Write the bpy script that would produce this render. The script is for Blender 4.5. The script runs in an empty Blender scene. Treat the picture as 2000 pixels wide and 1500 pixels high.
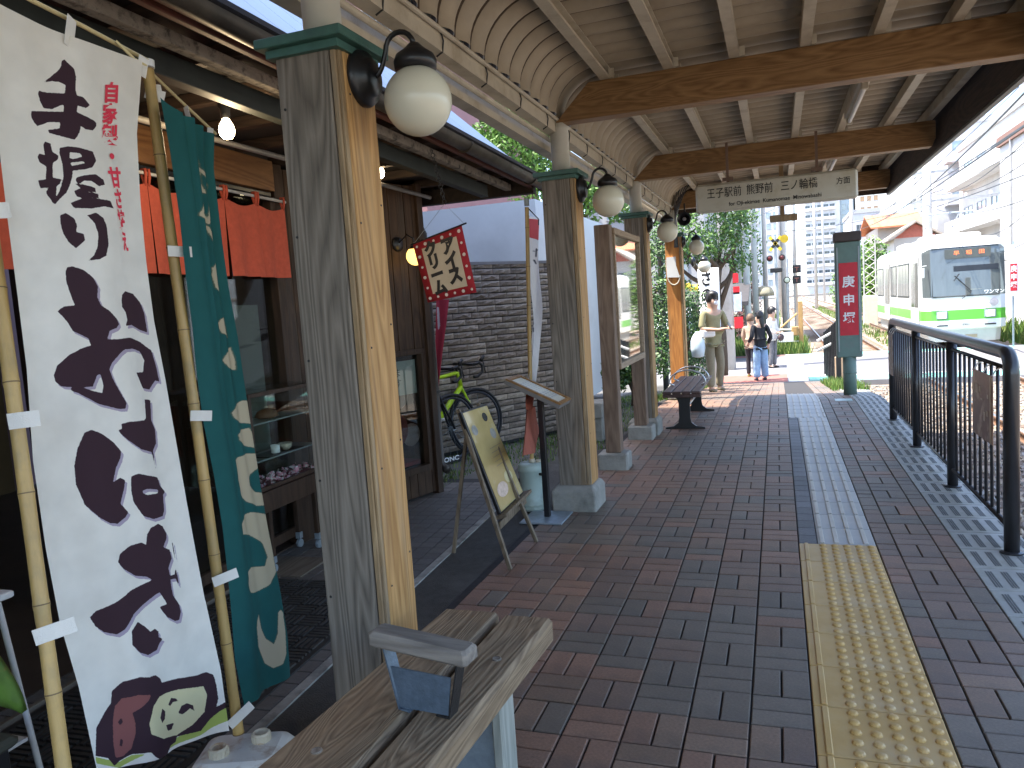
import bpy, math, random
import numpy as np
from mathutils import Vector, Matrix
random.seed(7); np.random.seed(7)
S = bpy.context.scene; COL = S.collection
PI = math.pi
# ------------------------------------------------------------------ camera
RT = Vector((0.9434227, 0.3247952, -0.0667954)); DN = Vector((-0.0304463, -0.1157394, -0.9928129)); FW = Vector((-0.3301917, 0.9386759, -0.0993024))
CAMP = Vector((0, 0, 1.43)); FPX = 1497.8
cd = bpy.data.cameras.new('camera'); cam = bpy.data.objects.new('camera', cd); COL.objects.link(cam)
cd.sensor_width = 36; cd.lens = FPX / 2000 * 36; cd.clip_end = 2000; cd.clip_start = 0.05
up, bk = -DN, -FW
cam.matrix_world = Matrix(((RT.x, up.x, bk.x, CAMP.x), (RT.y, up.y, bk.y, CAMP.y), (RT.z, up.z, bk.z, CAMP.z), (0, 0, 0, 1)))
S.camera = cam
# ------------------------------------------------------------------ world, sun, exposure
SUN_EL = math.radians(68); shadow = Vector((0.92, 0.39, 0)).normalized()
sd = Vector((shadow.x * math.cos(SUN_EL), shadow.y * math.cos(SUN_EL), -math.sin(SUN_EL)))
W = bpy.data.worlds.new('World'); S.world = W; W.use_nodes = True
wn = W.node_tree.nodes; wl = W.node_tree.links
sky = wn.new('ShaderNodeTexSky'); sky.sky_type = 'NISHITA'; sky.sun_disc = False
sky.sun_elevation = SUN_EL; sky.sun_rotation = math.atan2(-shadow.x, -shadow.y) % (2 * PI)
sky.air_density = 0.85; sky.dust_density = 1.6; sky.ozone_density = 1.0
wl.new(sky.outputs[0], wn['Background'].inputs[0]); wn['Background'].inputs[1].default_value = 0.15
sl = bpy.data.lights.new('sun', 'SUN'); sl.energy = 2.7; sl.angle = math.radians(0.5); sl.color = (1, 0.95, 0.86)
so = bpy.data.objects.new('sun', sl); COL.objects.link(so); so.rotation_euler = sd.to_track_quat('-Z', 'Y').to_euler()
S.view_settings.view_transform = 'Standard'; S.view_settings.look = 'None'; S.view_settings.gamma = 1; S.view_settings.use_curve_mapping = False
S.view_settings.exposure = 2.45
S.render.engine = 'CYCLES'; S.cycles.use_denoising = True; S.cycles.max_bounces = 8; S.cycles.diffuse_bounces = 5
S.cycles.sample_clamp_indirect = 6

# ------------------------------------------------------------------ back projection of photo points onto real planes
def ray(x, y): return RT * ((x - 1000) / FPX) + DN * ((y - 750) / FPX) + FW
def onx(x, y, X): d = ray(x, y); return CAMP + d * (X / d.x)
def ony(x, y, Y): d = ray(x, y); return CAMP + d * (Y / d.y)
def onz(x, y, Z=0): d = ray(x, y); return CAMP + d * ((Z - CAMP.z) / d.z)
def onplane(x, y, A, B):                       # vertical plane through ground points A, B
    n = Vector((-(B[1] - A[1]), B[0] - A[0], 0)).normalized(); d = ray(x, y)
    return CAMP + d * (n.dot(Vector((A[0], A[1], CAMP.z)) - CAMP) / n.dot(d))
def atd(x, y, D): return CAMP + ray(x, y) * D

# ------------------------------------------------------------------ materials
MATS = {}
def mat(name, col, rough=0.6, var=0.15, scale=8.0, bump=0.0, metal=0.0, spec=0.5, stretch=(1, 1, 1), rnd=0.0, bscale=None, dirt=None, dscale=1.5, emit=None, estr=1.0, trans=0.0, alpha=1.0, objcol=False, sss=0.0):
    if name in MATS: return MATS[name]
    m = bpy.data.materials.new(name); m.use_nodes = True; nt = m.node_tree; N = nt.nodes; L = nt.links
    b = N['Principled BSDF']; b.inputs['Roughness'].default_value = rough; b.inputs['Metallic'].default_value = metal
    b.inputs['Specular IOR Level'].default_value = spec
    tc = N.new('ShaderNodeTexCoord'); mp = N.new('ShaderNodeMapping'); mp.inputs['Scale'].default_value = stretch
    L.new(tc.outputs['Object'], mp.inputs[0])
    n = N.new('ShaderNodeTexNoise'); n.inputs['Scale'].default_value = scale; n.inputs['Detail'].default_value = 6; n.inputs['Roughness'].default_value = .6
    L.new(mp.outputs[0], n.inputs['Vector'])
    mr = N.new('ShaderNodeMapRange'); mr.inputs[1].default_value = .25; mr.inputs[2].default_value = .75; mr.inputs[3].default_value = 1 - var; mr.inputs[4].default_value = 1 + var
    L.new(n.outputs[0], mr.inputs[0])
    vm = N.new('ShaderNodeVectorMath'); vm.operation = 'SCALE'; vm.inputs[0].default_value = col[:3]; L.new(mr.outputs[0], vm.inputs['Scale'])
    out = vm.outputs[0]
    if rnd or objcol:
        oi = N.new('ShaderNodeObjectInfo')
        if objcol: L.new(oi.outputs['Color'], vm.inputs[0])
        if rnd:
            m2 = N.new('ShaderNodeMapRange'); m2.inputs[3].default_value = 1 - rnd; m2.inputs[4].default_value = 1 + rnd
            L.new(oi.outputs['Random'], m2.inputs[0]); v2 = N.new('ShaderNodeVectorMath'); v2.operation = 'SCALE'; L.new(out, v2.inputs[0]); L.new(m2.outputs[0], v2.inputs['Scale']); out = v2.outputs[0]
    if dirt:
        n2 = N.new('ShaderNodeTexNoise'); n2.inputs['Scale'].default_value = dscale; n2.inputs['Detail'].default_value = 8; n2.inputs['Roughness'].default_value = .65
        L.new(tc.outputs['Object'], n2.inputs['Vector'])
        r2 = N.new('ShaderNodeMapRange'); r2.inputs[1].default_value = .5; r2.inputs[2].default_value = .68; L.new(n2.outputs[0], r2.inputs[0])
        mx = N.new('ShaderNodeMix'); mx.data_type = 'RGBA'; L.new(r2.outputs[0], mx.inputs[0]); L.new(out, mx.inputs[6]); mx.inputs[7].default_value = (*dirt, 1); out = mx.outputs[2]
    L.new(out, b.inputs['Base Color'])
    if bump:
        bn = N.new('ShaderNodeTexNoise'); bn.inputs['Scale'].default_value = bscale or scale * 4; bn.inputs['Detail'].default_value = 4
        L.new(mp.outputs[0], bn.inputs['Vector'])
        bp = N.new('ShaderNodeBump'); bp.inputs['Strength'].default_value = bump; bp.inputs['Distance'].default_value = .01; L.new(bn.outputs[0], bp.inputs['Height']); L.new(bp.outputs[0], b.inputs['Normal'])
    if emit: b.inputs['Emission Color'].default_value = (*emit, 1); b.inputs['Emission Strength'].default_value = estr
    if trans: b.inputs['Transmission Weight'].default_value = trans
    if alpha < 1: b.inputs['Alpha'].default_value = alpha
    MATS[name] = m; return m
def wood(name, c1, c2, axis='z', rough=.7, ring=14.0, st=.12, c3=None, seed=0.0, knot=.5, bump=.25, c3amt=.55):
    if name in MATS: return MATS[name]
    m = bpy.data.materials.new(name); m.use_nodes = True; nt = m.node_tree; N = nt.nodes; L = nt.links
    b = N['Principled BSDF']; b.inputs['Roughness'].default_value = rough; b.inputs['Specular IOR Level'].default_value = .35
    tc = N.new('ShaderNodeTexCoord'); mp = N.new('ShaderNodeMapping'); mp.inputs['Location'].default_value = (seed, seed * .7, seed * 1.3)
    s = {'x': (st, 1, 1), 'y': (1, st, 1), 'z': (1, 1, st)}[axis]; mp.inputs['Scale'].default_value = s
    L.new(tc.outputs['Object'], mp.inputs[0])
    n1 = N.new('ShaderNodeTexNoise'); n1.inputs['Scale'].default_value = 5; n1.inputs['Detail'].default_value = 2; n1.inputs['Distortion'].default_value = knot; L.new(mp.outputs[0], n1.inputs[0])
    mu = N.new('ShaderNodeMath'); mu.operation = 'MULTIPLY'; mu.inputs[1].default_value = ring; L.new(n1.outputs[0], mu.inputs[0])
    fr = N.new('ShaderNodeMath'); fr.operation = 'PINGPONG'; fr.inputs[1].default_value = .5; L.new(mu.outputs[0], fr.inputs[0])
    n2 = N.new('ShaderNodeTexNoise'); n2.inputs['Scale'].default_value = 90; n2.inputs['Detail'].default_value = 3; L.new(mp.outputs[0], n2.inputs[0])
    ad = N.new('ShaderNodeMath'); ad.operation = 'MULTIPLY_ADD'; ad.inputs[1].default_value = 1.25; L.new(fr.outputs[0], ad.inputs[0]); 
    sb = N.new('ShaderNodeMath'); sb.operation = 'MULTIPLY_ADD'; sb.inputs[1].default_value = .9; sb.inputs[2].default_value = -.3; L.new(n2.outputs[0], sb.inputs[0]); L.new(sb.outputs[0], ad.inputs[2])
    mx = N.new('ShaderNodeMix'); mx.data_type = 'RGBA'; L.new(ad.outputs[0], mx.inputs[0]); mx.inputs[6].default_value = (*c1, 1); mx.inputs[7].default_value = (*c2, 1)
    out = mx.outputs[2]
    if c3:
        n3 = N.new('ShaderNodeTexNoise'); n3.inputs['Scale'].default_value = 3.2; n3.inputs['Detail'].default_value = 5; n3.inputs['Roughness'].default_value = .6; L.new(mp.outputs[0], n3.inputs[0])
        r3 = N.new('ShaderNodeMapRange'); r3.inputs[1].default_value = c3amt - .07; r3.inputs[2].default_value = c3amt + .1; L.new(n3.outputs[0], r3.inputs[0])
        m3 = N.new('ShaderNodeMix'); m3.data_type = 'RGBA'; L.new(r3.outputs[0], m3.inputs[0]); L.new(out, m3.inputs[6]); m3.inputs[7].default_value = (*c3, 1); out = m3.outputs[2]
    L.new(out, b.inputs['Base Color'])
    bp = N.new('ShaderNodeBump'); bp.inputs['Strength'].default_value = bump; bp.inputs['Distance'].default_value = .004; L.new(ad.outputs[0], bp.inputs['Height']); L.new(bp.outputs[0], b.inputs['Normal'])
    MATS[name] = m; return m
def inkmat(name, base, layers, rough=.85, fold=None, trans=.25):
    """cloth with flat printed layers: each layer is (attribute, colour); attribute is a signed distance, inside > 0"""
    m = bpy.data.materials.new(name); m.use_nodes = True; nt = m.node_tree; N = nt.nodes; L = nt.links; b = N['Principled BSDF']; b.inputs['Roughness'].default_value = rough; b.inputs['Specular IOR Level'].default_value = .2
    tc = N.new('ShaderNodeTexCoord'); n = N.new('ShaderNodeTexNoise'); n.inputs['Scale'].default_value = 14; n.inputs['Detail'].default_value = 6; L.new(tc.outputs['Object'], n.inputs[0])
    mr = N.new('ShaderNodeMapRange'); mr.inputs[1].default_value = .3; mr.inputs[2].default_value = .7; mr.inputs[3].default_value = .93; mr.inputs[4].default_value = 1.05; L.new(n.outputs[0], mr.inputs[0])
    vm = N.new('ShaderNodeVectorMath'); vm.operation = 'SCALE'; vm.inputs[0].default_value = base; L.new(mr.outputs[0], vm.inputs['Scale']); out = vm.outputs[0]
    for at, c in layers:
        a = N.new('ShaderNodeAttribute'); a.attribute_name = at
        nn = N.new('ShaderNodeTexNoise'); nn.inputs['Scale'].default_value = 160; L.new(tc.outputs['Object'], nn.inputs[0])
        q = N.new('ShaderNodeMath'); q.operation = 'MULTIPLY_ADD'; q.inputs[1].default_value = 2.0; L.new(nn.outputs[0], q.inputs[0]); L.new(a.outputs['Fac'], q.inputs[2])
        r = N.new('ShaderNodeMapRange'); r.inputs[1].default_value = .6; r.inputs[2].default_value = 1.4; L.new(q.outputs[0], r.inputs[0])
        mx = N.new('ShaderNodeMix'); mx.data_type = 'RGBA'; L.new(r.outputs[0], mx.inputs[0]); L.new(out, mx.inputs[6]); mx.inputs[7].default_value = (*c, 1); out = mx.outputs[2]
    L.new(out, b.inputs['Base Color'])
    wv = N.new('ShaderNodeTexNoise'); wv.inputs['Scale'].default_value = 900; L.new(tc.outputs['Object'], wv.inputs[0]); bp = N.new('ShaderNodeBump'); bp.inputs['Strength'].default_value = .15; bp.inputs['Distance'].default_value = .002; L.new(wv.outputs[0], bp.inputs['Height']); L.new(bp.outputs[0], b.inputs['Normal'])
    tr = N.new('ShaderNodeBsdfTranslucent'); L.new(out, tr.inputs[0]); ms = N.new('ShaderNodeMixShader'); ms.inputs[0].default_value = trans
    o = N['Material Output']; L.new(b.outputs[0], ms.inputs[1]); L.new(tr.outputs[0], ms.inputs[2]); L.new(ms.outputs[0], o.inputs[0])
    MATS[name] = m; return m
def glass(name, tint=(1, 1, 1), op=.12, rough=.02):
    """thin window glass: mostly see-through with a mirror reflection"""
    if name in MATS: return MATS[name]
    m = bpy.data.materials.new(name); m.use_nodes = True; nt = m.node_tree; N = nt.nodes; L = nt.links; N.remove(N['Principled BSDF'])
    t = N.new('ShaderNodeBsdfTransparent'); t.inputs[0].default_value = (*tint, 1); g = N.new('ShaderNodeBsdfGlossy'); g.inputs['Roughness'].default_value = rough
    f = N.new('ShaderNodeLayerWeight'); f.inputs[0].default_value = .5; pw_ = N.new('ShaderNodeMath'); pw_.operation = 'POWER'; pw_.inputs[1].default_value = 5; L.new(f.outputs['Facing'], pw_.inputs[0])
    a = N.new('ShaderNodeMath'); a.operation = 'MULTIPLY_ADD'; a.inputs[1].default_value = .8; a.inputs[2].default_value = op; a.use_clamp = True; L.new(pw_.outputs[0], a.inputs[0])
    ms = N.new('ShaderNodeMixShader'); L.new(a.outputs[0], ms.inputs[0]); L.new(t.outputs[0], ms.inputs[1]); L.new(g.outputs[0], ms.inputs[2]); L.new(ms.outputs[0], N['Material Output'].inputs[0])
    MATS[name] = m; return m

# ------------------------------------------------------------------ mesh builder
class MB:
    def __init__(s): s.v = []; s.f = []; s.m = []; s.k = 0
    def add(s, vs, fs, m=None):
        o = len(s.v); s.v += [tuple(v) for v in vs]; s.f += [tuple(i + o for i in f) for f in fs]; s.m += [s.k if m is None else m] * len(fs); return s
    def box(s, x0, x1, y0, y1, z0, z1, M=None, m=None):
        vs = [Vector(p) for p in ((x0, y0, z0), (x1, y0, z0), (x1, y1, z0), (x0, y1, z0), (x0, y0, z1), (x1, y0, z1), (x1, y1, z1), (x0, y1, z1))]
        if M is not None: vs = [M @ v for v in vs]
        return s.add(vs, [(3, 2, 1, 0), (4, 5, 6, 7), (0, 1, 5, 4), (1, 2, 6, 5), (2, 3, 7, 6), (3, 0, 4, 7)], m)
    def cbox(s, x0, x1, y0, y1, z0, z1, c=.006, M=None, m=None):      # box with chamfered vertical and top edges
        prof = lambda i, z: [(x0 + i + (c - i if c > i else 0), y0 + i, z), (x1 - i - c + (0), y0 + i, z), (x1 - i, y0 + i + c, z), (x1 - i, y1 - i - c, z), (x1 - i - c, y1 - i, z), (x0 + i + c, y1 - i, z), (x0 + i, y1 - i - c, z), (x0 + i, y0 + i + c, z)]
        prof = lambda i, z: [(x0 + i + c, y0 + i, z), (x1 - i - c, y0 + i, z), (x1 - i, y0 + i + c, z), (x1 - i, y1 - i - c, z), (x1 - i - c, y1 - i, z), (x0 + i + c, y1 - i, z), (x0 + i, y1 - i - c, z), (x0 + i, y0 + i + c, z)]
        R = [prof(c, z0), prof(0, z0 + c), prof(0, z1 - c), prof(c, z1)]; vs = [Vector(p) for r in R for p in r]
        if M is not None: vs = [M @ v for v in vs]
        fs = [tuple(range(7, -1, -1)), tuple(range(24, 32))]
        for r in range(3): fs += [(r * 8 + i, r * 8 + (i + 1) % 8, r * 8 + 8 + (i + 1) % 8, r * 8 + 8 + i) for i in range(8)]
        return s.add(vs, fs, m)
    def tube(s, pts, r, n=10, m=None, cap=True):
        pts = [Vector(p) for p in pts]; rs = r if isinstance(r, (list, tuple)) else [r] * len(pts); vs = []; fs = []
        t0 = (pts[1] - pts[0]).normalized(); a = Vector((0, 0, 1)) if abs(t0.z) < .9 else Vector((1, 0, 0)); u = t0.cross(a).normalized()
        for i, p in enumerate(pts):
            t = (pts[min(i + 1, len(pts) - 1)] - pts[max(i - 1, 0)]).normalized(); u = (u - t * u.dot(t)).normalized(); w = t.cross(u)
            vs += [p + (u * math.cos(2 * PI * k / n) + w * math.sin(2 * PI * k / n)) * rs[i] for k in range(n)]
        for i in range(len(pts) - 1): fs += [(i * n + k, i * n + (k + 1) % n, (i + 1) * n + (k + 1) % n, (i + 1) * n + k) for k in range(n)]
        if cap: fs += [tuple(range(n - 1, -1, -1)), tuple(range((len(pts) - 1) * n, len(pts) * n))]
        return s.add(vs, fs, m)
    def lathe(s, prof, n=20, M=None, m=None):       # prof: (r,z) list round local z
        vs = [Vector((r * math.cos(2 * PI * k / n), r * math.sin(2 * PI * k / n), z)) for r, z in prof for k in range(n)]
        if M is not None: vs = [M @ v for v in vs]
        fs = [(i * n + k, i * n + (k + 1) % n, (i + 1) * n + (k + 1) % n, (i + 1) * n + k) for i in range(len(prof) - 1) for k in range(n)]
        fs += [tuple(range(n - 1, -1, -1)), tuple(range((len(prof) - 1) * n, len(prof) * n))]
        return s.add(vs, fs, m)
    def ball(s, c, r, n=16, h=10, sc=(1, 1, 1), m=None):
        prof = [(max(1e-4, math.sin(PI * i / h)) * r, -math.cos(PI * i / h) * r) for i in range(h + 1)]
        return s.lathe(prof, n, Matrix.Translation(c) @ Matrix.Diagonal((*sc, 1)), m)
    def torus(s, M, R, r, n=28, k=8, m=None, a0=0, a1=2 * PI):
        full = abs(a1 - a0 - 2 * PI) < 1e-6; cnt = n if full else n + 1; vs = []
        for i in range(cnt):
            a = a0 + (a1 - a0) * i / n
            for j in range(k):
                b = 2 * PI * j / k; vs.append(M @ Vector(((R + r * math.cos(b)) * math.cos(a), (R + r * math.cos(b)) * math.sin(a), r * math.sin(b))))
        fs = [(i * k + j, ((i + 1) % cnt) * k + j, ((i + 1) % cnt) * k + (j + 1) % k, i * k + (j + 1) % k) for i in range(n) for j in range(k)]
        return s.add(vs, fs, m)
    def prism(s, poly, d, m=None):                 # poly: 3D points, d: thickness vector
        n = len(poly); poly = [Vector(p) for p in poly]; d = Vector(d); vs = poly + [p + d for p in poly]
        return s.add(vs, [tuple(range(n)), tuple(range(2 * n - 1, n - 1, -1))] + [(i, i + n, (i + 1) % n + n, (i + 1) % n) for i in range(n)], m)
    def quad(s, a, b, c, d, m=None): return s.add([a, b, c, d], [(0, 1, 2, 3)], m)
    def mesh(s, name, mats, smooth=False):
        me = bpy.data.meshes.new(name); me.from_pydata(s.v, [], s.f)
        for x in (mats if isinstance(mats, (list, tuple)) else [mats]): me.materials.append(x)
        me.polygons.foreach_set('material_index', s.m)
        if smooth: me.polygons.foreach_set('use_smooth', [True] * len(me.polygons))
        me.update(); return me
    def build(s, name, mats, parent=None, smooth=False, world=True, bevel=0, loc=None, rz=0):
        if parent is not None and world and 'mi' in ROOT.get(root_of(parent), {}):
            mi = ROOT[root_of(parent)]['mi']; s.v = [tuple(mi @ Vector(v)) for v in s.v]
        elif parent is None and loc is not None:
            mi = (Matrix.Translation(loc) @ Matrix.Rotation(rz, 4, 'Z')).inverted(); s.v = [tuple(mi @ Vector(v)) for v in s.v]
        me = s.mesh(name, mats, smooth); o = bpy.data.objects.new(name, me); COL.objects.link(o)
        if parent is not None: o.parent = parent
        elif loc is not None: o.location = loc; o.rotation_euler.z = rz; ROOT[o.name] = {'mi': mi}
        else: ROOT[o.name] = {}
        if bevel: b = o.modifiers.new('bevel', 'BEVEL'); b.width = bevel; b.segments = 2; b.limit_method = 'ANGLE'
        if smooth == 'auto': pass
        return o
ROOT = {}
def root_of(o):
    while o.parent is not None: o = o.parent
    return o.name
def tag(o, label=None, cat=None, group=None, kind=None):
    if label: o['label'] = label
    if cat: o['category'] = cat
    if group: o['group'] = group
    if kind: o['kind'] = kind
    return o
def thing(name, label, cat, loc=(0, 0, 0), rz=0, group=None, kind=None):
    o = bpy.data.objects.new(name, None); COL.objects.link(o); o.location = loc; o.rotation_euler.z = rz; o.empty_display_size = .1
    ROOT[o.name] = {'mi': (Matrix.Translation(loc) @ Matrix.Rotation(rz, 4, 'Z')).inverted()}
    return tag(o, label, cat, group, kind)
def part_copy(me, name, parent, loc, rz=0, M=None):
    o = bpy.data.objects.new(name, me); COL.objects.link(o); o.parent = parent
    if M is not None: o.matrix_local = M
    else: o.location = loc; o.rotation_euler.z = rz
    return o
def copy_tree(o, parent=None):
    c = o.copy(); COL.objects.link(c); c.parent = parent
    if parent is None: ROOT[c.name] = dict(ROOT.get(o.name, {}))
    for ch in list(o.children): copy_tree(ch, c)
    return c
# text: outlines from Blender's own built-in font, made once here while the scene is nearly empty
def text_mesh(body, size=1.0, bold=0.0, sx=1.0, vertical=False, pitch=1.05):
    allv = []; allf = []
    for i, ch in enumerate(body if vertical else [body]):
        c = bpy.data.curves.new('t', 'FONT'); c.body = ch; c.size = size; c.offset = bold; c.align_x = 'CENTER'; c.align_y = 'CENTER'; c.resolution_u = 4
        o = bpy.data.objects.new('t', c); COL.objects.link(o); dg = bpy.context.evaluated_depsgraph_get(); dg.update()
        me = bpy.data.meshes.new_from_object(o.evaluated_get(dg)); off = len(allv)
        allv += [(v.co.x * sx, v.co.y - i * pitch * size, 0) for v in me.vertices]; allf += [tuple(k + off for k in p.vertices) for p in me.polygons]
        bpy.data.objects.remove(o); bpy.data.curves.remove(c); bpy.data.meshes.remove(me)
    if vertical:
        h = (len(body) - 1) * pitch * size / 2; allv = [(a, b + h, 0) for a, b, _ in allv]
    return allv, allf
def put_text(mb, tm, O, X, Y, m=None):             # O centre, X / Y unit vectors
    O, X, Y = Vector(O), Vector(X), Vector(Y); return mb.add([O + X * a + Y * b for a, b, _ in tm[0]], tm[1], m)
TX = {
 'j1': text_mesh('王子駅前', .102, .0006, .80), 'j2': text_mesh('熊野前', .102, .0006, .80), 'j3': text_mesh('三ノ輪橋', .102, .0006, .80), 'sign_jp2': text_mesh('方面', .068, .0006, .9), 'sign_en': text_mesh('for Oji-ekimae  Kumanomae  Minowabashi', .052, .0008, .92),
 'kosh': text_mesh('庚申塚', .15, .003, 1.0, True, 1.5), 'ice1': text_mesh('アイス', .10, .006, .85, True, .85), 'ice2': text_mesh('クリーム', .09, .0055, .9, True, .82)}
TX['dai'] = text_mesh('早　稲　田', .17, .001, 1.0); TX['wan'] = text_mesh('ワンマン', .13, .004, 1.0); TX['kana'] = text_mesh('さの', .34, .012, .9, True, 1.0)
TX['kosh2'] = text_mesh('庚申塚', .26, .006, 1.0, True, 1.15); TX['masu'] = text_mesh('ます', .07, 0, 1, True, 1.1); TX['wheel'] = text_mesh('ONC', .06, .002, 1.4)
TX['jika'] = text_mesh('自家製・甘さ控え', .062, .0022, .95, True, 1.0); TX['oi'] = text_mesh('おいしい', .06, .001, .9, True, 1.3); TX['to'] = text_mesh('とーふ', .06, .001, .9, True, 1.3)
TX['menu'] = text_mesh('ランチメニュー 定食 甘味', .03, 0, 1); TX['tram'] = text_mesh('8902', .1, .003, 1); TX['exp'] = text_mesh('足元注意', .05, .001, 1)

# ------------------------------------------------------------------ common materials
M_seam = mat('joint_mortar', (.035, .033, .033), .9, .3, 30)
M_bk = [mat('brick_red_brown', (.23, .13, .085), .5, .3, 90, .3, rnd=.14, dirt=(.125, .08, .06), dscale=2.2), mat('brick_brown', (.195, .127, .085), .5, .3, 90, .3, rnd=.14, dirt=(.12, .088, .066), dscale=2.0), mat('brick_grey', (.155, .125, .095), .5, .28, 90, .3, rnd=.12, dirt=(.10, .083, .068), dscale=2.0), mat('brick_plum', (.178, .118, .085), .5, .28, 90, .3, rnd=.12, dirt=(.11, .08, .065), dscale=2.0)]
M_conc = mat('weathered_concrete', (.30, .29, .25), .9, .25, 5, .5, dirt=(.17, .165, .14), dscale=3, bscale=40)
M_dark = mat('dark_asphalt', (.05, .046, .04), .9, .3, 20, .5, bscale=150, dirt=(.08, .078, .07), dscale=2)
M_black = mat('black_paint', (.012, .012, .013), .35, .2, 6)
M_blackm = mat('black_cast_iron', (.02, .019, .018), .45, .3, 30, .15)
M_dw = wood('dark_stained_wood', (.030, .017, .010), (.065, .036, .02), 'z', .6, 10)
M_dwx = wood('dark_stained_beam', (.022, .016, .012), (.045, .03, .02), 'y', .6, 10)
M_greyw = wood('weathered_grey_wood', (.135, .115, .092), (.30, .255, .205), 'z', .8, 16, c3=(.20, .135, .075), c3amt=.60)
M_orw = wood('golden_orange_wood', (.33, .165, .05), (.62, .37, .15), 'z', .6, 18, c3=(.30, .245, .19), c3amt=.62, seed=3)
M_trimw = wood('trim_wood', (.22, .14, .065), (.40, .28, .15), 'z', .7, 14, c3=(.2, .17, .13), seed=8)
M_beam = wood('varnished_beam_wood', (.17, .085, .028), (.33, .185, .075), 'x', .55, 17, seed=5, knot=1.2)
M_bench = wood('bench_weathered_wood', (.12, .082, .05), (.34, .25, .155), 'y', .75, 20, c3=(.20, .13, .075), c3amt=.56, seed=2, knot=1.5, bump=.5)
M_cream = mat('cream_painted_steel', (.50, .445, .34), .55, .1, 6, .05, dirt=(.36, .30, .21), dscale=4)
M_roofs = mat('cream_roof_sheet', (.37, .31, .22), .6, .14, 5, .05, dirt=(.27, .22, .155), dscale=1.2)
M_teal = mat('green_copper_paint', (.045, .115, .09), .5, .3, 12, .1)
M_galv = mat('galvanised_steel', (.30, .36, .40), .5, .2, 25, .1, metal=.5)
M_white = mat('white_paint', (.78, .78, .76), .5, .06, 4)
M_grass = mat('grass_blades', (.085, .15, .03), .8, .4, 6, spec=.2)
M_leafs = [mat('leaf_mid_green', (.075, .16, .025), .5, .4, 3, spec=.4), mat('leaf_bright_green', (.12, .22, .035), .5, .4, 3, spec=.4), mat('leaf_dark_green', (.035, .085, .02), .55, .4, 3, spec=.4)]
M_trunk = mat('tree_bark', (.10, .07, .045), .9, .4, 12, .8, stretch=(1, 1, .3))
M_ballast = mat('ballast_stone', (.26, .205, .155), .9, .45, 9, .6, bscale=60)
M_rust = mat('rusty_rail_steel', (.19, .105, .06), .6, .4, 20, .2); M_shine = mat('polished_rail_top', (.55, .52, .48), .25, .1, 5, metal=.9)
# ================================================================== SETTING
GZ = -0.80; RD = -0.62
def zr(y): return 0.0 if y < 10.5 else max(RD, -(y - 10.5) * 0.08)
g = MB(); g.quad((-400, -200, GZ), (400, -200, GZ), (400, 700, GZ), (-400, 700, GZ))
tag(g.build('ground', mat('dry_ground', (.16, .145, .12), .95, .3, 1.2, .4, dirt=(.14, .12, .085), dscale=.6)), 'pale dusty ground around the platform and tracks', kind='structure')
# land to the left of the platform (shop side), level then falling to the road
g = MB(); ys = [-4, 3.0, 6.2, 10.5, 18.25, 26]; 
for i in range(len(ys) - 1):
    a, b = ys[i], ys[i + 1]; g.box(-30, -1.58, a, b, GZ - .2, -.012)
    for k in range(8):
        if g.v[-8 + k][2] > -.5: x, y, z = g.v[-8 + k]; g.v[-8 + k] = (x, y, zr(y) - .012)
tag(g.build('pavement', mat('side_asphalt', (.13, .125, .115), .95, .3, 4, .5, bscale=90, dirt=(.09, .088, .08), dscale=1)), 'grey asphalt forecourt beside the shop', kind='structure')
# platform body
plat = MB()
ys = [-4, 10.5, 17.2]
for i in range(2):
    a, b = ys[i], ys[i + 1]; x0, x1 = -1.579, 1.22
    za, zb = zr(a) - .011, zr(b) - .011
    vs = [(x0, a, GZ), (x1, a, GZ), (x1, b, GZ), (x0, b, GZ), (x0, a, za), (x1, a, za), (x1, b, zb), (x0, b, zb)]
    plat.add(vs, [(4, 5, 6, 7), (0, 1, 5, 4), (1, 2, 6, 5), (2, 3, 7, 6), (3, 0, 4, 7)])
platform = tag(plat.build('platform', M_seam), 'brick paved tram platform with tactile strip', kind='structure')
def brick_mesh(w, l, m, h=.03, c=.003, gap=.0035):
    b = MB(); x, y = w / 2 - gap, l / 2 - gap
    b.add([(-x, -y, -h), (x, -y, -h), (x, y, -h), (-x, y, -h), (-x, -y, -c), (x, -y, -c), (x, y, -c), (-x, y, -c), (-x + c, -y + c, 0), (x - c, -y + c, 0), (x - c, y - c, 0), (-x + c, y - c, 0)],
          [(0, 1, 5, 4), (1, 2, 6, 5), (2, 3, 7, 6), (3, 0, 4, 7), (4, 5, 9, 8), (5, 6, 10, 9), (6, 7, 11, 10), (7, 4, 8, 11), (8, 9, 10, 11)])
    return b.mesh('brick', m)
BM = {(s, k): brick_mesh(s[0], s[1], M_bk[k]) for s in ((.2, .1), (.1, .2), (.1, .1)) for k in range(4)}
bricks = []
cols = [(-1.53 + .2 * i, .2) for i in range(7)] + [(-.13, .2), (.47, .1), (.57, .2), (.77, .1)]
def pick(x, y):
    v = math.sin(x * 2.3 + y * 1.7) + math.sin(y * 2.9 - x * 1.1 + 2) + random.uniform(-1.5, 1.5) - .9 * (x + .5)
    return 0 if v > 1.0 else 1 if v > .2 else 3 if v > -.9 else 2
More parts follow.
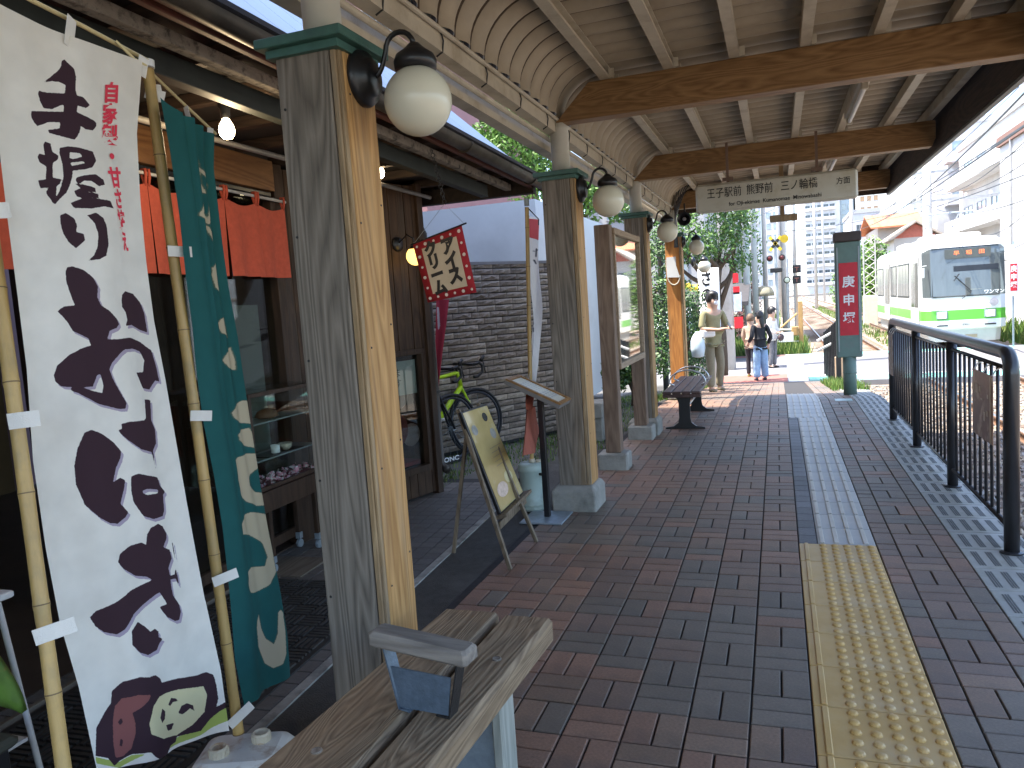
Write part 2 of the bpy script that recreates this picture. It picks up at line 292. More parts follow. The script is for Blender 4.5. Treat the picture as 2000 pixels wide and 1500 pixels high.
for ci, (cx, cw) in enumerate(cols):
    for j in range(-14, 73):
        y0 = 2.53 + .2 * j
        if y0 > 17.0: continue
        k = pick(cx, y0); par = (ci + j) % 2
        kk = lambda: k if random.random() < .82 else random.randrange(4)
        if cw == .2:
            if par: bricks += [(cx + .1, y0 + .05, (.2, .1), kk()), (cx + .1, y0 + .15, (.2, .1), kk())]
            else: bricks += [(cx + .05, y0 + .1, (.1, .2), kk()), (cx + .15, y0 + .1, (.1, .2), kk())]
        else:
            if par: bricks += [(cx + .05, y0 + .05, (.1, .1), kk()), (cx + .05, y0 + .15, (.1, .1), kk())]
            else: bricks += [(cx + .05, y0 + .1, (.1, .2), kk())]
def px(p):
    v = Vector(p) - CAMP; z = v.dot(FW)
    if z < .1: return None
    return 1000 + FPX * v.dot(RT) / z, 750 + FPX * v.dot(DN) / z
def seen(p, mrg=30):
    q = px(p); return q is not None and -mrg < q[0] < 2000 + mrg and -mrg < q[1] < 1500 + mrg
bricks.sort(key=lambda b: (not (seen((b[0], b[1], 0)) and not (b[1] < 2.35 and -1.15 < b[0] < -.7)), b[0] ** 2 + b[1] ** 2))
def bm_place(mb, me, M, mats_idx=0):
    mb.add([M @ v.co for v in me.vertices], [tuple(p.vertices) for p in me.polygons], mats_idx)
field = MB()
for n, (x, y, s, k) in enumerate(bricks):
    dz = random.uniform(-.0022, .0008); tx, ty = random.uniform(-.006, .006), random.uniform(-.006, .006)
    M = Matrix.Translation((x, y, zr(y) + dz)) @ Matrix.Rotation(tx - (.08 if y > 10.5 else 0), 4, 'X') @ Matrix.Rotation(ty, 4, 'Y')
    if n < 300: part_copy(BM[(s, k)], 'brick', platform, None, M=M)
    else: bm_place(field, BM[(s, k)], M, k)
tag(field.build('brick_field', M_bk, platform), kind='stuff')
# tactile tiles
M_yel = mat('yellow_tactile_tile', (.52, .325, .105), .45, .14, 5, .1, dirt=(.48, .34, .165), dscale=2.5, rnd=.05)
M_pal = mat('pale_tactile_tile', (.44, .425, .38), .5, .12, 5, .1, dirt=(.33, .34, .33), dscale=2.5, rnd=.06)
M_palbar = mat('pale_tactile_bar', (.50, .46, .38), .5, .12, 5)
M_fil = mat('slate_filler_tile', (.15, .15, .15), .6, .25, 40, .2, rnd=.2)
M_edge = mat('platform_edge_tile', (.29, .285, .25), .55, .2, 4, .2, dirt=(.20, .20, .15), dscale=3, rnd=.12)
M_strip = mat('edge_tile_grip', (.10, .105, .10), .8, .3, 20)
def tile_mb(w, l): b = MB(); b.cbox(-w / 2 + .0025, w / 2 - .0025, -l / 2 + .0025, l / 2 - .0025, -.03, 0, .003); return b
b = tile_mb(.4, .3)
b.cbox(-.172, -.15, -.145, .145, -.001, .0055, .003)
for i in range(5):
    for j in range(5):
        b.lathe([(.0185, -.001), (.0175, .0035), (.0125, .0075), (.004, .009)], 10, Matrix.Translation((-.075 + .061 * i, -.12 + .06 * j, 0)))
me_dot = b.mesh('dot_tile', M_yel)
b = tile_mb(.3, .3)
for i in range(4): b.cbox(-.125 + .075 * i - .013, -.125 + .075 * i + .013, -.138, .138, -.001, .006, .003, m=1)
me_line = b.mesh('line_tile', [M_pal, M_palbar])
b = tile_mb(.4, .3)
for xx in (-.185, -.12, -.04, .04, .12, .18): b.cbox(xx - .012, xx + .012, -.138, .138, -.001, .006, .003, m=1)
me_line4 = b.mesh('wide_line_tile', [M_pal, M_palbar])
me_fil = tile_mb(.1, .15).mesh('filler_tile', M_fil)
b = tile_mb(.35, .3)
for i in range(5):
    for q in range(3): b.box(-.135 + .066 * i + q * .011, -.135 + .066 * i + q * .011 + .006, -.105, .105, -.001, .002, m=1)
me_edge = b.mesh('edge_tile', [M_edge, M_strip])
for k in range(-26, 17):
    y = 4.34 - .3 * (k + 1) + .3 if False else 4.49 + .3 * k + .15
    if y < -3.5: continue
    if y < 4.49: part_copy(me_dot, 'dot_tile', platform, (.27, y, 0))
    elif y < 8.9:
        part_copy(me_line, 'line_tile', platform, (.32, y, 0)); part_copy(me_fil, 'filler_tile', platform, (.12, y - .075, 0)); part_copy(me_fil, 'filler_tile', platform, (.12, y + .075, 0))
for k in range(15, 24): part_copy(me_line4, 'wide_line_tile', platform, (.27, 4.49 + .3 * k + .15, zr(4.64 + .3 * k)))
for k in range(-24, 34):
    y = 4.64 + .3 * k
    part_copy(me_edge, 'edge_tile', platform, (1.045, y, zr(y)))
mm = MB(); mm.cbox(.64, .84, 10.25, 10.45, -.02, .004, .003); mm.build('metal_plate', mat('pale_green_plate', (.42, .50, .45), .4), platform)

# kerb band and shop paving (rotated a little with the shop)
g = MB(); g.quad((-1.98, -4, -.006), (-1.575, -4, -.006), (-1.575, 10.5, -.006), (-2.35, 10.5, -.006))
g.quad((-1.575, 10.5, -.006), (-1.575, 17, zr(17) - .006), (-2.9, 17, zr(17) - .006), (-2.35, 10.5, -.006))
tag(g.build('gutter_strip', M_dark), 'dark asphalt strip between platform bricks and shop paving', kind='structure')
SHA = math.radians(3.4); SP0 = Vector((-1.80, 2.6, 0))
def shp(u, v, z=0): return Vector((SP0.x - math.sin(SHA) * v - math.cos(SHA) * u, SP0.y + math.cos(SHA) * v - math.sin(SHA) * u, z))
g = MB(); g.quad(shp(.045, -5, -.004), shp(-.0, -5, -.004), shp(-.0, 3.4, -.004), shp(.045, 3.4, -.004)); g.prism([shp(0, -5, -.03), shp(.045, -5, -.03), shp(.045, 3.4, -.03), shp(0, 3.4, -.03)], (0, 0, .032))
tag(g.build('kerb', mat('worn_pale_kerb', (.30, .29, .26), .9, .4, 8, .5, dirt=(.12, .12, .11), dscale=6)), 'worn pale kerb line along the shop paving', kind='structure')
g = MB(); g.prism([shp(.045, -5, -.03), shp(2.6, -5, -.03), shp(2.6, 3.4, -.03), shp(.045, 3.4, -.03)], (0, 0, .024))
paving = tag(g.build('shop_paving', M_seam), 'small grey square paving tiles in front of the shop', kind='structure')
M_st = mat('grey_square_tile', (.13, .12, .11), .65, .2, 30, .25, rnd=.2, dirt=(.11, .105, .10), dscale=2)
me_st = brick_mesh(.1, .1, M_st, .02, .002, .003)
tl = [(.1 + .1 * i, -2.5 + .1 * j) for i in range(24) for j in range(58)]
def tvis(u, v): p = shp(u, v); q = px(p); return q is not None and 795 < q[0] < 1060 and 940 < q[1] < 1230
tl.sort(key=lambda t: (not tvis(*t), shp(*t).length)); tf = MB(); RS = Matrix.Rotation(SHA, 4, 'Z')
for n, (u, v) in enumerate(tl):
    M = Matrix.Translation(shp(u, v, random.uniform(-.001, .001))) @ RS @ Matrix.Rotation(random.uniform(-.008, .008), 4, 'X')
    if n < 300: part_copy(me_st, 'paving_tile', paving, None, M=M)
    else: bm_place(tf, me_st, M)
tag(tf.build('paving_tile_field', M_st, paving), kind='stuff')

# road crossing
M_road = mat('road_asphalt', (.19, .185, .19), .9, .12, 3, .3, bscale=80, dirt=(.15, .147, .15), dscale=.5)
g = MB(); g.box(-40, 40, 17.9, 25.6, GZ, RD)
tag(g.build('road', M_road), 'lilac grey asphalt road of the level crossing', kind='structure')
M_tl = mat('turquoise_road_paint', (.16, .40, .34), .8, .15, 6, dirt=(.24, .36, .32), dscale=3); M_wl = mat('white_road_paint', (.72, .72, .68), .8, .1, 6, dirt=(.5, .5, .48), dscale=4); M_rd = mat('red_road_paint', (.33, .12, .09), .85, .15, 6, dirt=(.25, .13, .11), dscale=3)
g = MB()
for y0, y1, m, x0, x1, h in ((18.0, 18.9, 0, .62, 30, .004), (24.6, 25.4, 0, .62, 30, .004), (18.95, 19.1, 1, .62, 30, .004), (24.4, 24.55, 1, .62, 30, .004), (18.0, 25.4, 1, .18, .6, .004), (18.0, 19.6, 2, -1.5, .16, .004), (24.9, 25.4, 2, -6, .16, .004)):
    g.quad((x0, y0, RD + h), (x1, y0, RD + h), (x1, y1, RD + h), (x0, y1, RD + h), m)
tag(g.build('road_marking', [M_tl, M_wl, M_rd]), 'turquoise bands, white line and red patch painted on the road', kind='structure')

# tracks
TR = (2.27, 5.2)
g = MB()
for x0, x1, y0, y1 in ((1.22, 8.2, -6, 17.9), (-.6, 7.6, 25.6, 260)):
    nx, ny = 14, int((y1 - y0) / .6) if y1 < 30 else 120
    vs = []; 
    for j in range(ny + 1):
        for i in range(nx + 1): vs.append((x0 + (x1 - x0) * i / nx, y0 + (y1 - y0) * j / ny, -.735 + random.uniform(-.012, .012) - (.06 if i in (0, nx) and y0 > 20 else 0)))
    g.add(vs, [(j * (nx + 1) + i, j * (nx + 1) + i + 1, (j + 1) * (nx + 1) + i + 1, (j + 1) * (nx + 1) + i) for j in range(ny) for i in range(nx)])
ballast = tag(g.build('ballast_bed', M_ballast), 'bed of grey brown track ballast', kind='structure')
st = MB(); ico = [(0, 0, 1), (.9, 0, .2), (.2, .9, -.1), (-.8, .3, .1), (-.2, -.9, .2), (.1, .1, -1)]; icf = [(0, 1, 2), (0, 2, 3), (0, 3, 4), (0, 4, 1), (5, 2, 1), (5, 3, 2), (5, 4, 3), (5, 1, 4)]
for _ in range(9000):
    y = 3.6 + 14 * random.random() ** 1.3; x = random.uniform(1.25, 1.25 + .3 * y + 1.5); s = random.uniform(.014, .038)
    if abs(abs(x - TR[0]) - .686) < .06: continue
    R = Matrix.Rotation(random.uniform(0, 6), 3, 'Z') @ Matrix.Rotation(random.uniform(0, 3), 3, 'X')
    st.add([Vector((x, y, -.725 + random.uniform(0, .02))) + (R @ Vector(p)) * s * random.uniform(.8, 1.3) for p in ico], icf, random.randrange(3))
tag(st.build('ballast_stones', [mat('stone_a', (.27, .25, .23), .9, .3, 20), mat('stone_b', (.20, .175, .155), .9, .3, 20), mat('stone_c', (.33, .27, .20), .9, .3, 20)], ballast), kind='stuff')
for ti, tx in enumerate(TR):
    tr = thing('railway_track', ['near railway track with rusty rails running past the platform edge', 'far railway track with rusty rails that the tram stands on'][ti], 'railway track', (tx, 0, -.72), 0, 'the two railway tracks', kind='structure')
    for sgn in (-1, 1):
        r = MB(); xx = tx + sgn * .686
        for (a, b) in ((-6, 260),):
            r.box(xx - .055, xx + .055, a, b, -.735, -.722, m=0); r.box(xx - .009, xx + .009, a, b, -.722, -.64, m=0); r.box(xx - .031, xx + .031, a, b, -.64, RD + .002, m=0); r.box(xx - .022, xx + .022, a, b, RD + .002, RD + .006, m=1)
        r.build('rail', [M_rust, M_shine], tr)
    sm = MB(); sm.cbox(-1.05, 1.05, -.11, .11, -.09, -.004, .01); sme = sm.mesh('sleeper', mat('old_sleeper_wood', (.12, .085, .06), .9, .4, 8, .5, stretch=(.2, 1, 1)))
    for k in range(150):
        y = -3 + .62 * k
        if 17.6 < y < 25.9: continue
        part_copy(sme, 'sleeper', tr, (0, y, 0))
# weedy verges beside the far tracks, grass tufts on the platform end
def blades(mb, x0, x1, y0, y1, z, n, h, w=.012, zf=None):
    for _ in range(n):
        x, y = random.uniform(x0, x1), random.uniform(y0, y1); a = random.uniform(0, PI); hh = h * random.uniform(.4, 1.2); dx, dy = math.cos(a) * w, math.sin(a) * w
        zz = z if zf is None else zf(y); lx, ly = random.uniform(-.4, .4) * hh, random.uniform(-.4, .4) * hh
        mb.add([(x - dx, y - dy, zz), (x + dx, y + dy, zz), (x + lx, y + ly, zz + hh)], [(0, 1, 2)], random.randrange(len(GR)))
GR = [M_grass, mat('grass_yellow_green', (.17, .22, .05), .8, .3, 6), M_leafs[0]]
for nm, lab, args in (('verge_grass', 'bright weeds along the right side of the far tracks', [(3.45, 4.3, 26, 90, GZ, 2500, .25, .03), (6.8, 9, 26, 110, GZ, 9000, .55, .05)]),
                      ('trackside_weeds', 'green weeds growing beyond the crossing fence', [(-1.5, .9, 25.7, 32, GZ, 5000, .5, .03), (-3, 0, 32, 60, GZ, 3000, .7, .06)]),
                      ('wall_foot_grass', 'low grass and weeds at the foot of the stone tile wall', [(-3.6, -2.0, 6.4, 9.5, -.01, 2600, .05, .006), (-3.2, -2.62, 5.6, 6.3, -.01, 900, .035, .005), (-2.4, -1.6, 7.2, 12.5, -.01, 2600, .06, .006)]),
                      ('platform_end_weeds', 'weeds growing around the green signpost foot', [(.75, 1.3, 12.6, 16.5, 0, 1500, .13, .008), (-1.75, -1.35, 11, 16, 0, 1500, .12, .008)])):
    g = MB()
    for a in args: blades(g, *a, zf=zr if nm in ('platform_end_weeds',) else (lambda y: zr(y) - .012) if nm == 'wall_foot_grass' else None)
    tag(g.build(nm, GR), lab, 'grass', kind='stuff')

# ================================================================== PLATFORM SHELTER
PY = [2.15, 5.06, 8.0, 11.05]
def place_rank(i, names): return names[i]
POSTW = (-1.475, -1.25); PD = .22
def make_post(i, y):
    labs = ['weathered shelter post nearest the camera, behind the wooden bench', 'shelter post on a square concrete foot beside the reading stand', 'shelter post directly behind the glazed notice board', 'sunlit orange shelter post behind the slatted bench']
    t = thing('shelter_post', labs[i], 'post', (-1.36, y + .11, 0), 0, 'shelter posts along the left platform edge')
    x0, x1 = POSTW; y1 = y + PD; zt = 2.28
    b = MB(); b.prism([(x0 - .055, y - .06, -.02), (x1 + .03, y - .06, -.02), (x1 + .03, y1 + .06, -.02), (x0 - .055, y1 + .06, -.02)], (0, 0, .01))
    lo = [(x0 - .05, y - .055), (x1 + .035, y - .055), (x1 + .035, y1 + .055), (x0 - .05, y1 + .055)]; hi = [(x0 - .02, y - .02), (x1 + .01, y - .02), (x1 + .01, y1 + .02), (x0 - .02, y1 + .02)]
    b = MB(); b.add([(*p, -.02) for p in lo] + [(p[0], p[1], .14) for p in lo] + [(*p, .175) for p in hi], [(0, 1, 5, 4), (1, 2, 6, 5), (2, 3, 7, 6), (3, 0, 4, 7), (4, 5, 9, 8), (5, 6, 10, 9), (6, 7, 11, 10), (7, 4, 8, 11), (8, 9, 10, 11)])
    zb0 = -.02 if i == 0 else .17
    if i: b.build('concrete_base', M_conc, t, bevel=.012)
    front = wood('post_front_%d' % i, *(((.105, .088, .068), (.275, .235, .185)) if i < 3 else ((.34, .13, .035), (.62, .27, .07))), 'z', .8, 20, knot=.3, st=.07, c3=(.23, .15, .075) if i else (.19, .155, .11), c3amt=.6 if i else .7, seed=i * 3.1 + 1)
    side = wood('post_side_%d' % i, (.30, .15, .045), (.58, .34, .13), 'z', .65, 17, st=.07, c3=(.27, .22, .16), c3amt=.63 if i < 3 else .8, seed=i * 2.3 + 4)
    b = MB(); b.box(x0 + .02, x1 - .02, y + .02, y1 - .02, zb0, zt); b.build('core', M_dw, t)
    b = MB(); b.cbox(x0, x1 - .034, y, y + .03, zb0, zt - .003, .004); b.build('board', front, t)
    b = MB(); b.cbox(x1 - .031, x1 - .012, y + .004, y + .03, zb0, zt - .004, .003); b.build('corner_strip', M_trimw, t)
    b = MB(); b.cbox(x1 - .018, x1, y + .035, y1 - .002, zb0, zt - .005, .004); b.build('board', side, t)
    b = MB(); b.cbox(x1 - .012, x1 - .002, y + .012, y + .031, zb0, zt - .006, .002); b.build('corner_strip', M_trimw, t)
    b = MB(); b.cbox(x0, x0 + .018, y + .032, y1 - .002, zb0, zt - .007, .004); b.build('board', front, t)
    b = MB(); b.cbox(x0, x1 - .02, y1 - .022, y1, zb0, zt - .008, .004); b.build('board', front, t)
    sc = MB()
    for z in (.5, .9, 1.3, 1.7, 2.1):
        sc.lathe([(.005, 0), (.004, .002)], 8, Matrix.Translation((x0 + .02, y, z)) @ Matrix.Rotation(PI / 2, 4, 'X')); sc.lathe([(.004, 0), (.003, .002)], 8, Matrix.Translation((x1, y + .055, z + .03)) @ Matrix.Rotation(PI / 2, 4, 'Y')); sc.lathe([(.004, 0), (.003, .002)], 8, Matrix.Translation((x1, y1 - .02, z + .1)) @ Matrix.Rotation(PI / 2, 4, 'Y'))
    tag(sc.build('screw_heads', M_blackm, t), kind='stuff')
    b = MB(); b.cbox(x0 - .045, x1 + .04, y - .045, y1 + .045, zt, zt + .03, .003); b.box(x0 - .02, x1 + .012, y - .02, y1 + .02, zt - .025, zt - .001); b.build('cap', M_teal, t)
    b = MB(); b.tube([(-1.36, y + .11, zt + .028), (-1.36, y + .11, 2.60), (-1.33, y + .11, 2.64)], .062, 20); b.build('pipe_column', mat('cream_pipe', (.52, .50, .42), .45, .08, 5, dirt=(.40, .37, .29), dscale=3), t, smooth=True)
for i, y in enumerate(PY): make_post(i, y)
# globe lamps
M_globe = mat('opal_glass_globe', (.66, .62, .48), .25, .05, 3, spec=.6)
def make_lamp(x, y, z, label):
    t = thing('globe_lamp', label, 'wall lamp', (x, y, z), 0, 'opal globe lamps on the shelter posts')
    RX = Matrix.Rotation(PI / 2, 4, 'Y')
    b = MB(); b.lathe([(.088, -.012), (.09, .01), (.082, .026), (.062, .03), (.058, .045), (.03, .05), (.012, .056)], 28, Matrix.Translation((x, y, z)) @ RX); b.build('back_plate', M_black, t, smooth=True)
    b = MB(); P = []
    for k in range(15):
        a = k / 14; 
        if a < .35: s = a / .35; P.append((x + .05 + .045 * s, y, z + .0 + .07 * s * s))
        else: s = (a - .35) / .65; th = PI - s * PI * .95; P.append((x + .145 + .05 * math.cos(th), y, z + .07 + .052 * math.sin(th)))
    b.tube(P, .0085, 10); b.build('arm', M_black, t, smooth=True)
    gx = x + .195
    b = MB(); b.lathe([(.066, -.055), (.068, -.03), (.06, -.012), (.04, .002), (.028, .012), (.016, .024)], 26, Matrix.Translation((gx, y, z + .055))); b.build('shade_cap', M_black, t, smooth=True)
    b = MB(); b.ball((gx, y, z - .098), .107, 32, 20); b.build('globe', M_globe, t, smooth=True)
for i, y in enumerate(PY):
    make_lamp(-1.249, y + .135, 2.195, ['large opal globe lamp on the nearest shelter post', 'opal globe lamp on the post beside the reading stand', 'opal globe lamp beside the top of the notice board', 'small distant opal globe lamp on the sunlit orange post'][i])
make_lamp(-1.36, 13.6, 2.0, 'farthest opal globe lamp in front of the dark tree')
# roof
roof = thing('platform_roof', 'long cream corrugated shelter roof over the platform', 'roof', (0, 5, 2.6))
BY = [2.26, 5.17, 8.11, 11.1]; RY0, RY1 = -2.0, 11.45
bm_ = MB()
prof = []
for k in range(13): a = PI / 2 * k / 12; prof.append((-1.385 + .36 * (1 - math.cos(a)), 2.635 + .335 * math.sin(a)))
prof += [(-.6, 2.975), (0, 2.985), (.7, 2.99), (1.42, 2.995)]
p = .19; ny = int((RY1 - RY0) / p * 20); n = len(prof); vs = []
for j in range(ny + 1):
    y = RY0 + (RY1 - RY0) * j / ny; tt = (y / p) % 1; w = math.sqrt(max(0, 1 - (1 - 2 * tt) ** 2))
    for i, (x, z) in enumerate(prof):
        a = PI / 2 * min(1, i / 12); vs.append((x - .03 * math.cos(a) + .075 * w * math.cos(a), y, z + .045 - .075 * w * math.sin(a)))
bm_.add(vs, [(j * n + i, j * n + i + 1, (j + 1) * n + i + 1, (j + 1) * n + i) for j in range(ny) for i in range(n - 1)])
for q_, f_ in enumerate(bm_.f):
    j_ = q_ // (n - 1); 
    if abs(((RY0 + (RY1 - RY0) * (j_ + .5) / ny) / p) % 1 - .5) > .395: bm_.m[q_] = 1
bm_.build('corrugated_sheet', [M_roofs, mat('shaded_groove', (.085, .06, .04), .85, .3, 12)], roof, smooth=True)  # groove faces coloured dark brown to paint in their shade
b = MB(); P2 = [(x - .05 if i < 12 else x, z + .08) for i, (x, z) in enumerate(prof)]
vs = [(x, y, z) for y in (RY0, RY1) for x, z in P2]; b.add(vs, [(i, i + 1, n + i + 1, n + i) for i in range(n - 1)]); b.build('roof_skin', mat('roof_top_skin', (.3, .3, .28), .7), roof)
for i, y in enumerate(BY):
    b = MB(); h = .065; yy = y
    for q0, q1 in ((yy - h, yy + h),):
        pts = [(-1.365, 2.635), (-1.345, 2.632), (1.37, 2.632), (1.40, 2.70), (1.40, 2.862), (-1.13, 2.862)]
        b.prism([(x, q0, z) for x, z in pts], (0, q1 - q0, 0))
    b.build('cross_beam', wood('beam_%d' % i, (.16, .08, .026), (.33, .19, .078), 'x', .5, 13, seed=5 + i * 4, knot=1.6), roof, bevel=.006)
for x in (-1.02, -.61, -.21, .2, .6, 1.0, 1.34):
    b = MB(); b.box(x - .028, x - .022, RY0, RY1, 2.864, 2.945); b.box(x - .0215, x + .03, RY0, RY1, 2.864, 2.870); b.box(x - .0215, x + .03, RY0, RY1, 2.939, 2.945); b.box(x + .0305, x + .034, RY0, RY1, 2.864, 2.88)
    b.build('purlin', M_cream, roof)
b = MB()
for x in (-1.02, -.61, -.21, .2, .6, 1.0):
    for yb in BY:
        for q in (-.085, .067): b.box(x + .036, x + .066, yb + q, yb + q + .018, 2.863, 2.92)
tag(b.build('purlin_cleats', M_cream, roof), kind='stuff')
b = MB(); b.box(-1.555, -1.475, RY0, RY1, 2.49, 2.50); b.box(-1.555, -1.545, RY0, RY1, 2.5005, 2.62); b.box(-1.481, -1.475, RY0, RY1, 2.5005, 2.53); b.build('eave_channel', M_cream, roof)
b = MB(); b.box(-1.44, -1.375, RY0, RY1, 2.575, 2.583); b.box(-1.375, -1.369, RY0, RY1, 2.575, 2.66); b.box(-1.474, -1.44, RY0, RY1, 2.60, 2.608); b.build('eave_channel', M_cream, roof)
b = MB(); b.tube([(-1.455, RY0, 2.565), (-1.455, RY1, 2.56)], .016, 10); b.build('conduit', M_cream, roof)
b = MB(); b.tube([(-1.352, RY0, 2.655), (-1.352, RY1, 2.655)], .011, 8); b.build('edge_rod', M_cream, roof)
b = MB()
for k in range(24): y = RY0 + .3 + k * .55; b.tube([(-1.365, y, 2.66), (-1.36, y + .01, 2.62), (-1.37, y + .015, 2.575), (-1.40, y + .015, 2.56)], .004, 6)
tag(b.build('wire_hooks', M_blackm, roof), kind='stuff')
M_fas = wood('dark_fascia_wood', (.028, .018, .012), (.075, .048, .03), 'y', .75, 12, seed=4)
b = MB(); b.prism([(1.402, RY0, 2.60), (1.43, RY0, 2.60), (1.50, RY0, 3.02), (1.44, RY0, 3.02)], (0, RY1 - RY0, 0)); b.build('fascia_board', M_fas, roof)
b = MB(); b.box(1.405, 1.445, RY0, RY1, 2.575, 2.598); b.build('drip_edge', mat('grey_drip_edge', (.12, .12, .12), .5), roof)
b = MB(); b.box(-1.36, 1.44, RY1 - .03, RY1, 2.60, 3.04); b.build('end_board', M_fas, roof)
# fluorescent lamps under the purlins
for k, (x, y, lab) in enumerate(((.60, 6.55, 'fluorescent tube lamp under the roof in front of the hanging sign'), (.60, 3.6, 'fluorescent tube lamp under the roof nearest the camera'), (.62, 9.4, 'fluorescent tube lamp under the roof beyond the hanging sign'))):
    t = thing('tube_lamp', lab, 'lamp', (x, y, 2.84), 0, 'fluorescent lamps under the shelter roof')
    b = MB(); b.cbox(x - .03, x + .045, y - .62, y + .62, 2.80, 2.862, .006); b.build('housing', M_cream, t)
    b = MB(); b.tube([(x + .008, y - .58, 2.775), (x + .008, y + .58, 2.775)], .016, 12); b.build('tube', M_white, t, smooth=True)
    for s in (-1, 1): b = MB(); b.cbox(x - .015, x + .03, y + s * .6 - .018, y + s * .6 + .018, 2.752, 2.80, .004); b.build('socket', M_cream, t)
# hanging destination sign
t = thing('hanging_sign', 'long cream destination sign with black Japanese and Latin lettering under the roof', 'sign', (0, 7.85, 2.35))
b = MB(); b.cbox(-.725, .725, 7.80, 7.90, 2.215, 2.485, .02); b.build('panel', mat('cream_sign_panel', (.50, .48, .40), .45, .05, 3, dirt=(.42, .38, .28), dscale=5), t, bevel=.004)
M_ink = mat('black_lettering', (.015, .015, .015), .5)
b = MB(); pass
for key, cx_, cz_ in (('j1', -.455, 2.385), ('j2', -.13, 2.385), ('j3', .22, 2.385), ('sign_jp2', .60, 2.378), ('sign_en', 0, 2.275)):
    b = MB(); put_text(b, TX[key], (cx_, 7.797, cz_), (1, 0, 0), (0, 0, 1)); b.build('lettering', M_ink, t)
for x in (-.42, .38):
    b = MB(); b.box(x - .012, x + .012, 7.84, 7.86, 2.485, 2.86); b.box(x - .05, x + .05, 7.835, 7.865, 2.50, 2.535); b.build('hanger', mat('brown_steel', (.16, .10, .07), .6), t)
b = MB(); b.cbox(-.05, .21, 8.2, 8.28, 2.10, 2.165, .005); b.box(.05, .09, 8.23, 8.25, 2.165, 2.64)
tag(b.build('small_sign_box', M_trimw, loc=(.08, 8.24, 2.13)), 'small brown box hanging just below the long destination sign', 'sign box')
# loudspeaker by the far post
P = atd(1337, 428, 10.1)
t = thing('loudspeaker', 'round black horn loudspeaker under the roof end', 'loudspeaker', P)
RY = Matrix.Translation(P) @ Matrix.Rotation(PI / 2, 4, 'X')
b = MB(); b.lathe([(.02, -.12), (.03, -.05), (.05, -.01), (.085, .05), (.09, .055), (.08, .05), (.04, .0), (.03, -.02)], 24, RY); b.build('horn', M_black, t, smooth=True)
b = MB(); b.ball(P + Vector((0, -.02, 0)), .025, 12, 8); b.build('driver', mat('grey_plastic', (.3, .3, .32), .5), t, smooth=True)
b = MB(); b.box(P.x - .01, P.x + .01, P.y + .03, P.y + .05, P.z, 2.64); b.build('bracket', M_black, t)
# white junction box, cables on the far post
y = PY[3]; t = thing('junction_box', 'white slant-cut junction box fixed to the far orange post', 'junction box', (-1.36, y, 1.85))
b = MB(); b.prism([(-1.455, y - .04, 1.70), (-1.285, y - .04, 1.69), (-1.33, y - .04, 1.86), (-1.33, y - .04, 1.98), (-1.455, y - .04, 1.98)], (0, .038, 0)); b.build('housing', M_white, t)
b = MB(); P = [(-1.45 + .17 * (.5 - .5 * math.cos(PI * k / 10)), y - .03, 1.72 - .13 * math.sin(PI * k / 10)) for k in range(11)]; b.tube([(-1.46, y - .03, 1.95)] + P, .009, 8); b.build('cable', mat('cream_cable', (.55, .5, .4), .5), t)
# cables at beam 4
b = MB()
for k in range(6):
    P = [(-1.3 + .05 * k * (j / 8), 10.9 + .02 * k, 2.45 + .45 * math.sin(PI / 2 * j / 8) + .012 * k) for j in range(9)]; b.tube([(-1.33 + .01 * k, 10.95, 2.1)] + P, .007, 6)
tag(b.build('cable_bundle', M_black, loc=(-1.3, 10.9, 2.45)), 'black cables curving under the far left corner of the roof', 'cables')
# ================================================================== SHOP
def onpl(x, y, p0, n): d = ray(x, y); n = Vector(n); return CAMP + d * (n.dot(Vector(p0) - CAMP) / n.dot(d))
Pa, Pb = Vector((-3.0, 4.2, 0)), Vector((-2.62, 5.5, 0)); PW = (Pb - Pa).normalized(); PN = Vector((PW.y, -PW.x, 0)); PL = (Pb - Pa).length
def fx(y): return -3.0 + (4.2 - y) * .05                      # shop front line
shop = thing('sweet_shop', 'dark timber sweet shop with deep eaves and red curtain', 'shop', (-3, 4, 0))
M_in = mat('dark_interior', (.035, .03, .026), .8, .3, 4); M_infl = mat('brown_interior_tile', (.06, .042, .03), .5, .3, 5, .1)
b = MB(); b.box(-7, -6.9, -3, 5.2, 0, 2.9); b.box(-7, fx(-3), -3.1, -3, 0, 2.9); b.build('rear_wall', mat('ochre_interior_wall', (.16, .105, .05), .8, .2, 3), shop)
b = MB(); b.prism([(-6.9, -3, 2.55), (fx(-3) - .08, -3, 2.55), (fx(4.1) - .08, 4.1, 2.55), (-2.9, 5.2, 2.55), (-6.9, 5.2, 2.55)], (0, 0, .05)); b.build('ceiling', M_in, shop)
b = MB(); b.prism([(-6.9, -3, .0), (fx(-3) + .0, -3, .0), (fx(4.1), 4.15, .0), (-2.9, 5.2, .0), (-6.9, 5.2, .0)], (0, 0, .006)); b.build('interior_floor', M_infl, shop)
b = MB(); b.prism([(Pb.x, Pb.y, 0), (-7, 5.2 + .3, 0), (-7, 5.2 + .35, 0), (Pb.x + .0, Pb.y + .05, 0)], (0, 0, 2.9)); b.build('side_wall', M_dw, shop)
def frontbox(name, y0, y1, z0, z1, m, dx0=-.05, dx1=.03, bev=.004):
    b = MB(); b.prism([(fx(y0) + dx0, y0, z0), (fx(y0) + dx1, y0, z0), (fx(y1) + dx1, y1, z0), (fx(y1) + dx0, y1, z0)], (0, 0, z1 - z0)); return b.build(name, m, shop, bevel=bev)
M_wbm = wood('orange_brown_lintel', (.13, .055, .018), (.26, .125, .045), 'y', .6, 12, seed=6)  # orange brown wood of the lintel above the curtain
frontbox('lintel_beam', -3, 4.15, 2.245, 2.43, M_wbm, -.05, .06); frontbox('lintel_rail', -3, 4.15, 2.215, 2.243, M_black, -.04, .03)
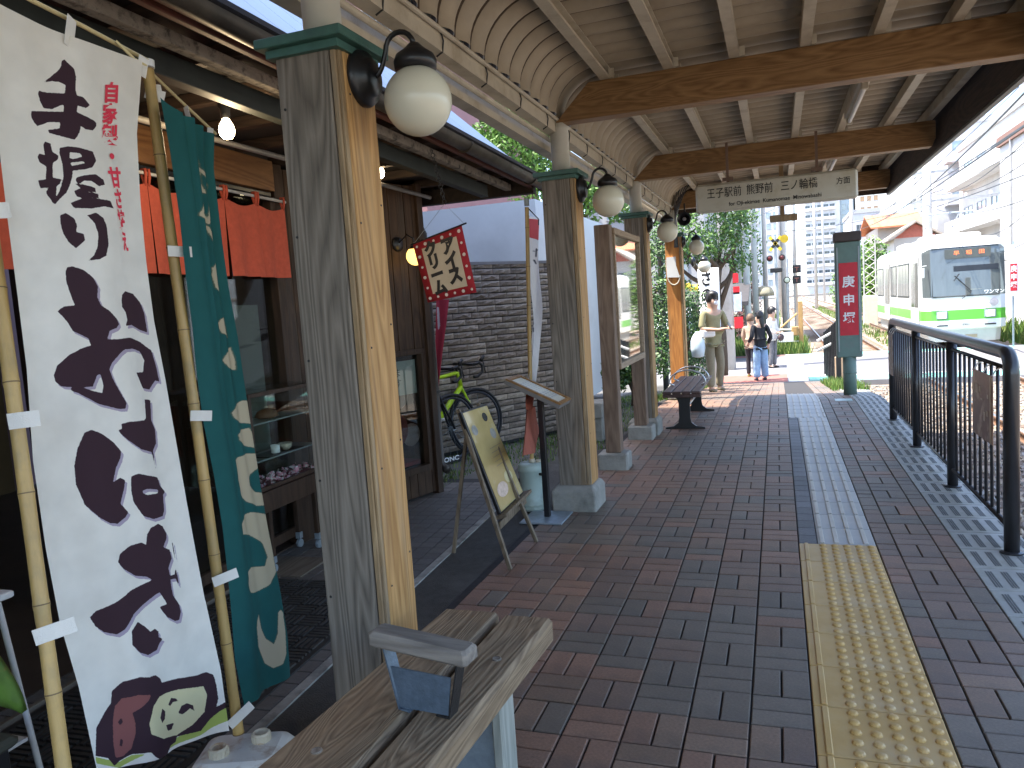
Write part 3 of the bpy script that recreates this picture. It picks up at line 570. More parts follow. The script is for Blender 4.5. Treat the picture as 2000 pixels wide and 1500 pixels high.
frontbox('fascia_wall', -3, 4.15, 2.432, 2.9, M_in, -.05, .03)
for y in (-.9, .75, 2.9, 4.1): frontbox('door_post', y, y + .085, .0, 2.21, M_dw, -.05, .05)
for y0, y1 in ((2.985, 3.5), (3.5, 4.1)):
    frontbox('window_rail', y0, y1, .06, .12, M_dw, -.03, .02)
    b = MB(); b.prism([(fx(y0) - .012, y0, .12), (fx(y0) - .004, y0, .12), (fx(y1) - .004, y1, .12), (fx(y1) - .012, y1, .12)], (0, 0, 2.09)); b.build('window_pane', glass('shop_window_glass', (.8, .85, .82), .07), shop)
frontbox('door_post', 3.48, 3.52, .12, 2.21, M_dw, -.03, .02)
frontbox('poster', 3.62, 3.98, .62, 1.55, mat('grey_poster_back', (.16, .165, .16), .8, .15, 4), -.045, -.035, 0)
# oblique plank wall with window, individual boards
wz0, wz1 = .255, 1.12; ws = (onplane(775, 850, Pa, Pb) - Pa).dot(PW); we = (onplane(827, 850, Pa, Pb) - Pa).dot(PW); ws = we - .55
nb = 16; M_pl = [wood('plank_%d' % i, (.032, .017, .010), (.085, .048, .026), 'z', .7, 9, seed=i * 2.7, c3=(.075, .06, .045), c3amt=.62) for i in range(3)]
def plank(s0, s1, z0, z1, i):
    b = MB(); a, c = Pa + PW * (s0 + .0025), Pa + PW * (s1 - .0025); o = random.uniform(-.002, .003); q = PN * (.02 + o)
    b.prism([a, c, c + q, a + q], (0, 0, 1)); b.v = [(x, y, z0 if z < .5 else z1) for x, y, z in b.v]; b.build('plank', M_pl[i % 3], shop)
for i in range(nb):
    s0, s1 = PL * i / nb, PL * (i + 1) / nb
    if s1 > ws + .01 and s0 < we - .01: plank(s0, s1, 0.02, wz0 - .01, i); plank(s0, s1, wz1 + .01, 2.4, i + 1)
    else: plank(s0, s1, .02, 2.4, i)
def wbar(s0, s1, z0, z1, d=.045, m=M_dw, name='window_frame', back=-.02, par=shop):
    b = MB(); a, c = Pa + PW * s0 + PN * back, Pa + PW * s1 + PN * back; q = PN * (d - back); b.prism([a, c, c + q, a + q], (0, 0, 1)); b.v = [(x, y, z0 if z < .5 else z1) for x, y, z in b.v]; return b.build(name, m, par, bevel=.003)
wbar(ws - .03, we + .03, wz0 - .05, wz0); wbar(ws - .03, we + .03, wz1, wz1 + .04); wbar(we, we + .035, wz0, wz1); wbar(ws - .035, ws, wz0, wz1)
wbar(ws, we, wz0, wz1, -.004, glass('shop_window_glass'), 'window_pane', -.008)
wbar(PL - .05, PL + .01, 0, 2.42, .05, M_dw, 'corner_post')
wbar(-.02, .05, 0, 2.42, .05, M_dw, 'corner_post')
wbar(ws, we - .02, wz1 - .3, wz1 - .04, -.012, mat('white_paper', (.42, .43, .40), .8, .05, 4), 'paper_notice', -.014)
b = MB(); c = Pa + PW * (we - .22) + PN * -.0095 + Vector((0, 0, wz1 - .17)); put_text(b, TX['masu'], c, PW, (0, 0, 1)); b.build('notice_lettering', M_ink, shop)
b = MB(); b.prism([Pa + PW * ws - PN * .05 + Vector((0, 0, wz0)), Pa + PW * we - PN * .05 + Vector((0, 0, wz0)), Pa + PW * we - PN * .45 + Vector((0, 0, wz0)), Pa + PW * ws - PN * .45 + Vector((0, 0, wz0))], (0, 0, .03)); b.build('window_shelf', mat('crimson_cloth', (.22, .015, .03), .8, .2, 10), shop)
# a pale printed curtain hung inside the window
b = MB(); 
for (s, z, r, m) in ((.26, .56, .16, 0), (.33, .82, .12, 1), (.45, .5, .1, 1), (.2, .9, .1, 0)):
    c = Pa + PW * (ws + s) - PN * (.03 + s * .01) + Vector((0, 0, z)); b.add([c + PW * r * math.cos(k * PI / 8) + Vector((0, 0, r * .9 * math.sin(k * PI / 8))) for k in range(16)], [tuple(range(16))], m)
b.build('window_print', [mat('faded_red_print', (.16, .035, .03), .8), mat('faded_pink_print', (.30, .20, .17), .8)], shop)
# eaves
def ez(y): return 2.33 + (5.9 - y) * .02
b = MB(); ys_ = [5.9, 1.5, -3]
sheet = [(-1.7, 2.375), (-2.1, 2.73), (-4.7, 5.1)]
for i in range(24):
    y0, y1 = 5.9 - i * .37, 5.9 - (i + 1) * .37 + .004
    for (xa, za), (xb, zb) in zip(sheet, sheet[1:]): b.add([(xa, y0, za + ez(y0) - 2.33), (xa, y1, za + ez(y1) - 2.33), (xb, y1, zb + ez(y1) - 2.33), (xb, y0, zb + ez(y0) - 2.33)], [(0, 1, 2, 3)])
    pass
b.build('roof_sheet', mat('blue_grey_roof_metal', (.27, .29, .33), .4, .08, 3, metal=.1), shop)
b = MB(); b.prism([(-1.75, 5.88, 2.37), (-4.7, 5.88, 2.37), (-4.7, 5.88, 5.05)], (0, -.03, 0)); b.build('gable_end', M_dw, shop)
def run(name, x, z0, z1, w, m, ya=-3, yb=5.88, bev=.004, y1z=None):
    b = MB(); b.prism([(x, ya, z0 + ez(ya) - 2.33), (x + w, ya, z0 + ez(ya) - 2.33), (x + w, ya, z1 + ez(ya) - 2.33), (x, ya, z1 + ez(ya) - 2.33)], (0, yb - ya, -(ez(ya) - ez(yb)))); return b.build(name, m, shop, bevel=bev)
b = MB()
for k in range(9):
    a = PI + PI * k / 8; 
pts = [(-1.7 + .048 * math.cos(PI + PI * k / 10), .048 * math.sin(PI + PI * k / 10)) for k in range(11)]
vs = []
for y in (-3, 5.9):
    vs += [(x, y, 2.37 + z + ez(y) - 2.33) for x, z in pts]
b.add(vs, [(i, i + 1, 12 + i, 11 + i) for i in range(10)]); 
for y in (5.9, 5.55, 4.3, 3.1, 1.9, .6): b.tube([(-1.7 + .052 * math.cos(PI + PI * k / 10), y - .02, 2.37 + .052 * math.sin(PI + PI * k / 10) + ez(y) - 2.33) for k in range(11)], .006, 6)
g_ = b.build('gutter', mat('bronze_gutter', (.055, .045, .035), .45, .3, 8, metal=.3, dirt=(.10, .085, .065), dscale=5), shop, smooth=True)
run('eave_fascia', -1.80, 2.335, 2.395, .03, mat('red_brown_fascia', (.11, .035, .022), .6, .3, 8))
M_peel = mat('peeling_white_timber', (.27, .235, .19), .9, .25, 30, .5, dirt=(.02, .017, .014), dscale=19, stretch=(1, .5, 1))
run('peeling_beam', -1.99, 2.335, 2.385, .05, M_peel); run('eave_beam', -2.12, 2.27, 2.36, .06, mat('green_black_beam', (.02, .024, .02), .6, .3, 10), yb=5.6)
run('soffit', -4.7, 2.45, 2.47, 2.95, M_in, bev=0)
b = MB(); b.prism([(-1.76, 5.80, 2.30), (-1.76, 5.88, 2.30), (-4.6, 5.88, 2.30), (-4.6, 5.80, 2.30)], (0, 0, .12)); b.build('end_beam', M_dwx, shop, bevel=.006)
for k in range(20):
    y = 5.5 - k * .42
    b = MB(); b.box(-3.1, -1.78, y, y + .05, 2.39 + ez(y) - 2.33, 2.446 + ez(y) - 2.33); b.build('rafter', wood('rafter_wood', (.03, .02, .015), (.07, .045, .03), 'x'), shop)
b = MB(); b.tube([(-2.5, -2, 2.33), (-2.5, 5.5, 2.31)], .014, 10); b.build('soffit_pipe', mat('grey_pipe', (.25, .23, .2), .5), shop, smooth=True)
b = MB(); b.cbox(-1.72, -1.62, 5.5, 5.6, 2.2, 2.33, .01) if False else None
# downpipe
x, y = -2.82, 6.0
t = thing('downpipe', 'dark bronze rain downpipe at the corner of the plank wall', 'downpipe', (x, y, 0))
b = MB(); b.tube([(x - .12, y - .1, 2.34), (x - .12, y - .1, 2.24), (x - .08, y - .07, 2.19), (x - .02, y - .01, 2.15), (x, y, 2.10), (x, y, .13), (x + .02, y - .01, .09), (x + .08, y - .03, .07)], .037, 14); b.build('pipe', MATS['bronze_gutter'], t, smooth=True)
for z in (1.55, .75): b = MB(); b.lathe([(.045, -.012), (.045, .012)], 14, Matrix.Translation((x, y, z))); b.box(x - .09, x - .04, y - .005, y + .005, z - .008, z + .008); b.build('clip', M_blackm, t)
# curtain (noren)
nz1, nz0 = 2.175, 1.71
t = thing('noren_curtain', 'short orange red curtain of split panels over the shop entrance', 'curtain', (fx(2.7) + .1, 2.7, 2.18))
b = MB(); b.tube([(fx(.9) + .08, .9, 2.20), (fx(4.22) + .08, 4.22, 2.185)], .009, 10); b.build('rod', mat('white_rod', (.7, .68, .62), .4), t, smooth=True)
M_nor = mat('orange_red_linen', (.54, .095, .05), .9, .14, 30, .3, bscale=300)
npan = 11; pw = (4.2 - .95) / npan
for i in range(npan):
    b = MB(); y0 = .95 + i * pw; nu, nv = 10, 12; vs = []; ph = random.uniform(0, 6); s0 = random.uniform(-.012, .012)
    for v in range(nv + 1):
        for u in range(nu + 1):
            f, h = u / nu, v / nv; z = nz1 - .03 + (nz0 - nz1 + .03) * h - (.028 * math.sin(PI * f) if v == 0 else 0); spread = .0025 + .012 * h
            d = .014 * math.sin(f * 9 + ph) * (.3 + h) + s0 * h
            yy = y0 + spread * .5 + (pw - spread) * f; vs.append((fx(yy) + .08 + d, yy, z))
    b.add(vs, [(v * (nu + 1) + u, v * (nu + 1) + u + 1, (v + 1) * (nu + 1) + u + 1, (v + 1) * (nu + 1) + u) for v in range(nv) for u in range(nu)])
    for f in (.04, .96):
        yy = y0 + pw * f; c = fx(yy) + .08; b.tube([(c, yy, nz1 - .045), (c + .012, yy, nz1 + .0), (c + .011, yy, nz1 + .032), (c - .011, yy, nz1 + .034), (c - .012, yy, nz1), (c, yy, nz1 - .04)], .009, 4)
    b.build('curtain_panel', M_nor, t, smooth=True)
# display case
t = thing('display_case', 'low dark wooden glass display case on casters in the shop front', 'display case', (-2.86, 3.8, 0))
cx0, cx1, cy0, cy1 = -2.975, -2.735, 3.44, 4.12; fr = .022
def cb(n, m, *a, bev=.002): b = MB(); b.box(*a); return b.build(n, m, t, bevel=bev)
for xx in (cx0, cx1 - fr):
    for yy in (cy0, cy1 - fr): cb('corner_bar', M_dw, xx, xx + fr, yy, yy + fr, .43, 1.03)
for yy in (cy0, cy1 - fr):
    for z in (1.031, .50): cb('frame_rail', M_dw, cx0, cx1, yy, yy + fr, z, z + .022)
for xx in (cx0, cx1 - fr):
    for z in (1.031, .50): cb('frame_rail', M_dw, xx, xx + fr, cy0 + fr, cy1 - fr, z, z + .0215)
cb('base_board', M_dw, cx0 - .01, cx1 + .01, cy0 - .01, cy1 + .01, .38, .495)
GL = glass('case_glass', (.9, .95, .93), .03)
cb('glass_top', GL, cx0 + .004, cx1 - .004, cy0 + .004, cy1 - .004, 1.054, 1.059, bev=0)
cb('glass_side', GL, cx0 + fr, cx1 - fr, cy0 + .008, cy0 + .012, .522, 1.03, bev=0); cb('glass_side', GL, cx1 - .012, cx1 - .008, cy0 + fr, cy1 - fr, .522, 1.03, bev=0)
for z in (.66, .87): cb('shelf', mat('grey_glass_shelf', (.2, .22, .21), .3), cx0 + .01, cx1 - .03, cy0 + .02, cy1 - .02, z, z + .008, bev=0)
cb('shelf_cloth', MATS['crimson_cloth'], cx0 + .01, cx1 - .03, cy0 + .03, cy1 - .03, .496, .503, bev=0)
for yy in (cy0 + .14, cy1 - .08):
    for xx in (cx0 + .05, cx1 - .05):
        l = cb('leg', M_dw, xx - .014, xx + .014, yy - .014, yy + .014, .10, .379); w = MB(); w.lathe([(.026, -.01), (.028, 0), (.026, .01)], 14, Matrix.Translation((xx, yy, .028)) @ Matrix.Rotation(PI / 2, 4, 'Y')); w.box(xx - .016, xx + .016, yy - .016, yy + .016, .06, .098); w.build('caster', M_galv, l, smooth=False)
# things inside the case
M_por = mat('white_porcelain', (.75, .75, .72), .2)
b = MB(); b.lathe([(.018, .0), (.026, .004), (.027, .05), (.024, .05), (.022, .01)], 16, Matrix.Translation((-2.80, 3.72, .675)))
tag(b.build('porcelain_cup', M_por, loc=(-2.80, 3.72, .668), smooth=True), 'small white porcelain cup on a tray inside the display case', 'cup')
b = MB(); b.cbox(-2.9, -2.76, 3.60, 3.95, .6685, .6745, .003); tag(b.build('black_tray', M_black, loc=(-2.83, 3.78, .67)), 'black tray under the white cup in the display case', 'tray')
b = MB(); b.lathe([(.02, 0), (.035, .012), (.042, .04), (.038, .04), (.02, .01)], 16, Matrix.Translation((-2.81, 3.83, .6755))); tag(b.build('rice_bowl', mat('patterned_bowl', (.4, .36, .28), .3, .4, 60), loc=(-2.81, 3.83, .676), smooth=True), 'small patterned bowl beside the white cup', 'bowl')
b = MB(); b.lathe([(.05, 0), (.07, .01), (.055, .04), (.02, .055)], 14, Matrix.Translation((-2.86, 3.75, .879))); tag(b.build('sweet_sample', mat('brown_sweet', (.12, .06, .03), .7, .4, 30, .5), loc=(-2.86, 3.75, .88), smooth=True), 'mound of brown sweets on the upper shelf of the case', 'food sample')
b = MB()
for _ in range(150):
    c = Vector((random.uniform(cx0 + .07, cx1 - .04), random.uniform(cy0 + .06, cy1 - .05), .505 + random.uniform(0, .05))); r = random.uniform(.008, .014); n = Vector((random.uniform(-1, 1), random.uniform(-1, 1), random.uniform(.2, 1))).normalized(); u = n.orthogonal().normalized(); w = n.cross(u)
    for k in range(5): a = k * 2 * PI / 5; d = u * math.cos(a) + w * math.sin(a); e = n.cross(d); b.add([c, c + d * r * .7 + e * r * .45, c + d * r * 1.1, c + d * r * .7 - e * r * .45], [(0, 1, 2, 3)], random.randrange(2))
tag(b.build('cherry_blossoms', [mat('pale_pink_petal', (.75, .30, .38), .7), mat('white_petal', (.75, .62, .62), .7)]), 'artificial pink cherry blossoms spread on red cloth in the case', 'flowers', kind='stuff')
# floor mat with basket weave ribs
t = thing('door_mat', 'black rubber mat with basket weave ribs at the shop door', 'mat', (-2.2, 2.6, 0), SHA)
b = MB(); C0 = [shp(.12, -2.6), shp(.98, -2.6), shp(.98, .93), shp(.12, .93)]; b.prism([Vector((p.x, p.y, .0)) for p in C0], (0, 0, .008)); M_rub = mat('black_rubber', (.022, .021, .020), .6, .3, 30); b.build('mat_base', M_rub, t)
b = MB(); q = .112
for i in range(7):
    for j in range(-23, 8):
        for k in range(4):
            o = (k + .5) * q / 4; u0, v0 = .14 + i * q * 1.03, j * q * 1.03
            if (i + j) % 2: A = (u0 + o - .008, v0 + .006, u0 + o + .008, v0 + q - .006)
            else: A = (u0 + .006, v0 + o - .008, u0 + q - .006, v0 + o + .008)
            b.prism([shp(A[0], A[1], .0085), shp(A[2], A[1], .0085), shp(A[2], A[3], .0085), shp(A[0], A[3], .0085)], (0, 0, .009))
tag(b.build('woven_ribs', mat('black_rubber_rib', (.045, .042, .038), .55, .3, 20), t), kind='stuff')
b = MB(); b.prism([shp(1.0, -2, .0), shp(1.02, -2, .0), shp(1.02, .95, .0), shp(1.0, .95, .0)], (0, 0, .02)); b.prism([shp(.72, .98, -.01), shp(1.15, .98, -.01), shp(1.15, 1.3, -.01), shp(.72, 1.3, -.01)], (0, 0, .018))
tag(b.build('door_sill', wood('sill_wood', (.10, .08, .06), (.20, .17, .13), 'y'), loc=(-2.7, 2.5, .01)), 'worn wooden sill boards beside the black mat', 'sill')
# light bulbs under the eave
def bulb(P, label, e=6):
    t = thing('light_bulb', label, 'light bulb', P, 0, 'lit bulbs under the shop eave')
    b = MB(); b.lathe([(.012, .07), (.014, .05), (.03, .02), (.034, 0), (.03, -.02), (.018, -.034), (.004, -.038)], 20, Matrix.Translation(P)); b.build('glass_bulb', mat('lit_warm_bulb', (1, .9, .7), .4, emit=(1, .80, .50), estr=6), t, smooth=True)
    b = MB(); b.lathe([(.02, .05), (.022, .09), (.028, .10), (.028, .17)], 16, Matrix.Translation(P)); b.build('lamp_holder', M_black, t, smooth=True)
P1 = onx(443, 255, -2.25); bulb(P1, 'small lit bulb under the eave right of the teal banner')
lp = bpy.data.lights.new('bulb_light', 'POINT'); lp.energy = 1.5; lp.color = (1, .75, .45); lp.shadow_soft_size = .04; lo_ = bpy.data.objects.new('bulb_light', lp); COL.objects.link(lo_); lo_.location = P1 + Vector((.02, 0, -.07))
P2 = onx(741, 338, -2.5); bulb(P2, 'tiny lit bulb seen just right of the nearest post')
# wall lamp on the plank wall
P = onplane(771, 478, Pa, Pb); t = thing('globe_wall_lamp', 'lit amber globe lamp on the dark plank wall behind the ice cream sign', 'wall lamp', P)
R_ = Matrix.Translation(P + PN * .02) @ PN.to_track_quat('Z', 'Y').to_matrix().to_4x4()
b = MB(); b.lathe([(.055, 0), (.055, .015), (.03, .025), (.01, .03)], 20, R_); b.build('back_plate', M_black, t, smooth=True)
gc = P + PN * .17 + Vector((0, 0, -.1)) + PW * .03
b = MB(); b.tube([P + PN * .03, P + PN * .08 + Vector((0, 0, .03)), P + PN * .13 + Vector((0, 0, .06)), P + PN * .17 + Vector((0, 0, .03)) + PW * .02, gc + Vector((0, 0, .07))], .006, 8); b.lathe([(.045, .05), (.03, .075), (.01, .085)], 16, Matrix.Translation(gc)); b.build('arm', M_black, t, smooth=True)
b = MB(); b.ball(gc, .068, 20, 14); b.build('globe', mat('amber_lit_globe', (.8, .5, .15), .3, emit=(1, .62, .15), estr=.55), t, smooth=True)

# ================================================================== PRINTED CLOTH
def sdf(P, poly):                                # P (N,2), polygon -> signed distance, inside positive (photo pixels)
    A = np.array(poly, float); B = np.roll(A, -1, 0); d = np.full(len(P), 1e9); ins = np.zeros(len(P), bool)
    for a, b in zip(A, B):
        e = b - a; t = np.clip(((P - a) @ e) / max(e @ e, 1e-9), 0, 1); q = P - a - t[:, None] * e; d = np.minimum(d, (q ** 2).sum(1))
        c = (a[1] > P[:, 1]) != (b[1] > P[:, 1])
        with np.errstate(divide='ignore', invalid='ignore'): ins ^= c & (P[:, 0] < (b[0] - a[0]) * (P[:, 1] - a[1]) / (b[1] - a[1] if b[1] != a[1] else 1e-9) + a[0])
    return np.where(ins, np.sqrt(d), -np.sqrt(d))
def sline(P, pts, w):
    d = np.full(len(P), 1e9)
    for a, b in zip(pts, pts[1:]):
        a, b = np.array(a, float), np.array(b, float); e = b - a; t = np.clip(((P - a) @ e) / (e @ e), 0, 1); q = P - a - t[:, None] * e; d = np.minimum(d, (q ** 2).sum(1))
    return w - np.sqrt(d)
def smooth_poly(p, it=1):
    for _ in range(it): p = [q for a, b in zip(p, p[1:] + p[:1]) for q in ((a[0] * .8 + b[0] * .2, a[1] * .8 + b[1] * .2), (a[0] * .2 + b[0] * .8, a[1] * .2 + b[1] * .8))]
    return p
def cv(pts, ox, oy, s=3.0): return [(ox + x / s, oy + y / s) for x, y in pts]
def cloth(name, mat_, rowsL, rowsR, A, B, nu, nv, wave, layers, parent=None, top_sag=0):
    """grid between two traced side edges, laid on the upright plane A-B; layers: attribute -> function of photo points"""
    L_, R_ = np.array(rowsL, float), np.array(rowsR, float); ts = np.linspace(0, 1, len(L_)); pts = []; uv = []
    for j in range(nv + 1):
        v = j / nv; l = np.array([np.interp(v, ts, L_[:, 0]), np.interp(v, ts, L_[:, 1])]); r = np.array([np.interp(v, ts, R_[:, 0]), np.interp(v, ts, R_[:, 1])])
        for i in range(nu + 1): u = i / nu; q = l * (1 - u) + r * u; q[1] += top_sag * math.sin(PI * u) * max(0, 1 - v * 6); pts.append(q); uv.append((u, v))
    P = np.array(pts); n = Vector((-(B[1] - A[1]), B[0] - A[0], 0)).normalized(); vs = []
    for (x, y), (u, v) in zip(pts, uv): vs.append(onplane(x, y, A, B) + n * wave(u, v))
    mb = MB(); mb.add(vs, [(j * (nu + 1) + i, j * (nu + 1) + i + 1, (j + 1) * (nu + 1) + i + 1, (j + 1) * (nu + 1) + i) for j in range(nv) for i in range(nu)])
    o = mb.build(name, mat_, parent, smooth=True)
    for at, fn in layers.items():
        a = o.data.attributes.new(at, 'FLOAT', 'POINT'); a.data.foreach_set('value', fn(P).astype(np.float32))
    return o
def union(polys, holes=(), lines=()):
    def f(P):
        d = np.full(len(P), -1e9)
        for p in polys: d = np.maximum(d, sdf(P, p))
        for p in holes: d = np.minimum(d, -sdf(P, p))
        for l, w in lines: d = np.maximum(d, sline(P, l, w))
        return d
    return f
def shift(f, dx, dy): return lambda P: f(P - np.array([dx, dy]))
te = cv([(258, 482), (300, 450), (340, 415), (358, 390), (362, 358), (375, 347), (400, 375), (428, 405), (437, 450), (434, 520), (440, 562), (475, 572), (515, 620), (490, 638), (445, 622), (440, 660), (500, 690), (552, 718), (554, 742), (530, 768), (490, 762), (462, 742), (455, 780), (430, 822), (350, 795), (292, 778), (285, 760), (350, 752), (355, 716), (290, 714), (225, 738), (205, 715), (188, 680), (190, 648), (370, 655), (372, 612), (345, 622), (310, 638), (262, 632), (240, 590), (228, 545), (235, 530), (280, 540), (378, 548), (382, 498), (350, 480), (310, 474)], 0, 0)
ni1 = cv([(258, 845), (268, 828), (300, 838), (310, 888), (345, 912), (340, 935), (312, 955), (312, 1040), (362, 1050), (350, 1078), (334, 1090), (330, 1150), (315, 1195), (300, 1170), (272, 1128), (288, 1098), (242, 1102), (230, 1056), (272, 1050), (276, 975), (238, 952), (225, 920), (235, 897), (268, 908)], 0, 0)
ni2 = cv([(350, 866), (400, 858), (455, 868), (530, 893), (550, 945), (525, 985), (480, 996), (420, 1002), (418, 1035), (408, 1080), (388, 1130), (352, 1165), (325, 1196), (310, 1190), (350, 1120), (372, 1040), (366, 960), (350, 900)], 0, 0)
ni3 = cv([(440, 1042), (480, 1030), (545, 1024), (598, 1058), (604, 1085), (565, 1094), (520, 1064), (480, 1062), (450, 1082), (436, 1062)], 0, 0)
ni4 = cv([(430, 1078), (480, 1085), (540, 1103), (546, 1130), (500, 1128), (562, 1140), (560, 1165), (500, 1160), (640, 1178), (664, 1222), (600, 1212), (520, 1225), (430, 1220), (408, 1190), (470, 1165), (440, 1150), (428, 1120), (464, 1104)], 0, 0)
nih = [cv([(405, 893), (455, 900), (474, 920), (420, 935), (403, 925)], 0, 0), cv([(408, 955), (470, 948), (490, 958), (415, 975)], 0, 0)]
ri1 = cv([(352, 1262), (385, 1248), (430, 1280), (445, 1320), (440, 1360), (480, 1372), (488, 1410), (440, 1456), (400, 1420), (370, 1370), (354, 1310)], 0, 0)
ri2 = [(166, 421.7), (181.7, 416), (196.7, 426.7), (204, 443), (207.5, 477), (202, 500), (189, 507), (167, 510), (178, 500), (185, 482), (186, 457), (179, 437)]
o1 = cv([(380, 95), (390, 66), (420, 61), (480, 82), (530, 125), (558, 180), (555, 240), (575, 290), (622, 322), (670, 372), (682, 402), (665, 422), (625, 440), (612, 490), (680, 488), (760, 478), (840, 500), (920, 550), (950, 640), (970, 736), (945, 728), (905, 782), (850, 775), (815, 712), (800, 684), (858, 680), (872, 610), (840, 560), (780, 543), (720, 548), (690, 568), (640, 625), (625, 665), (650, 730), (700, 820), (726, 860), (718, 895), (680, 896), (560, 866), (440, 800), (410, 788), (418, 768), (370, 765), (340, 740), (330, 700), (345, 642), (400, 580), (460, 545), (522, 524), (505, 482), (420, 440), (380, 372), (338, 322), (372, 296), (432, 290), (405, 220), (384, 150)], 0, 500)
oh = cv([(470, 768), (530, 765), (556, 700), (575, 690), (592, 760), (585, 804), (520, 788)], 0, 500)
o2 = cv([(705, 260), (710, 228), (735, 206), (800, 220), (850, 270), (877, 332), (896, 446), (840, 430), (780, 403), (730, 410), (746, 375), (735, 330), (708, 300)], 0, 500)
h1 = cv([(480, 1035), (520, 1017), (580, 1040), (650, 1090), (696, 1145), (690, 1185), (665, 1240), (645, 1325), (690, 1298), (720, 1312), (712, 1370), (690, 1450), (740, 1500), (720, 1530), (670, 1566), (620, 1562), (560, 1530), (490, 1460), (445, 1340), (434, 1230), (446, 1130)], 0, 500)
h2 = cv([(863, 840), (910, 843), (912, 960), (940, 1020), (944, 1100), (917, 1142), (935, 1250), (905, 1150), (820, 1132), (740, 1082), (690, 1040), (678, 1020), (700, 1012), (695, 984), (740, 972), (850, 963), (866, 950)], 0, 500)
h3 = cv([(755, 1290), (800, 1275), (945, 1298), (965, 1350), (1002, 1385), (985, 1402), (990, 1490), (975, 1527), (900, 1542), (830, 1522), (770, 1440), (755, 1370)], 0, 500); hh = cv([(826, 1375), (860, 1364), (948, 1370), (940, 1392), (860, 1400), (832, 1392)], 0, 500)
g1 = cv([(848, 190), (855, 130), (880, 92), (935, 70), (970, 85), (1000, 130), (998, 160), (968, 208), (1020, 225), (1033, 275), (1003, 332), (1015, 380), (1020, 440), (1030, 490), (1075, 545), (1086, 590), (1070, 637), (1040, 642), (985, 617), (945, 572), (935, 556), (985, 540), (935, 470), (900, 490), (830, 540), (760, 592), (700, 680), (660, 712), (600, 702), (563, 672), (533, 620), (560, 580), (640, 530), (740, 458), (888, 398), (855, 378), (780, 372), (700, 330), (664, 290), (680, 240), (750, 195), (820, 178)], 0, 1000)
g2 = cv([(740, 690), (785, 638), (840, 670), (875, 700), (905, 683), (928, 700), (930, 735), (957, 740), (935, 770), (915, 810), (850, 834), (790, 817), (742, 772)], 0, 1000)
g3 = [cv([(1034, 160), (1046, 190), (1062, 290), (1048, 240)], 0, 1000), cv([(1010, 378), (1050, 370), (1060, 330), (1075, 400), (1080, 445), (1058, 395), (1015, 398)], 0, 1000)]
oh1 = cv([(575, 1270), (620, 1180), (652, 1120), (655, 1050), (700, 990), (780, 958), (850, 960), (900, 952), (935, 975), (945, 1000), (1050, 978), (1180, 965), (1240, 945), (1275, 960), (1290, 1020), (1300, 1100), (1290, 1150), (1340, 1110), (1345, 1140), (1280, 1200), (1200, 1290), (1050, 1320), (1040, 1350), (1000, 1370), (960, 1420), (910, 1440), (870, 1420), (850, 1395), (760, 1415), (700, 1460), (675, 1490), (640, 1445), (575, 1435)], 0, 1000)
ohr = cv([(672, 1140), (700, 1090), (780, 1062), (855, 1062), (835, 1095), (800, 1130), (752, 1170), (768, 1230), (772, 1290), (757, 1380), (720, 1430), (680, 1442), (668, 1350), (665, 1220)], 0, 1000)
ohc = cv([(838, 1230), (868, 1130), (920, 1080), (980, 1060), (1060, 1042), (1222, 1030), (1243, 1080), (1226, 1180), (1150, 1250), (1050, 1312), (940, 1322), (850, 1290)], 0, 1000)
ohm = [cv(q, 0, 1000) for q in ([(920, 1200), (940, 1150), (966, 1165), (960, 1210), (935, 1232)], [(990, 1132), (1010, 1092), (1040, 1095), (1055, 1110), (1020, 1118), (1005, 1138)], [(1055, 1182), (1078, 1138), (1110, 1125), (1150, 1138), (1160, 1172), (1130, 1155), (1085, 1190)], [(968, 1247), (1030, 1238), (1012, 1275), (980, 1282)], [(690, 1230), (705, 1200), (712, 1230), (700, 1250)], [(700, 1370), (705, 1320), (716, 1340), (712, 1375)])]
ohg = [cv(q, 0, 1000) for q in ([(575, 1440), (640, 1455), (700, 1465), (760, 1420), (850, 1400), (1000, 1380), (1200, 1315), (1345, 1225), (1340, 1130), (1280, 1180), (1180, 1270), (1040, 1330), (860, 1380), (700, 1500), (580, 1480)], [(585, 1365), (610, 1350), (620, 1310), (640, 1345), (632, 1392)])]
dark = [te, ni1, ni2, ni3, ni4, ri1, ri2, o1, o2, h1, h2, h3, g1, g2] + g3
holes = nih + [oh, hh]
f_dark = union(dark, holes)
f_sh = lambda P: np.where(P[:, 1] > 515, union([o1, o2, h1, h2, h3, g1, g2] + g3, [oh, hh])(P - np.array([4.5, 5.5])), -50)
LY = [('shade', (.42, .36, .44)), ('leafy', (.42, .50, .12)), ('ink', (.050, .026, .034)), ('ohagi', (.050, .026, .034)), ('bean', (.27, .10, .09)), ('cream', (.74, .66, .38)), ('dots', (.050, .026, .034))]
A1, B1 = (-1.66, 1.28), (-1.575, 1.76)
def wv1(u, v): return .016 * math.sin(7 * u + 2.2 * v) * (.35 + v) + .006 * math.sin(17 * u - 3 * v + 1) * (.3 + .7 * v) + .02 * max(0, u - .78) * 4 * math.sin(3 * v + .5) * (1 if v < .8 else .6)
RL = [(-15, -2), (-10, 140), (2, 300), (17, 420), (37, 567), (57, 720), (70, 900), (95, 1070), (123, 1217), (160, 1345), (196, 1512)]
RRr = [(283, 118), (275, 260), (284, 390), (297, 510), (313, 625), (335, 740), (360, 890), (383, 1030), (408, 1175), (436, 1310), (450, 1428)]
ban1 = thing('banner_flag', 'tall white cloth banner with dark brush lettering and a rice cake picture', 'banner', (-1.66, 1.28, 0), 0)
M_ban1 = inkmat('white_banner_cloth', (.83, .80, .71), LY)
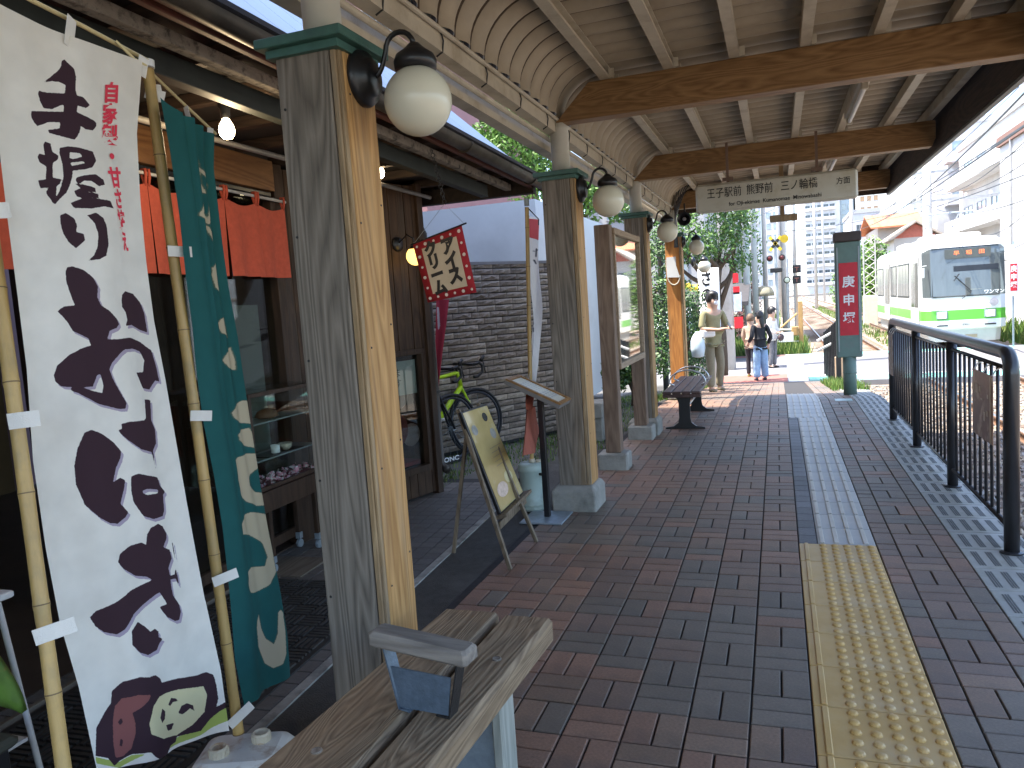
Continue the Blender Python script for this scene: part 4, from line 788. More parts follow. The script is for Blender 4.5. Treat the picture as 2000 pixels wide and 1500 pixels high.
c1 = cloth('cloth', M_ban1, RL, RRr, A1, B1, 150, 500, wv1, {'shade': f_sh, 'ink': f_dark, 'leafy': union(ohg), 'ohagi': union([oh1]), 'bean': union([ohr]), 'cream': union([ohc]), 'dots': union(ohm)}, ban1, top_sag=12)
# red brush text, laid on the same cloth surface
M_redink = mat('red_banner_ink', (.62, .03, .06), .8)
ntx = MB(); n1 = Vector((-(B1[1] - A1[1]), B1[0] - A1[0], 0)).normalized(); tm = TX['jika']
ya, yb_ = max(v[1] for v in tm[0]), min(v[1] for v in tm[0])
def red_pos(a, b):
    t = (ya - b) / (ya - yb_); yy = 160 + 330 * t; xc = np.interp(t, [0, .35, .5, .75, 1], [218, 214, 222, 237, 252]); w = 620 * (1 if t < .45 else np.interp(t, [.45, .7, 1], [1, .5, .35])); xx = xc + a * w
    ts = np.linspace(0, 1, 11); 
    v = np.interp(yy, [r[1] for r in RRr], ts); lx = np.interp(v, ts, [r[0] for r in RL]); rx = np.interp(v, ts, [r[0] for r in RRr]); u = (xx - lx) / (rx - lx)
    return onplane(xx, yy, A1, B1) + n1 * wv1(u, v) + (CAMP - onplane(xx, yy, A1, B1)).normalized() * .0035
ntx.add([red_pos(a, b) for a, b, _ in tm[0]], tm[1]); ntx.build('red_lettering', M_redink, ban1)
M_bam = mat('bamboo', (.46, .30, .10), .45, .25, 6, .15, stretch=(3, 3, .3), dirt=(.26, .20, .09), dscale=3); M_node = mat('bamboo_node', (.16, .10, .04), .6)
def bamboo(parent, P0, P1, r, name='bamboo_pole', seg=.23):
    P0, P1 = Vector(P0), Vector(P1); L = (P1 - P0).length; d = (P1 - P0) / L; b = MB(); pts = []; rs = []; s = 0
    while s < L:
        e = min(s + seg * random.uniform(.85, 1.15), L); pts += [P0 + d * s, P0 + d * (s + .012), P0 + d * ((s + e) / 2), P0 + d * (e - .012)]; rs += [r * 1.07, r, r * .97, r]; s = e
    b.tube(pts + [P1], rs + [r], 16); b.build(name, M_bam, parent, smooth=True)
    b = MB(); s = 0
    for q, rr in zip(pts[::4], rs[::4]): b.tube([q - d * .0015, q + d * .0015], rr * 1.03, 16)
    tag(b.build('node_rings', M_node, parent, smooth=False), kind='stuff')
pb0, pb1 = atd(128, 1530, 1.70), atd(-22, 420, 1.80); e = (pb1 - pb0); pb0 -= e.normalized() * .45
pb1x = pb1 + e.normalized() * .62
bamboo(ban1, pb0, pb1x, .0165)
def strap(parent, x0, y0, x1, y1, D0, D1, w=.035, name='tab'):
    a, c = atd(x0, y0, D0), atd(x1, y1, D1); b = MB(); d = (c - a).normalized(); upv = Vector((0, 0, 1)) - d * d.z; upv.normalize(); f = (CAMP - a).normalized() * .003
    vs = []
    for k in range(7): q = a.lerp(c, k / 6) + f * (1 + 2 * math.sin(PI * k / 6)); vs += [q - upv * w / 2, q + upv * w / 2]
    b.add(vs, [(2 * k, 2 * k + 2, 2 * k + 3, 2 * k + 1) for k in range(6)]); o = b.build(name, mat('white_cotton_tape', (.72, .69, .62), .9, .06, 20, .3, bscale=400), parent)
    m = o.modifiers.new('thick', 'SOLIDIFY'); m.thickness = .0015; return o
strap(ban1, 66, 1247, 148, 1218, 1.62, 1.66); strap(ban1, 15, 824, 78, 816, 1.66, 1.68); strap(ban1, -20, 412, 20, 410, 1.70, 1.73)
tp0, tp1 = atd(-40, -55, 1.66), atd(288, 118, 2.13)
b = MB(); b.tube([tp0, atd(60, 0, 1.8), atd(160, 50, 1.95), tp1], .0058, 10); b.build('top_rod', mat('pale_bamboo_rod', (.58, .48, .24), .5), ban1, smooth=True)
strap(ban1, 140, 35, 133, 92, 1.90, 1.88, .032); strap(ban1, 281, 112, 275, 148, 2.10, 2.09, .03)
b = MB(); b.tube([atd(226, 80, 2.03), atd(262, 115, 2.06), atd(285, 128, 2.10)], .004, 8); b.build('rod_fork', MATS['pale_bamboo_rod'], ban1)
# teal banner
ban2 = thing('banner_flag', 'teal cloth banner with cream shapes on a bamboo pole beside the nearest post', 'banner', (-1.66, 1.9, 0))
M_ban2 = inkmat('teal_banner_cloth', (.025, .135, .13), [('edge', (.10, .16, .12)), ('pale', (.62, .55, .38))])
TL = [(313, 190), (332, 290), (352, 420), (366, 540), (380, 640), (388, 720), (402, 820), (424, 930), (440, 1030), (455, 1180), (462, 1290), (478, 1378)]
TRr = [(413, 262), (412, 330), (428, 470), (440, 560), (458, 660), (466, 720), (482, 830), (500, 940), (512, 1010), (540, 1150), (556, 1240), (563, 1320)]
s1 = [cv(q, 0, 500) for q in ([(1250, 70), (1262, 38), (1275, 80), (1287, 130), (1302, 238), (1268, 185), (1254, 120)], [(1294, 405), (1300, 370), (1322, 343), (1334, 400), (1347, 478), (1312, 452)], [(1324, 610), (1335, 565), (1360, 534), (1374, 600), (1382, 668), (1345, 655)])]
s2 = [cv(q, 450, 500) for q in ([(22, 920), (35, 880), (62, 848), (80, 850), (92, 900), (100, 985), (60, 975), (35, 955)], [(52, 1045), (65, 1020), (92, 1008), (105, 1040), (118, 1125), (85, 1110), (58, 1080)], [(46, 1220), (62, 1180), (95, 1158), (130, 1158), (142, 1235), (125, 1262), (108, 1300), (112, 1345), (140, 1385), (168, 1390), (180, 1460), (150, 1464), (110, 1440), (75, 1385), (52, 1310)])]
s3 = [cv(q, 0, 1000) for q in ([(1424, 85), (1445, 25), (1475, 2), (1505, 5), (1535, 15), (1550, 110), (1572, 210), (1596, 350), (1575, 420), (1535, 460), (1500, 474), (1460, 465), (1445, 425), (1462, 360), (1485, 325), (1545, 318), (1557, 262), (1532, 185), (1480, 132), (1430, 130)], [(1524, 680), (1526, 640), (1533, 602), (1548, 680), (1570, 740), (1602, 775), (1614, 710), (1615, 590), (1625, 573), (1638, 590), (1652, 700), (1658, 830), (1640, 890), (1605, 914), (1570, 885), (1535, 790)])]
def c8(pts): return [(200 + x / 6.25, 300 + y / 6.25) for x, y in pts]
ln = [(c8([(1150, -40), (1185, 170), (1300, 380), (1292, 850), (1240, 700)]), 1.6), (c8([(1188, 190), (1220, 480), (1180, 745), (1290, 900), (1345, 1060)]), 1.6), (c8([(1215, 380), (1245, 480)]), 1.2)]
f_p = union(s1 + s2 + s3, (), ln)
cloth('cloth', M_ban2, TL, TRr, (-1.69, 1.93), (-1.80, 2.45), 70, 460, lambda u, v: .014 * math.sin(9 * u + 3 * v) * (.3 + .7 * v) + (.02 * math.sin(30 * u) * (1 - v) if u > .4 else 0) * .6, {'pale': lambda P: f_p(P), 'edge': lambda P: f_p(P) + 1.2}, ban2)
q0, q1 = atd(466, 1432, 2.42), atd(289, 135, 2.31); bamboo(ban2, q0, q1, .0165, seg=.26)
for a in ((283, 180, 322, 190, 2.32, 2.33), (328, 490, 375, 492, 2.30, 2.36), (372, 812, 414, 812, 2.33, 2.38), (416, 1138, 464, 1118, 2.36, 2.40), (448, 1418, 492, 1376, 2.38, 2.42)): strap(ban2, *a, w=.032)
b = MB(); b.tube([atd(293, 140, 2.33), atd(345, 190, 2.45), atd(422, 262, 2.62)], .005, 8); b.build('top_rod', MATS['pale_bamboo_rod'], ban2)
strap(ban2, 308, 165, 315, 200, 2.35, 2.36, .02); strap(ban2, 362, 208, 372, 246, 2.48, 2.48, .02); strap(ban2, 411, 250, 409, 286, 2.58, 2.58, .02)
b = MB(); b.tube([atd(290, 132, 2.31), atd(289, 118, 2.31)], .018, 12); b.build('pole_cap', M_white, ban2)
# rusty water-filled flag base
bc = Vector((-1.635, 1.86, 0)); t = thing('flag_base', 'rust stained white plastic flag base holding the teal banner pole', 'flag base', bc, math.radians(20))
def rr(w, l, r, z): return [(sx * (w - r) + r * math.cos(a), sy * (l - r) + r * math.sin(a), z) for sx, sy, a0 in ((1, 1, 0), (-1, 1, PI / 2), (-1, -1, PI), (1, -1, 1.5 * PI)) for a in [a0 + PI / 2 * k / 4 for k in range(5)]]
b = MB(); rings = [rr(.15, .115, .04, 0), rr(.155, .12, .04, .02), rr(.148, .112, .04, .075), rr(.13, .098, .035, .10), rr(.11, .08, .03, .11)]; vs = [p for r in rings for p in r]; nn = 20
b.add(vs, [(i * nn + k, i * nn + (k + 1) % nn, (i + 1) * nn + (k + 1) % nn, (i + 1) * nn + k) for i in range(4) for k in range(nn)] + [tuple(range(80, 100))])
M_rustpl = mat('rust_stained_plastic', (.66, .66, .63), .6, .1, 5, dirt=(.30, .17, .08), dscale=9)
b.build('water_tank', M_rustpl, t, world=False, bevel=.003)
for xx, yy in ((-.06, -.035), (.05, .035)):
    b = MB(); 
    for k in range(16): a = 2 * PI * k / 16; b.box(-.0025, .0025, .027, .0305, .11, .132, Matrix.Translation((xx, yy, 0)) @ Matrix.Rotation(a, 4, 'Z'))
    b.lathe([(.028, .10), (.028, .134), (.024, .138), (.018, .136), (.016, .12)], 18, Matrix.Translation((xx, yy, 0))); b.build('ribbed_cap', mat('cream_plastic', (.58, .52, .40), .5, dirt=(.35, .2, .1), dscale=12), t, world=False)
b = MB(); b.cbox(-.03, .075, -.07, -.055, .09, .104, .003); b.build('grip_slot', M_rustpl, t, world=False)
# ================================================================== NEAR BENCH
t = thing('wooden_bench', 'heavy weathered two-plank wooden bench in the foreground', 'bench', (-.92, 1.4, 0))
def plank_bench(x0a, x1a, x0b, x1b, ya, yb, m):
    b = MB(); z0, z1 = .335, .42; c = .012
    def ring(y, xa, xb, i): return [(xa + c + i, y, z0 + i), (xb - c - i, y, z0 + i), (xb - i, y, z0 + c + i), (xb - i, y, z1 - c - i), (xb - c - i, y, z1 - i), (xa + c + i, y, z1 - i), (xa + i, y, z1 - c - i), (xa + i, y, z0 + c + i)]
    R = [ring(ya, x0a, x1a, 0), ring(yb - .012, x0b, x1b, 0), ring(yb, x0b, x1b, .010)]; vs = [p for r in R for p in r]
    b.add(vs, [(i * 8 + k, i * 8 + (k + 1) % 8, (i + 1) * 8 + (k + 1) % 8, (i + 1) * 8 + k) for i in range(2) for k in range(8)] + [tuple(range(16, 24)), tuple(range(7, -1, -1))]); b.build('seat_plank', m, t)
M_b2 = wood('bench_weathered_wood_b', (.13, .088, .052), (.36, .265, .165), 'y', .75, 18, c3=(.23, .155, .085), c3amt=.55, seed=9, knot=1.8, bump=.5)
plank_bench(-1.215, -.948, -1.113, -.913, 0.6, 2.315, M_bench); plank_bench(-.93, -.808, -.893, -.722, 0.6, 2.30, M_b2)
for yy in (1.93, .75):
    b = MB(); b.cbox(-1.06, -.80, yy, yy + .05, 0, .334, .004); b.build('steel_leg', M_galv, t)
    b = MB(); b.cbox(-.798, -.768, yy - .03, yy + .08, 0, .334, .004); b.build('leg_batten', wood('pale_grey_batten', (.24, .25, .21), (.40, .40, .34), 'z'), t)
b = MB()
for x, y in ((-1.06, 1.45), (-.87, 1.40), (-.80, 1.98), (-1.05, .95)): b.lathe([(.014, 0), (.014, .003), (.011, .0045), (.011, .003), (.001, .003)], 18, Matrix.Translation((x, y, .4195)))
tag(b.build('bolt_heads', M_greyw, t), kind='stuff')
pA, pB = Vector((-1.02, 1.69, .585)), Vector((-.735, 1.66, .565)); d = (pB - pA).normalized(); sdv = Vector((-d.y, d.x, 0))
ar = thing('armrest', 'small grey wooden armrest on blue steel brackets bolted across the foreground bench', 'armrest', pA.lerp(pB, .5) - Vector((0, 0, .16)))
M_arm = wood('grey_arm_wood', (.15, .13, .11), (.30, .265, .22), 'x', .8, 18, seed=12, bump=.5)
b = MB(); L = (pB - pA).length; Mx = Matrix.Translation(pA) @ Matrix(((d.x, sdv.x, 0, 0), (d.y, sdv.y, 0, 0), (d.z, 0, 1, 0), (0, 0, 0, 1))); b.cbox(0, L, -.035, .035, 0, .042, .008, Mx); b.build('arm_bar', M_arm, ar)
M_blue = mat('blue_galvanised_steel', (.14, .19, .245), .45, .25, 40, .15, metal=.55)
for s, sg in ((.035, 1), (L - .035, -1)):
    a = pA + d * s; f = a + d * sg * .035; f.z = .421
    b = MB(); w = sdv * .022; b.prism([a - w, a + w, f + w, f - w], d * .004); b.prism([f - w, f + w, f + w + d * sg * .035, f - w + d * sg * .035], (0, 0, .004)); b.build('bracket_leg', M_blue if s < .1 else M_blackm, ar)
    b = MB(); b.lathe([(.010, .004), (.010, .012), (.004, .014)], 6, Matrix.Translation(f + d * sg * .02 - sdv * .005)); b.build('bolt', M_galv, ar)
a0, a1 = pA + d * .055 - sdv * .02, pA + d * (L - .055) - sdv * .02
b = MB(); b.prism([Vector((a0.x, a0.y, .535)), Vector((a1.x, a1.y, .53)), Vector((a1.x, a1.y, .428)) - d * .015, Vector((a0.x, a0.y, .43)) + d * .02], sdv * .004); b.build('steel_plate', M_blue, ar)
# ================================================================== THINGS ON THE PLATFORM
# railing
rl = thing('railing', 'black steel platform railing with rounded ends beside the track', 'railing', (1.1, 6.6, 0))
RX_ = 1.1; PYS = (4.45, 5.87, 7.30, 8.75)
b = MB(); r = .12; P = [(RX_, PYS[0], -.01), (RX_, PYS[0], .93 - .0)]
for k in range(7): a = PI / 2 * k / 6; P.append((RX_, PYS[0] + .10 - .10 * math.cos(a), .93 + .10 * math.sin(a)))
for k in range(7): a = PI / 2 * k / 6; P.append((RX_, PYS[3] - .10 + .10 * math.sin(a), .93 + .10 * math.cos(a)))
P += [(RX_, PYS[3], .9), (RX_, PYS[3], -.01)]
M_rail = mat('worn_black_rail_paint', (.022, .022, .024), .28, .3, 8, .05, spec=.6)
b.tube(P, .036, 18); b.build('end_post_and_top_rail', M_rail, rl, smooth=True)
for y in PYS[1:3]: b = MB(); b.tube([(RX_, y, -.01), (RX_, y, 1.0)], .034, 16); b.build('post', M_rail, rl, smooth=True)
b = MB(); b.tube([(RX_, PYS[0], .125), (RX_, PYS[3], .125)], .014, 10); b.build('bottom_rail', M_rail, rl, smooth=True)
b = MB(); b.tube([(RX_, PYS[0] + .05, .95), (RX_, PYS[3] - .05, .95)], .012, 8); b.build('under_rail', M_rail, rl, smooth=True)
bl = MB(); bl.tube([(0, 0, .125), (0, 0, .95)], .009, 8); blm = bl.mesh('baluster', M_rail, True)
for y0, y1 in zip(PYS, PYS[1:]):
    for k in range(1, 11): part_copy(blm, 'baluster', rl, (0, y0 + (y1 - y0) * k / 11 - 6.6, 0))
b = MB()
for y in PYS: b.lathe([(.055, .0), (.055, .008), (.04, .012)], 16, Matrix.Translation((RX_, y, .001)))
for o_ in (b,): o_.build('base_flange', M_rail, rl, smooth=False) if False else tag(o_.build('base_flanges', M_rail, rl), kind='stuff')
# weathered notices on the railing
M_not = [mat('brown_faded_notice', (.22, .10, .055), .35, .35, 14, dirt=(.55, .42, .30), dscale=9), mat('pale_blank', (.55, .42, .28), .5)]
def notice(y0, y1, z0, z1, lab, grey=False):
    t = thing('notice_board', lab, 'notice', (1.06, (y0 + y1) / 2, (z0 + z1) / 2), 0, 'notices wired to the railing')
    b = MB(); b.box(1.052, 1.058, y0, y1, z0, z1); b.build('panel', mat('grey_faded_notice', (.20, .16, .15), .5, .5, 20, dirt=(.5, .45, .42), dscale=12) if grey else M_not[0], t)
    b = MB(); b.box(1.0485, 1.0515, y0 + .015, y0 + .035, z0 + .01, z1 - .01); b.build('frame_strip', M_not[1], t)
    b = MB(); 
    for k in range(7): yy = y0 + .06 + (y1 - y0 - .1) * random.random(); zz = z0 + (z1 - z0) * random.uniform(.1, .9); w = random.uniform(.02, .05); b.box(1.0495, 1.0512, yy, yy + w, zz, zz + random.uniform(.006, .05))
    tag(b.build('faded_print', mat('print_white', (.6, .5, .4), .6), t), kind='stuff')
    b = MB()
    for yy in (y0 + .02, (y0 + y1) / 2, y1 - .02): b.tube([(1.055, yy, z1 - .01), (1.075, yy, z1 + .03), (1.1, yy, z1 + .045)], .004, 6)
    tag(b.build('wire_ties', M_white, t), kind='stuff')
notice(4.62, 5.05, .53, .90, 'brown faded notice wired inside the near end of the railing'); notice(8.36, 8.66, .50, .92, 'grey faded notice at the far end of the railing', True)
# green station name post
gx, gy = .90, 11.35; gz = zr(gy)
t = thing('station_name_post', 'green station name post with white characters on a red panel', 'sign', (gx, gy, gz), math.radians(2))
M_gp = mat('grey_green_paint', (.11, .175, .145), .6, .15, 8, .1, dirt=(.14, .17, .15), dscale=5)
b = MB(); b.tube([(gx, gy, gz - .02), (gx, gy, gz + .6)], .085, 24); b.build('pipe', M_gp, t, smooth=True)
b = MB(); b.tube([(gx, gy, gz + .30), (gx, gy, gz + .315)], .089, 24); b.build('pipe_collar', M_gp, t, smooth=True)
b = MB(); b.cbox(gx - .158, gx + .158, gy - .09, gy + .09, gz + .52, gz + 2.07, .012); b.build('column', M_gp, t)
b = MB(); b.cbox(gx - .17, gx + .17, gy - .11, gy + .11, gz + 2.07, gz + 2.20, .012); b.build('cap', mat('dark_brown_cap', (.05, .035, .03), .6, .3, 9), t)
b = MB(); b.box(gx - .115, gx + .115, gy - .096, gy - .0905, gz + .82, gz + 1.79); b.build('red_panel', mat('crimson_panel', (.50, .008, .022), .5, .12, 14), t)
b = MB(); put_text(b, TX['kosh'], (gx, gy - .0985, gz + 1.285), (1.05, 0, 0), (0, 0, 1.08)); tag(b.build('white_lettering', M_white, t), kind=None)
b = MB(); b.box(gx - .14, gx - .125, gy - .096, gy - .0905, gz + .6, gz + 2.0); b.box(gx + .125, gx + .14, gy - .096, gy - .0905, gz + .6, gz + 2.0); b.build('trim_strip', mat('grey_trim', (.3, .33, .33), .5), t)
# notice board
t = thing('notice_case', 'glazed wooden notice board on two legs reflecting the street', 'notice board', (-1.36, 7.1, 0))
M_nb = wood('board_brown_wood', (.14, .09, .06), (.27, .185, .125), 'z', .7, 12, seed=14, c3=(.22, .17, .13), c3amt=.6)
for y in (6.35, 7.74):
    b = MB(); b.cbox(-1.425, -1.295, y, y + .12, .14, 2.06, .005); b.build('leg', M_nb, t)
    b = MB(); b.cbox(-1.49, -1.235, y - .05, y + .17, -.02, .14, .012); b.build('concrete_foot', M_conc, t)
b = MB(); b.box(-1.40, -1.35, 6.47, 7.74, .90, 2.0); b.build('back_panel', mat('pale_poster_field', (.50, .50, .42), .6, .25, 3, dirt=(.40, .45, .35), dscale=2), t)
for z in (.84, 1.985): b = MB(); b.cbox(-1.41, -1.275, 6.472, 7.738, z, z + .055, .004); b.build('frame_rail', wood('board_light_rail', (.26, .18, .11), (.40, .29, .19), 'y'), t)
for y in (6.472, 7.708): b = MB(); b.cbox(-1.34, -1.278, y, y + .03, .897, 1.983, .003); b.build('frame_stile', MATS['board_light_rail'], t)
b = MB(); b.box(-1.305, -1.301, 6.503, 7.707, .897, 1.983); b.build('glass_pane', glass('notice_glass', (.95, .97, .95), .5, .03), t)
for k, (y0, y1, z0, z1, c) in enumerate(((6.56, 6.98, 1.35, 1.9, (.45, .5, .42)), (7.05, 7.6, 1.2, 1.85, (.62, .6, .5)), (6.6, 7.1, .95, 1.28, (.35, .45, .5)))):
    b = MB(); b.box(-1.3495, -1.346, y0, y1, z0, z1); b.build('poster', mat('poster_%d' % k, c, .6, .35, 12), t)
# slatted bench
t = thing('slatted_bench', 'brown slatted bench with black iron legs and looped armrests', 'bench', (-.97, 8.9, 0))
M_sl = wood('slat_red_brown', (.055, .03, .026), (.12, .07, .058), 'y', .5, 10, seed=3)
bx0, bx1, byA, byB = -1.19, -.79, 8.15, 9.75
for k in range(4): b = MB(); w = (bx1 - bx0) / 4; b.cbox(bx0 + k * w + .006, bx0 + (k + 1) * w - .006, byA, byB, .40, .43, .005); b.build('slat', M_sl, t)
b = MB(); b.cbox(bx0 + .004, bx1 - .004, byA - .006, byA + .035, .365, .3995, .004); b.build('end_rail', M_sl, t)
for y in (8.33, 9.62):
    pts = [(-.21, 0), (.21, 0), (.21, .018), (.12, .03), (.07, .07), (.06, .12), (.06, .28), (.075, .33), (.12, .365), (-.12, .365), (-.075, .33), (-.06, .28), (-.06, .12), (-.07, .07), (-.12, .03), (-.21, .018)]
    b = MB(); b.prism([(-.985 + px_, y, pz) for px_, pz in pts], (0, .03, 0)); l = b.build('leg', M_black, t, bevel=.003)
b = MB(); b.tube([(-.985, 8.35, .2), (-.985, 9.63, .2)], .010, 8); b.build('stretcher', mat('bright_steel', (.6, .6, .58), .3, metal=.8), t, smooth=True)
for y in (8.72, 9.15):
    b = MB(); P = []
    for k in range(25):
        a = PI * 1.0 * k / 24; P.append((-.985 + .20 * math.cos(a) * (1.0), y, .43 + .03 + .14 * math.sin(a)))
    P = [(-.84, y, .43), (-.79, y, .455)] + P + [(-1.18, y, .455), (-1.13, y, .43)]
    b.tube(P, .009, 8); b.build('loop_armrest', MATS['bright_steel'], t, smooth=True)
# easel menu board
t = thing('menu_easel', 'wooden easel holding a tall glossy golden menu board', 'easel', (-1.6, 4.1, 0))
E0, EN = (-1.47, 4, 0), (1, 0, .28)
def ep(x, y, off=0): return onpl(x, y, E0, EN) + Vector(EN).normalized() * off
bTL, bTR, bBR, bBL = ep(900, 805), ep(950, 788), ep(1023, 962), ep(978, 1005)
nE = Vector(EN).normalized()
b = MB(); b.prism([bTL, bTR, bBR, bBL], nE * -.02); b.build('board', M_black, t, bevel=.003)
def ei(u, v, o): q = bTL.lerp(bTR, u).lerp(bBL.lerp(bBR, u), v); return q + nE * o
M_gold = mat('golden_menu_print', (.46, .36, .15), .12, .2, 4, spec=.8, dirt=(.60, .55, .38), dscale=2.5)
b = MB(); b.quad(ei(.04, .015, .002), ei(.97, .02, .002), ei(.97, .985, .002), ei(.04, .985, .002)); b.build('menu_sheet', M_gold, t)
for (u, v, ru, rv, c, nm) in ((.72, .12, .09, .045, (.06, .065, .06), 'dish_print'), (.2, .2, .10, .05, (.30, .30, .27), 'dish_print'), (.78, .3, .10, .055, (.33, .32, .27), 'dish_print'), (.35, .82, .2, .07, (.62, .50, .40), 'dish_print'), (.7, .75, .15, .06, (.55, .50, .28), 'dish_print')):
    b = MB(); b.add([ei(u + ru * math.cos(k * PI / 12), v + rv * math.sin(k * PI / 12), .0035) for k in range(24)], [tuple(range(24))]); b.build(nm, mat('dish_%.2f' % c[0], c, .12, .3, 30, spec=.8), t)
b = MB()
for k in range(5): b.quad(ei(.45, .42 + k * .045, .003), ei(.9 - .1 * (k % 2), .42 + k * .045, .003), ei(.9 - .1 * (k % 2), .425 + k * .045, .003), ei(.45, .425 + k * .045, .003))
tag(b.build('menu_lines', mat('menu_ink', (.12, .08, .05), .4), t), kind='stuff')
M_es = wood('easel_wood', (.09, .065, .04), (.24, .185, .12), 'z', .6, 14, seed=21)
def stick(A, B, w, m, name, tt, h=None, mk=t):
    A, B = Vector(A), Vector(B); d = (B - A).normalized(); u = d.cross(Vector((0, 1, 0.1))).normalized(); v = d.cross(u); h = h or w; b = MB(); b.prism([A + u * w / 2 + v * h / 2, A - u * w / 2 + v * h / 2, A - u * w / 2 - v * h / 2, A + u * w / 2 - v * h / 2], B - A); return b.build(name, m, tt, bevel=.002)
yc = (bTL.y + bTR.y) / 2
stick(onz(997, 1113), ei(.12, -.03, -.03), .022, M_es, 'leg', t); stick(onz(1048, 1058), ei(.88, -.03, -.03), .022, M_es, 'leg', t); stick(onz(886, 1080), ei(.5, .05, -.05), .02, M_es, 'leg', t)
l0, l1 = ei(-.06, 1.03, .0), ei(1.06, 1.03, .0); b = MB(); b.prism([l0 + nE * .04, l1 + nE * .04, l1 - nE * .03, l0 - nE * .03], (0, 0, .022)); b.build('ledge', M_es, t, bevel=.003)
b = MB(); z_ = Vector((0, 0, -.06)); b.prism([l0 + z_, l1 + z_, l1 + z_ - nE * .015, l0 + z_ - nE * .015], (0, 0, .045)); b.build('lower_bar', M_es, t, bevel=.003)
# reading stand
t = thing('reading_stand', 'black metal stand with a sloping framed menu panel on top', 'menu stand', (-1.5, 4.82, 0))
b = MB(); b.cbox(-1.66, -1.37, 4.68, 4.98, 0, .012, .003); b.build('base_plate', M_galv, t)
b = MB(); b.cbox(-1.53, -1.49, 4.82, 4.86, .012, .85, .004); b.build('post', M_black, t)
sl0, sl1 = Vector((-1.69, 4.68, .965)), Vector((-1.33, 4.68, .79)); nn_ = Vector((.175, 0, .36)).normalized()
def rs(u, v, o): return sl0.lerp(sl1, u) + Vector((0, .27 * v, 0)) + nn_ * o
b = MB(); b.prism([rs(0, 0, -.03), rs(1, 0, -.03), rs(1, 1, -.03), rs(0, 1, -.03)], nn_ * .026); b.build('tray', mat('grey_tray', (.16, .15, .14), .5), t, bevel=.003)
for (u0, u1, v0, v1) in ((0, 1, 0, .09), (0, 1, .91, 1), (0, .06, .092, .908), (.94, 1, .092, .908)):
    b = MB(); b.prism([rs(u0, v0, -.003), rs(u1, v0, -.003), rs(u1, v1, -.003), rs(u0, v1, -.003)], nn_ * .012); b.build('frame_bar', M_beam, t)
b = MB(); b.quad(rs(.07, .1, .0), rs(.93, .1, .0), rs(.93, .9, .0), rs(.07, .9, .0)); b.build('paper', mat('aged_paper', (.58, .56, .46), .4, .1, 8), t)
b = MB(); tm = TX['menu']; X_ = (sl1 - sl0).normalized()
for k in range(4): put_text(b, tm, rs(.5, .22 + .18 * k, .002), X_ * .68, (0, 1, 0))
tag(b.build('fine_print', mat('blue_grey_print', (.12, .16, .25), .6), t), kind='stuff')
# oi banner in its tank
tx_, ty_ = -1.68, 5.06
t = thing('water_tank', 'pale green cylindrical water tank holding the narrow white banner', 'tank', (tx_, ty_, 0))
M_tank = mat('pale_green_plastic', (.40, .50, .44), .45, .1, 6, .05, dirt=(.28, .33, .28), dscale=5)
b = MB(); b.lathe([(.086, .0), (.092, .005), (.092, .02), (.088, .03), (.093, .035), (.093, .05), (.089, .055), (.084, .27), (.088, .275), (.092, .285), (.092, .32), (.075, .335)], 28, Matrix.Translation((tx_, ty_, 0))); b.build('body', M_tank, t, smooth=True)
b = MB(); b.lathe([(.022, .335), (.022, .36), (.014, .362)], 14, Matrix.Translation((tx_ + .01, ty_, 0))); b.lathe([(.02, .335), (.018, .35)], 14, Matrix.Translation((tx_ + .05, ty_ + .02, 0))); b.build('cap', mat('cream_plastic', (.58, .52, .40), .5), t, smooth=True)
b = MB(); b.tube([(tx_ + .075, ty_ - .04, .26), (tx_ + .10, ty_ - .055, .26)], .010, 10); b.build('tap', M_blackm, t)
ban3 = thing('banner_flag', 'narrow white banner with small brush lettering standing in the pale green tank', 'banner', (tx_, ty_, .3))
bamboo(ban3, (tx_ + .01, ty_, .34), ony(1029, 405, 5.15), .0145, seg=.28)
b = MB(); q = ony(1029, 402, 5.15); b.tube([q, q + Vector((0, 0, .05))], .017, 10); b.build('pole_cap', mat('grey_cap', (.25, .27, .25), .5), ban3)
b = MB(); b.tube([ony(1030, 405, 5.15), ony(1052, 428, 5.35), ony(1052, 440, 5.35)], .004, 6); b.build('top_rod', M_blackm, ban3)
A3, B3 = (-1.66, 5.15), (-1.77, 5.6)
t3L = [(1033, 418), (1036, 520), (1038, 640), (1036, 740), (1030, 800)]; t3R = [(1052, 430), (1056, 520), (1056, 600), (1050, 700), (1041, 800)]
cloth('cloth', inkmat('thin_white_banner', (.68, .64, .60), [('red', (.45, .05, .05)), ('ink', (.04, .04, .05)), ('rust', (.30, .075, .04))]), t3L, t3R, A3, B3, 24, 160, lambda u, v: .02 * math.sin(6 * u + 9 * v),
      {'red': union([[(1034, 425), (1050, 430), (1052, 460), (1047, 470), (1036, 462)]]), 'ink': union([], (), [([(1041, 490), (1048, 488)], 1), ([(1044, 486), (1043, 502)], 1), ([(1041, 508), (1043, 516)], 1), ([(1047, 507), (1047, 513)], 1), ([(1044, 598), (1049, 604), (1043, 609)], 1), ([(1045, 618), (1044, 634)], 1), ([(1043, 640), (1041, 648)], 1)]), 'rust': union([[(1020, 770), (1050, 770), (1050, 810), (1020, 810)]])}, ban3)
cloth('lower_cloth', mat('rust_red_cloth', (.30, .075, .04), .85, .2, 12), [(1031, 800), (1026, 850), (1022, 892)], [(1046, 792), (1058, 840), (1050, 880)], A3, B3, 10, 20, lambda u, v: .02 * math.sin(8 * u), {}, ban3)
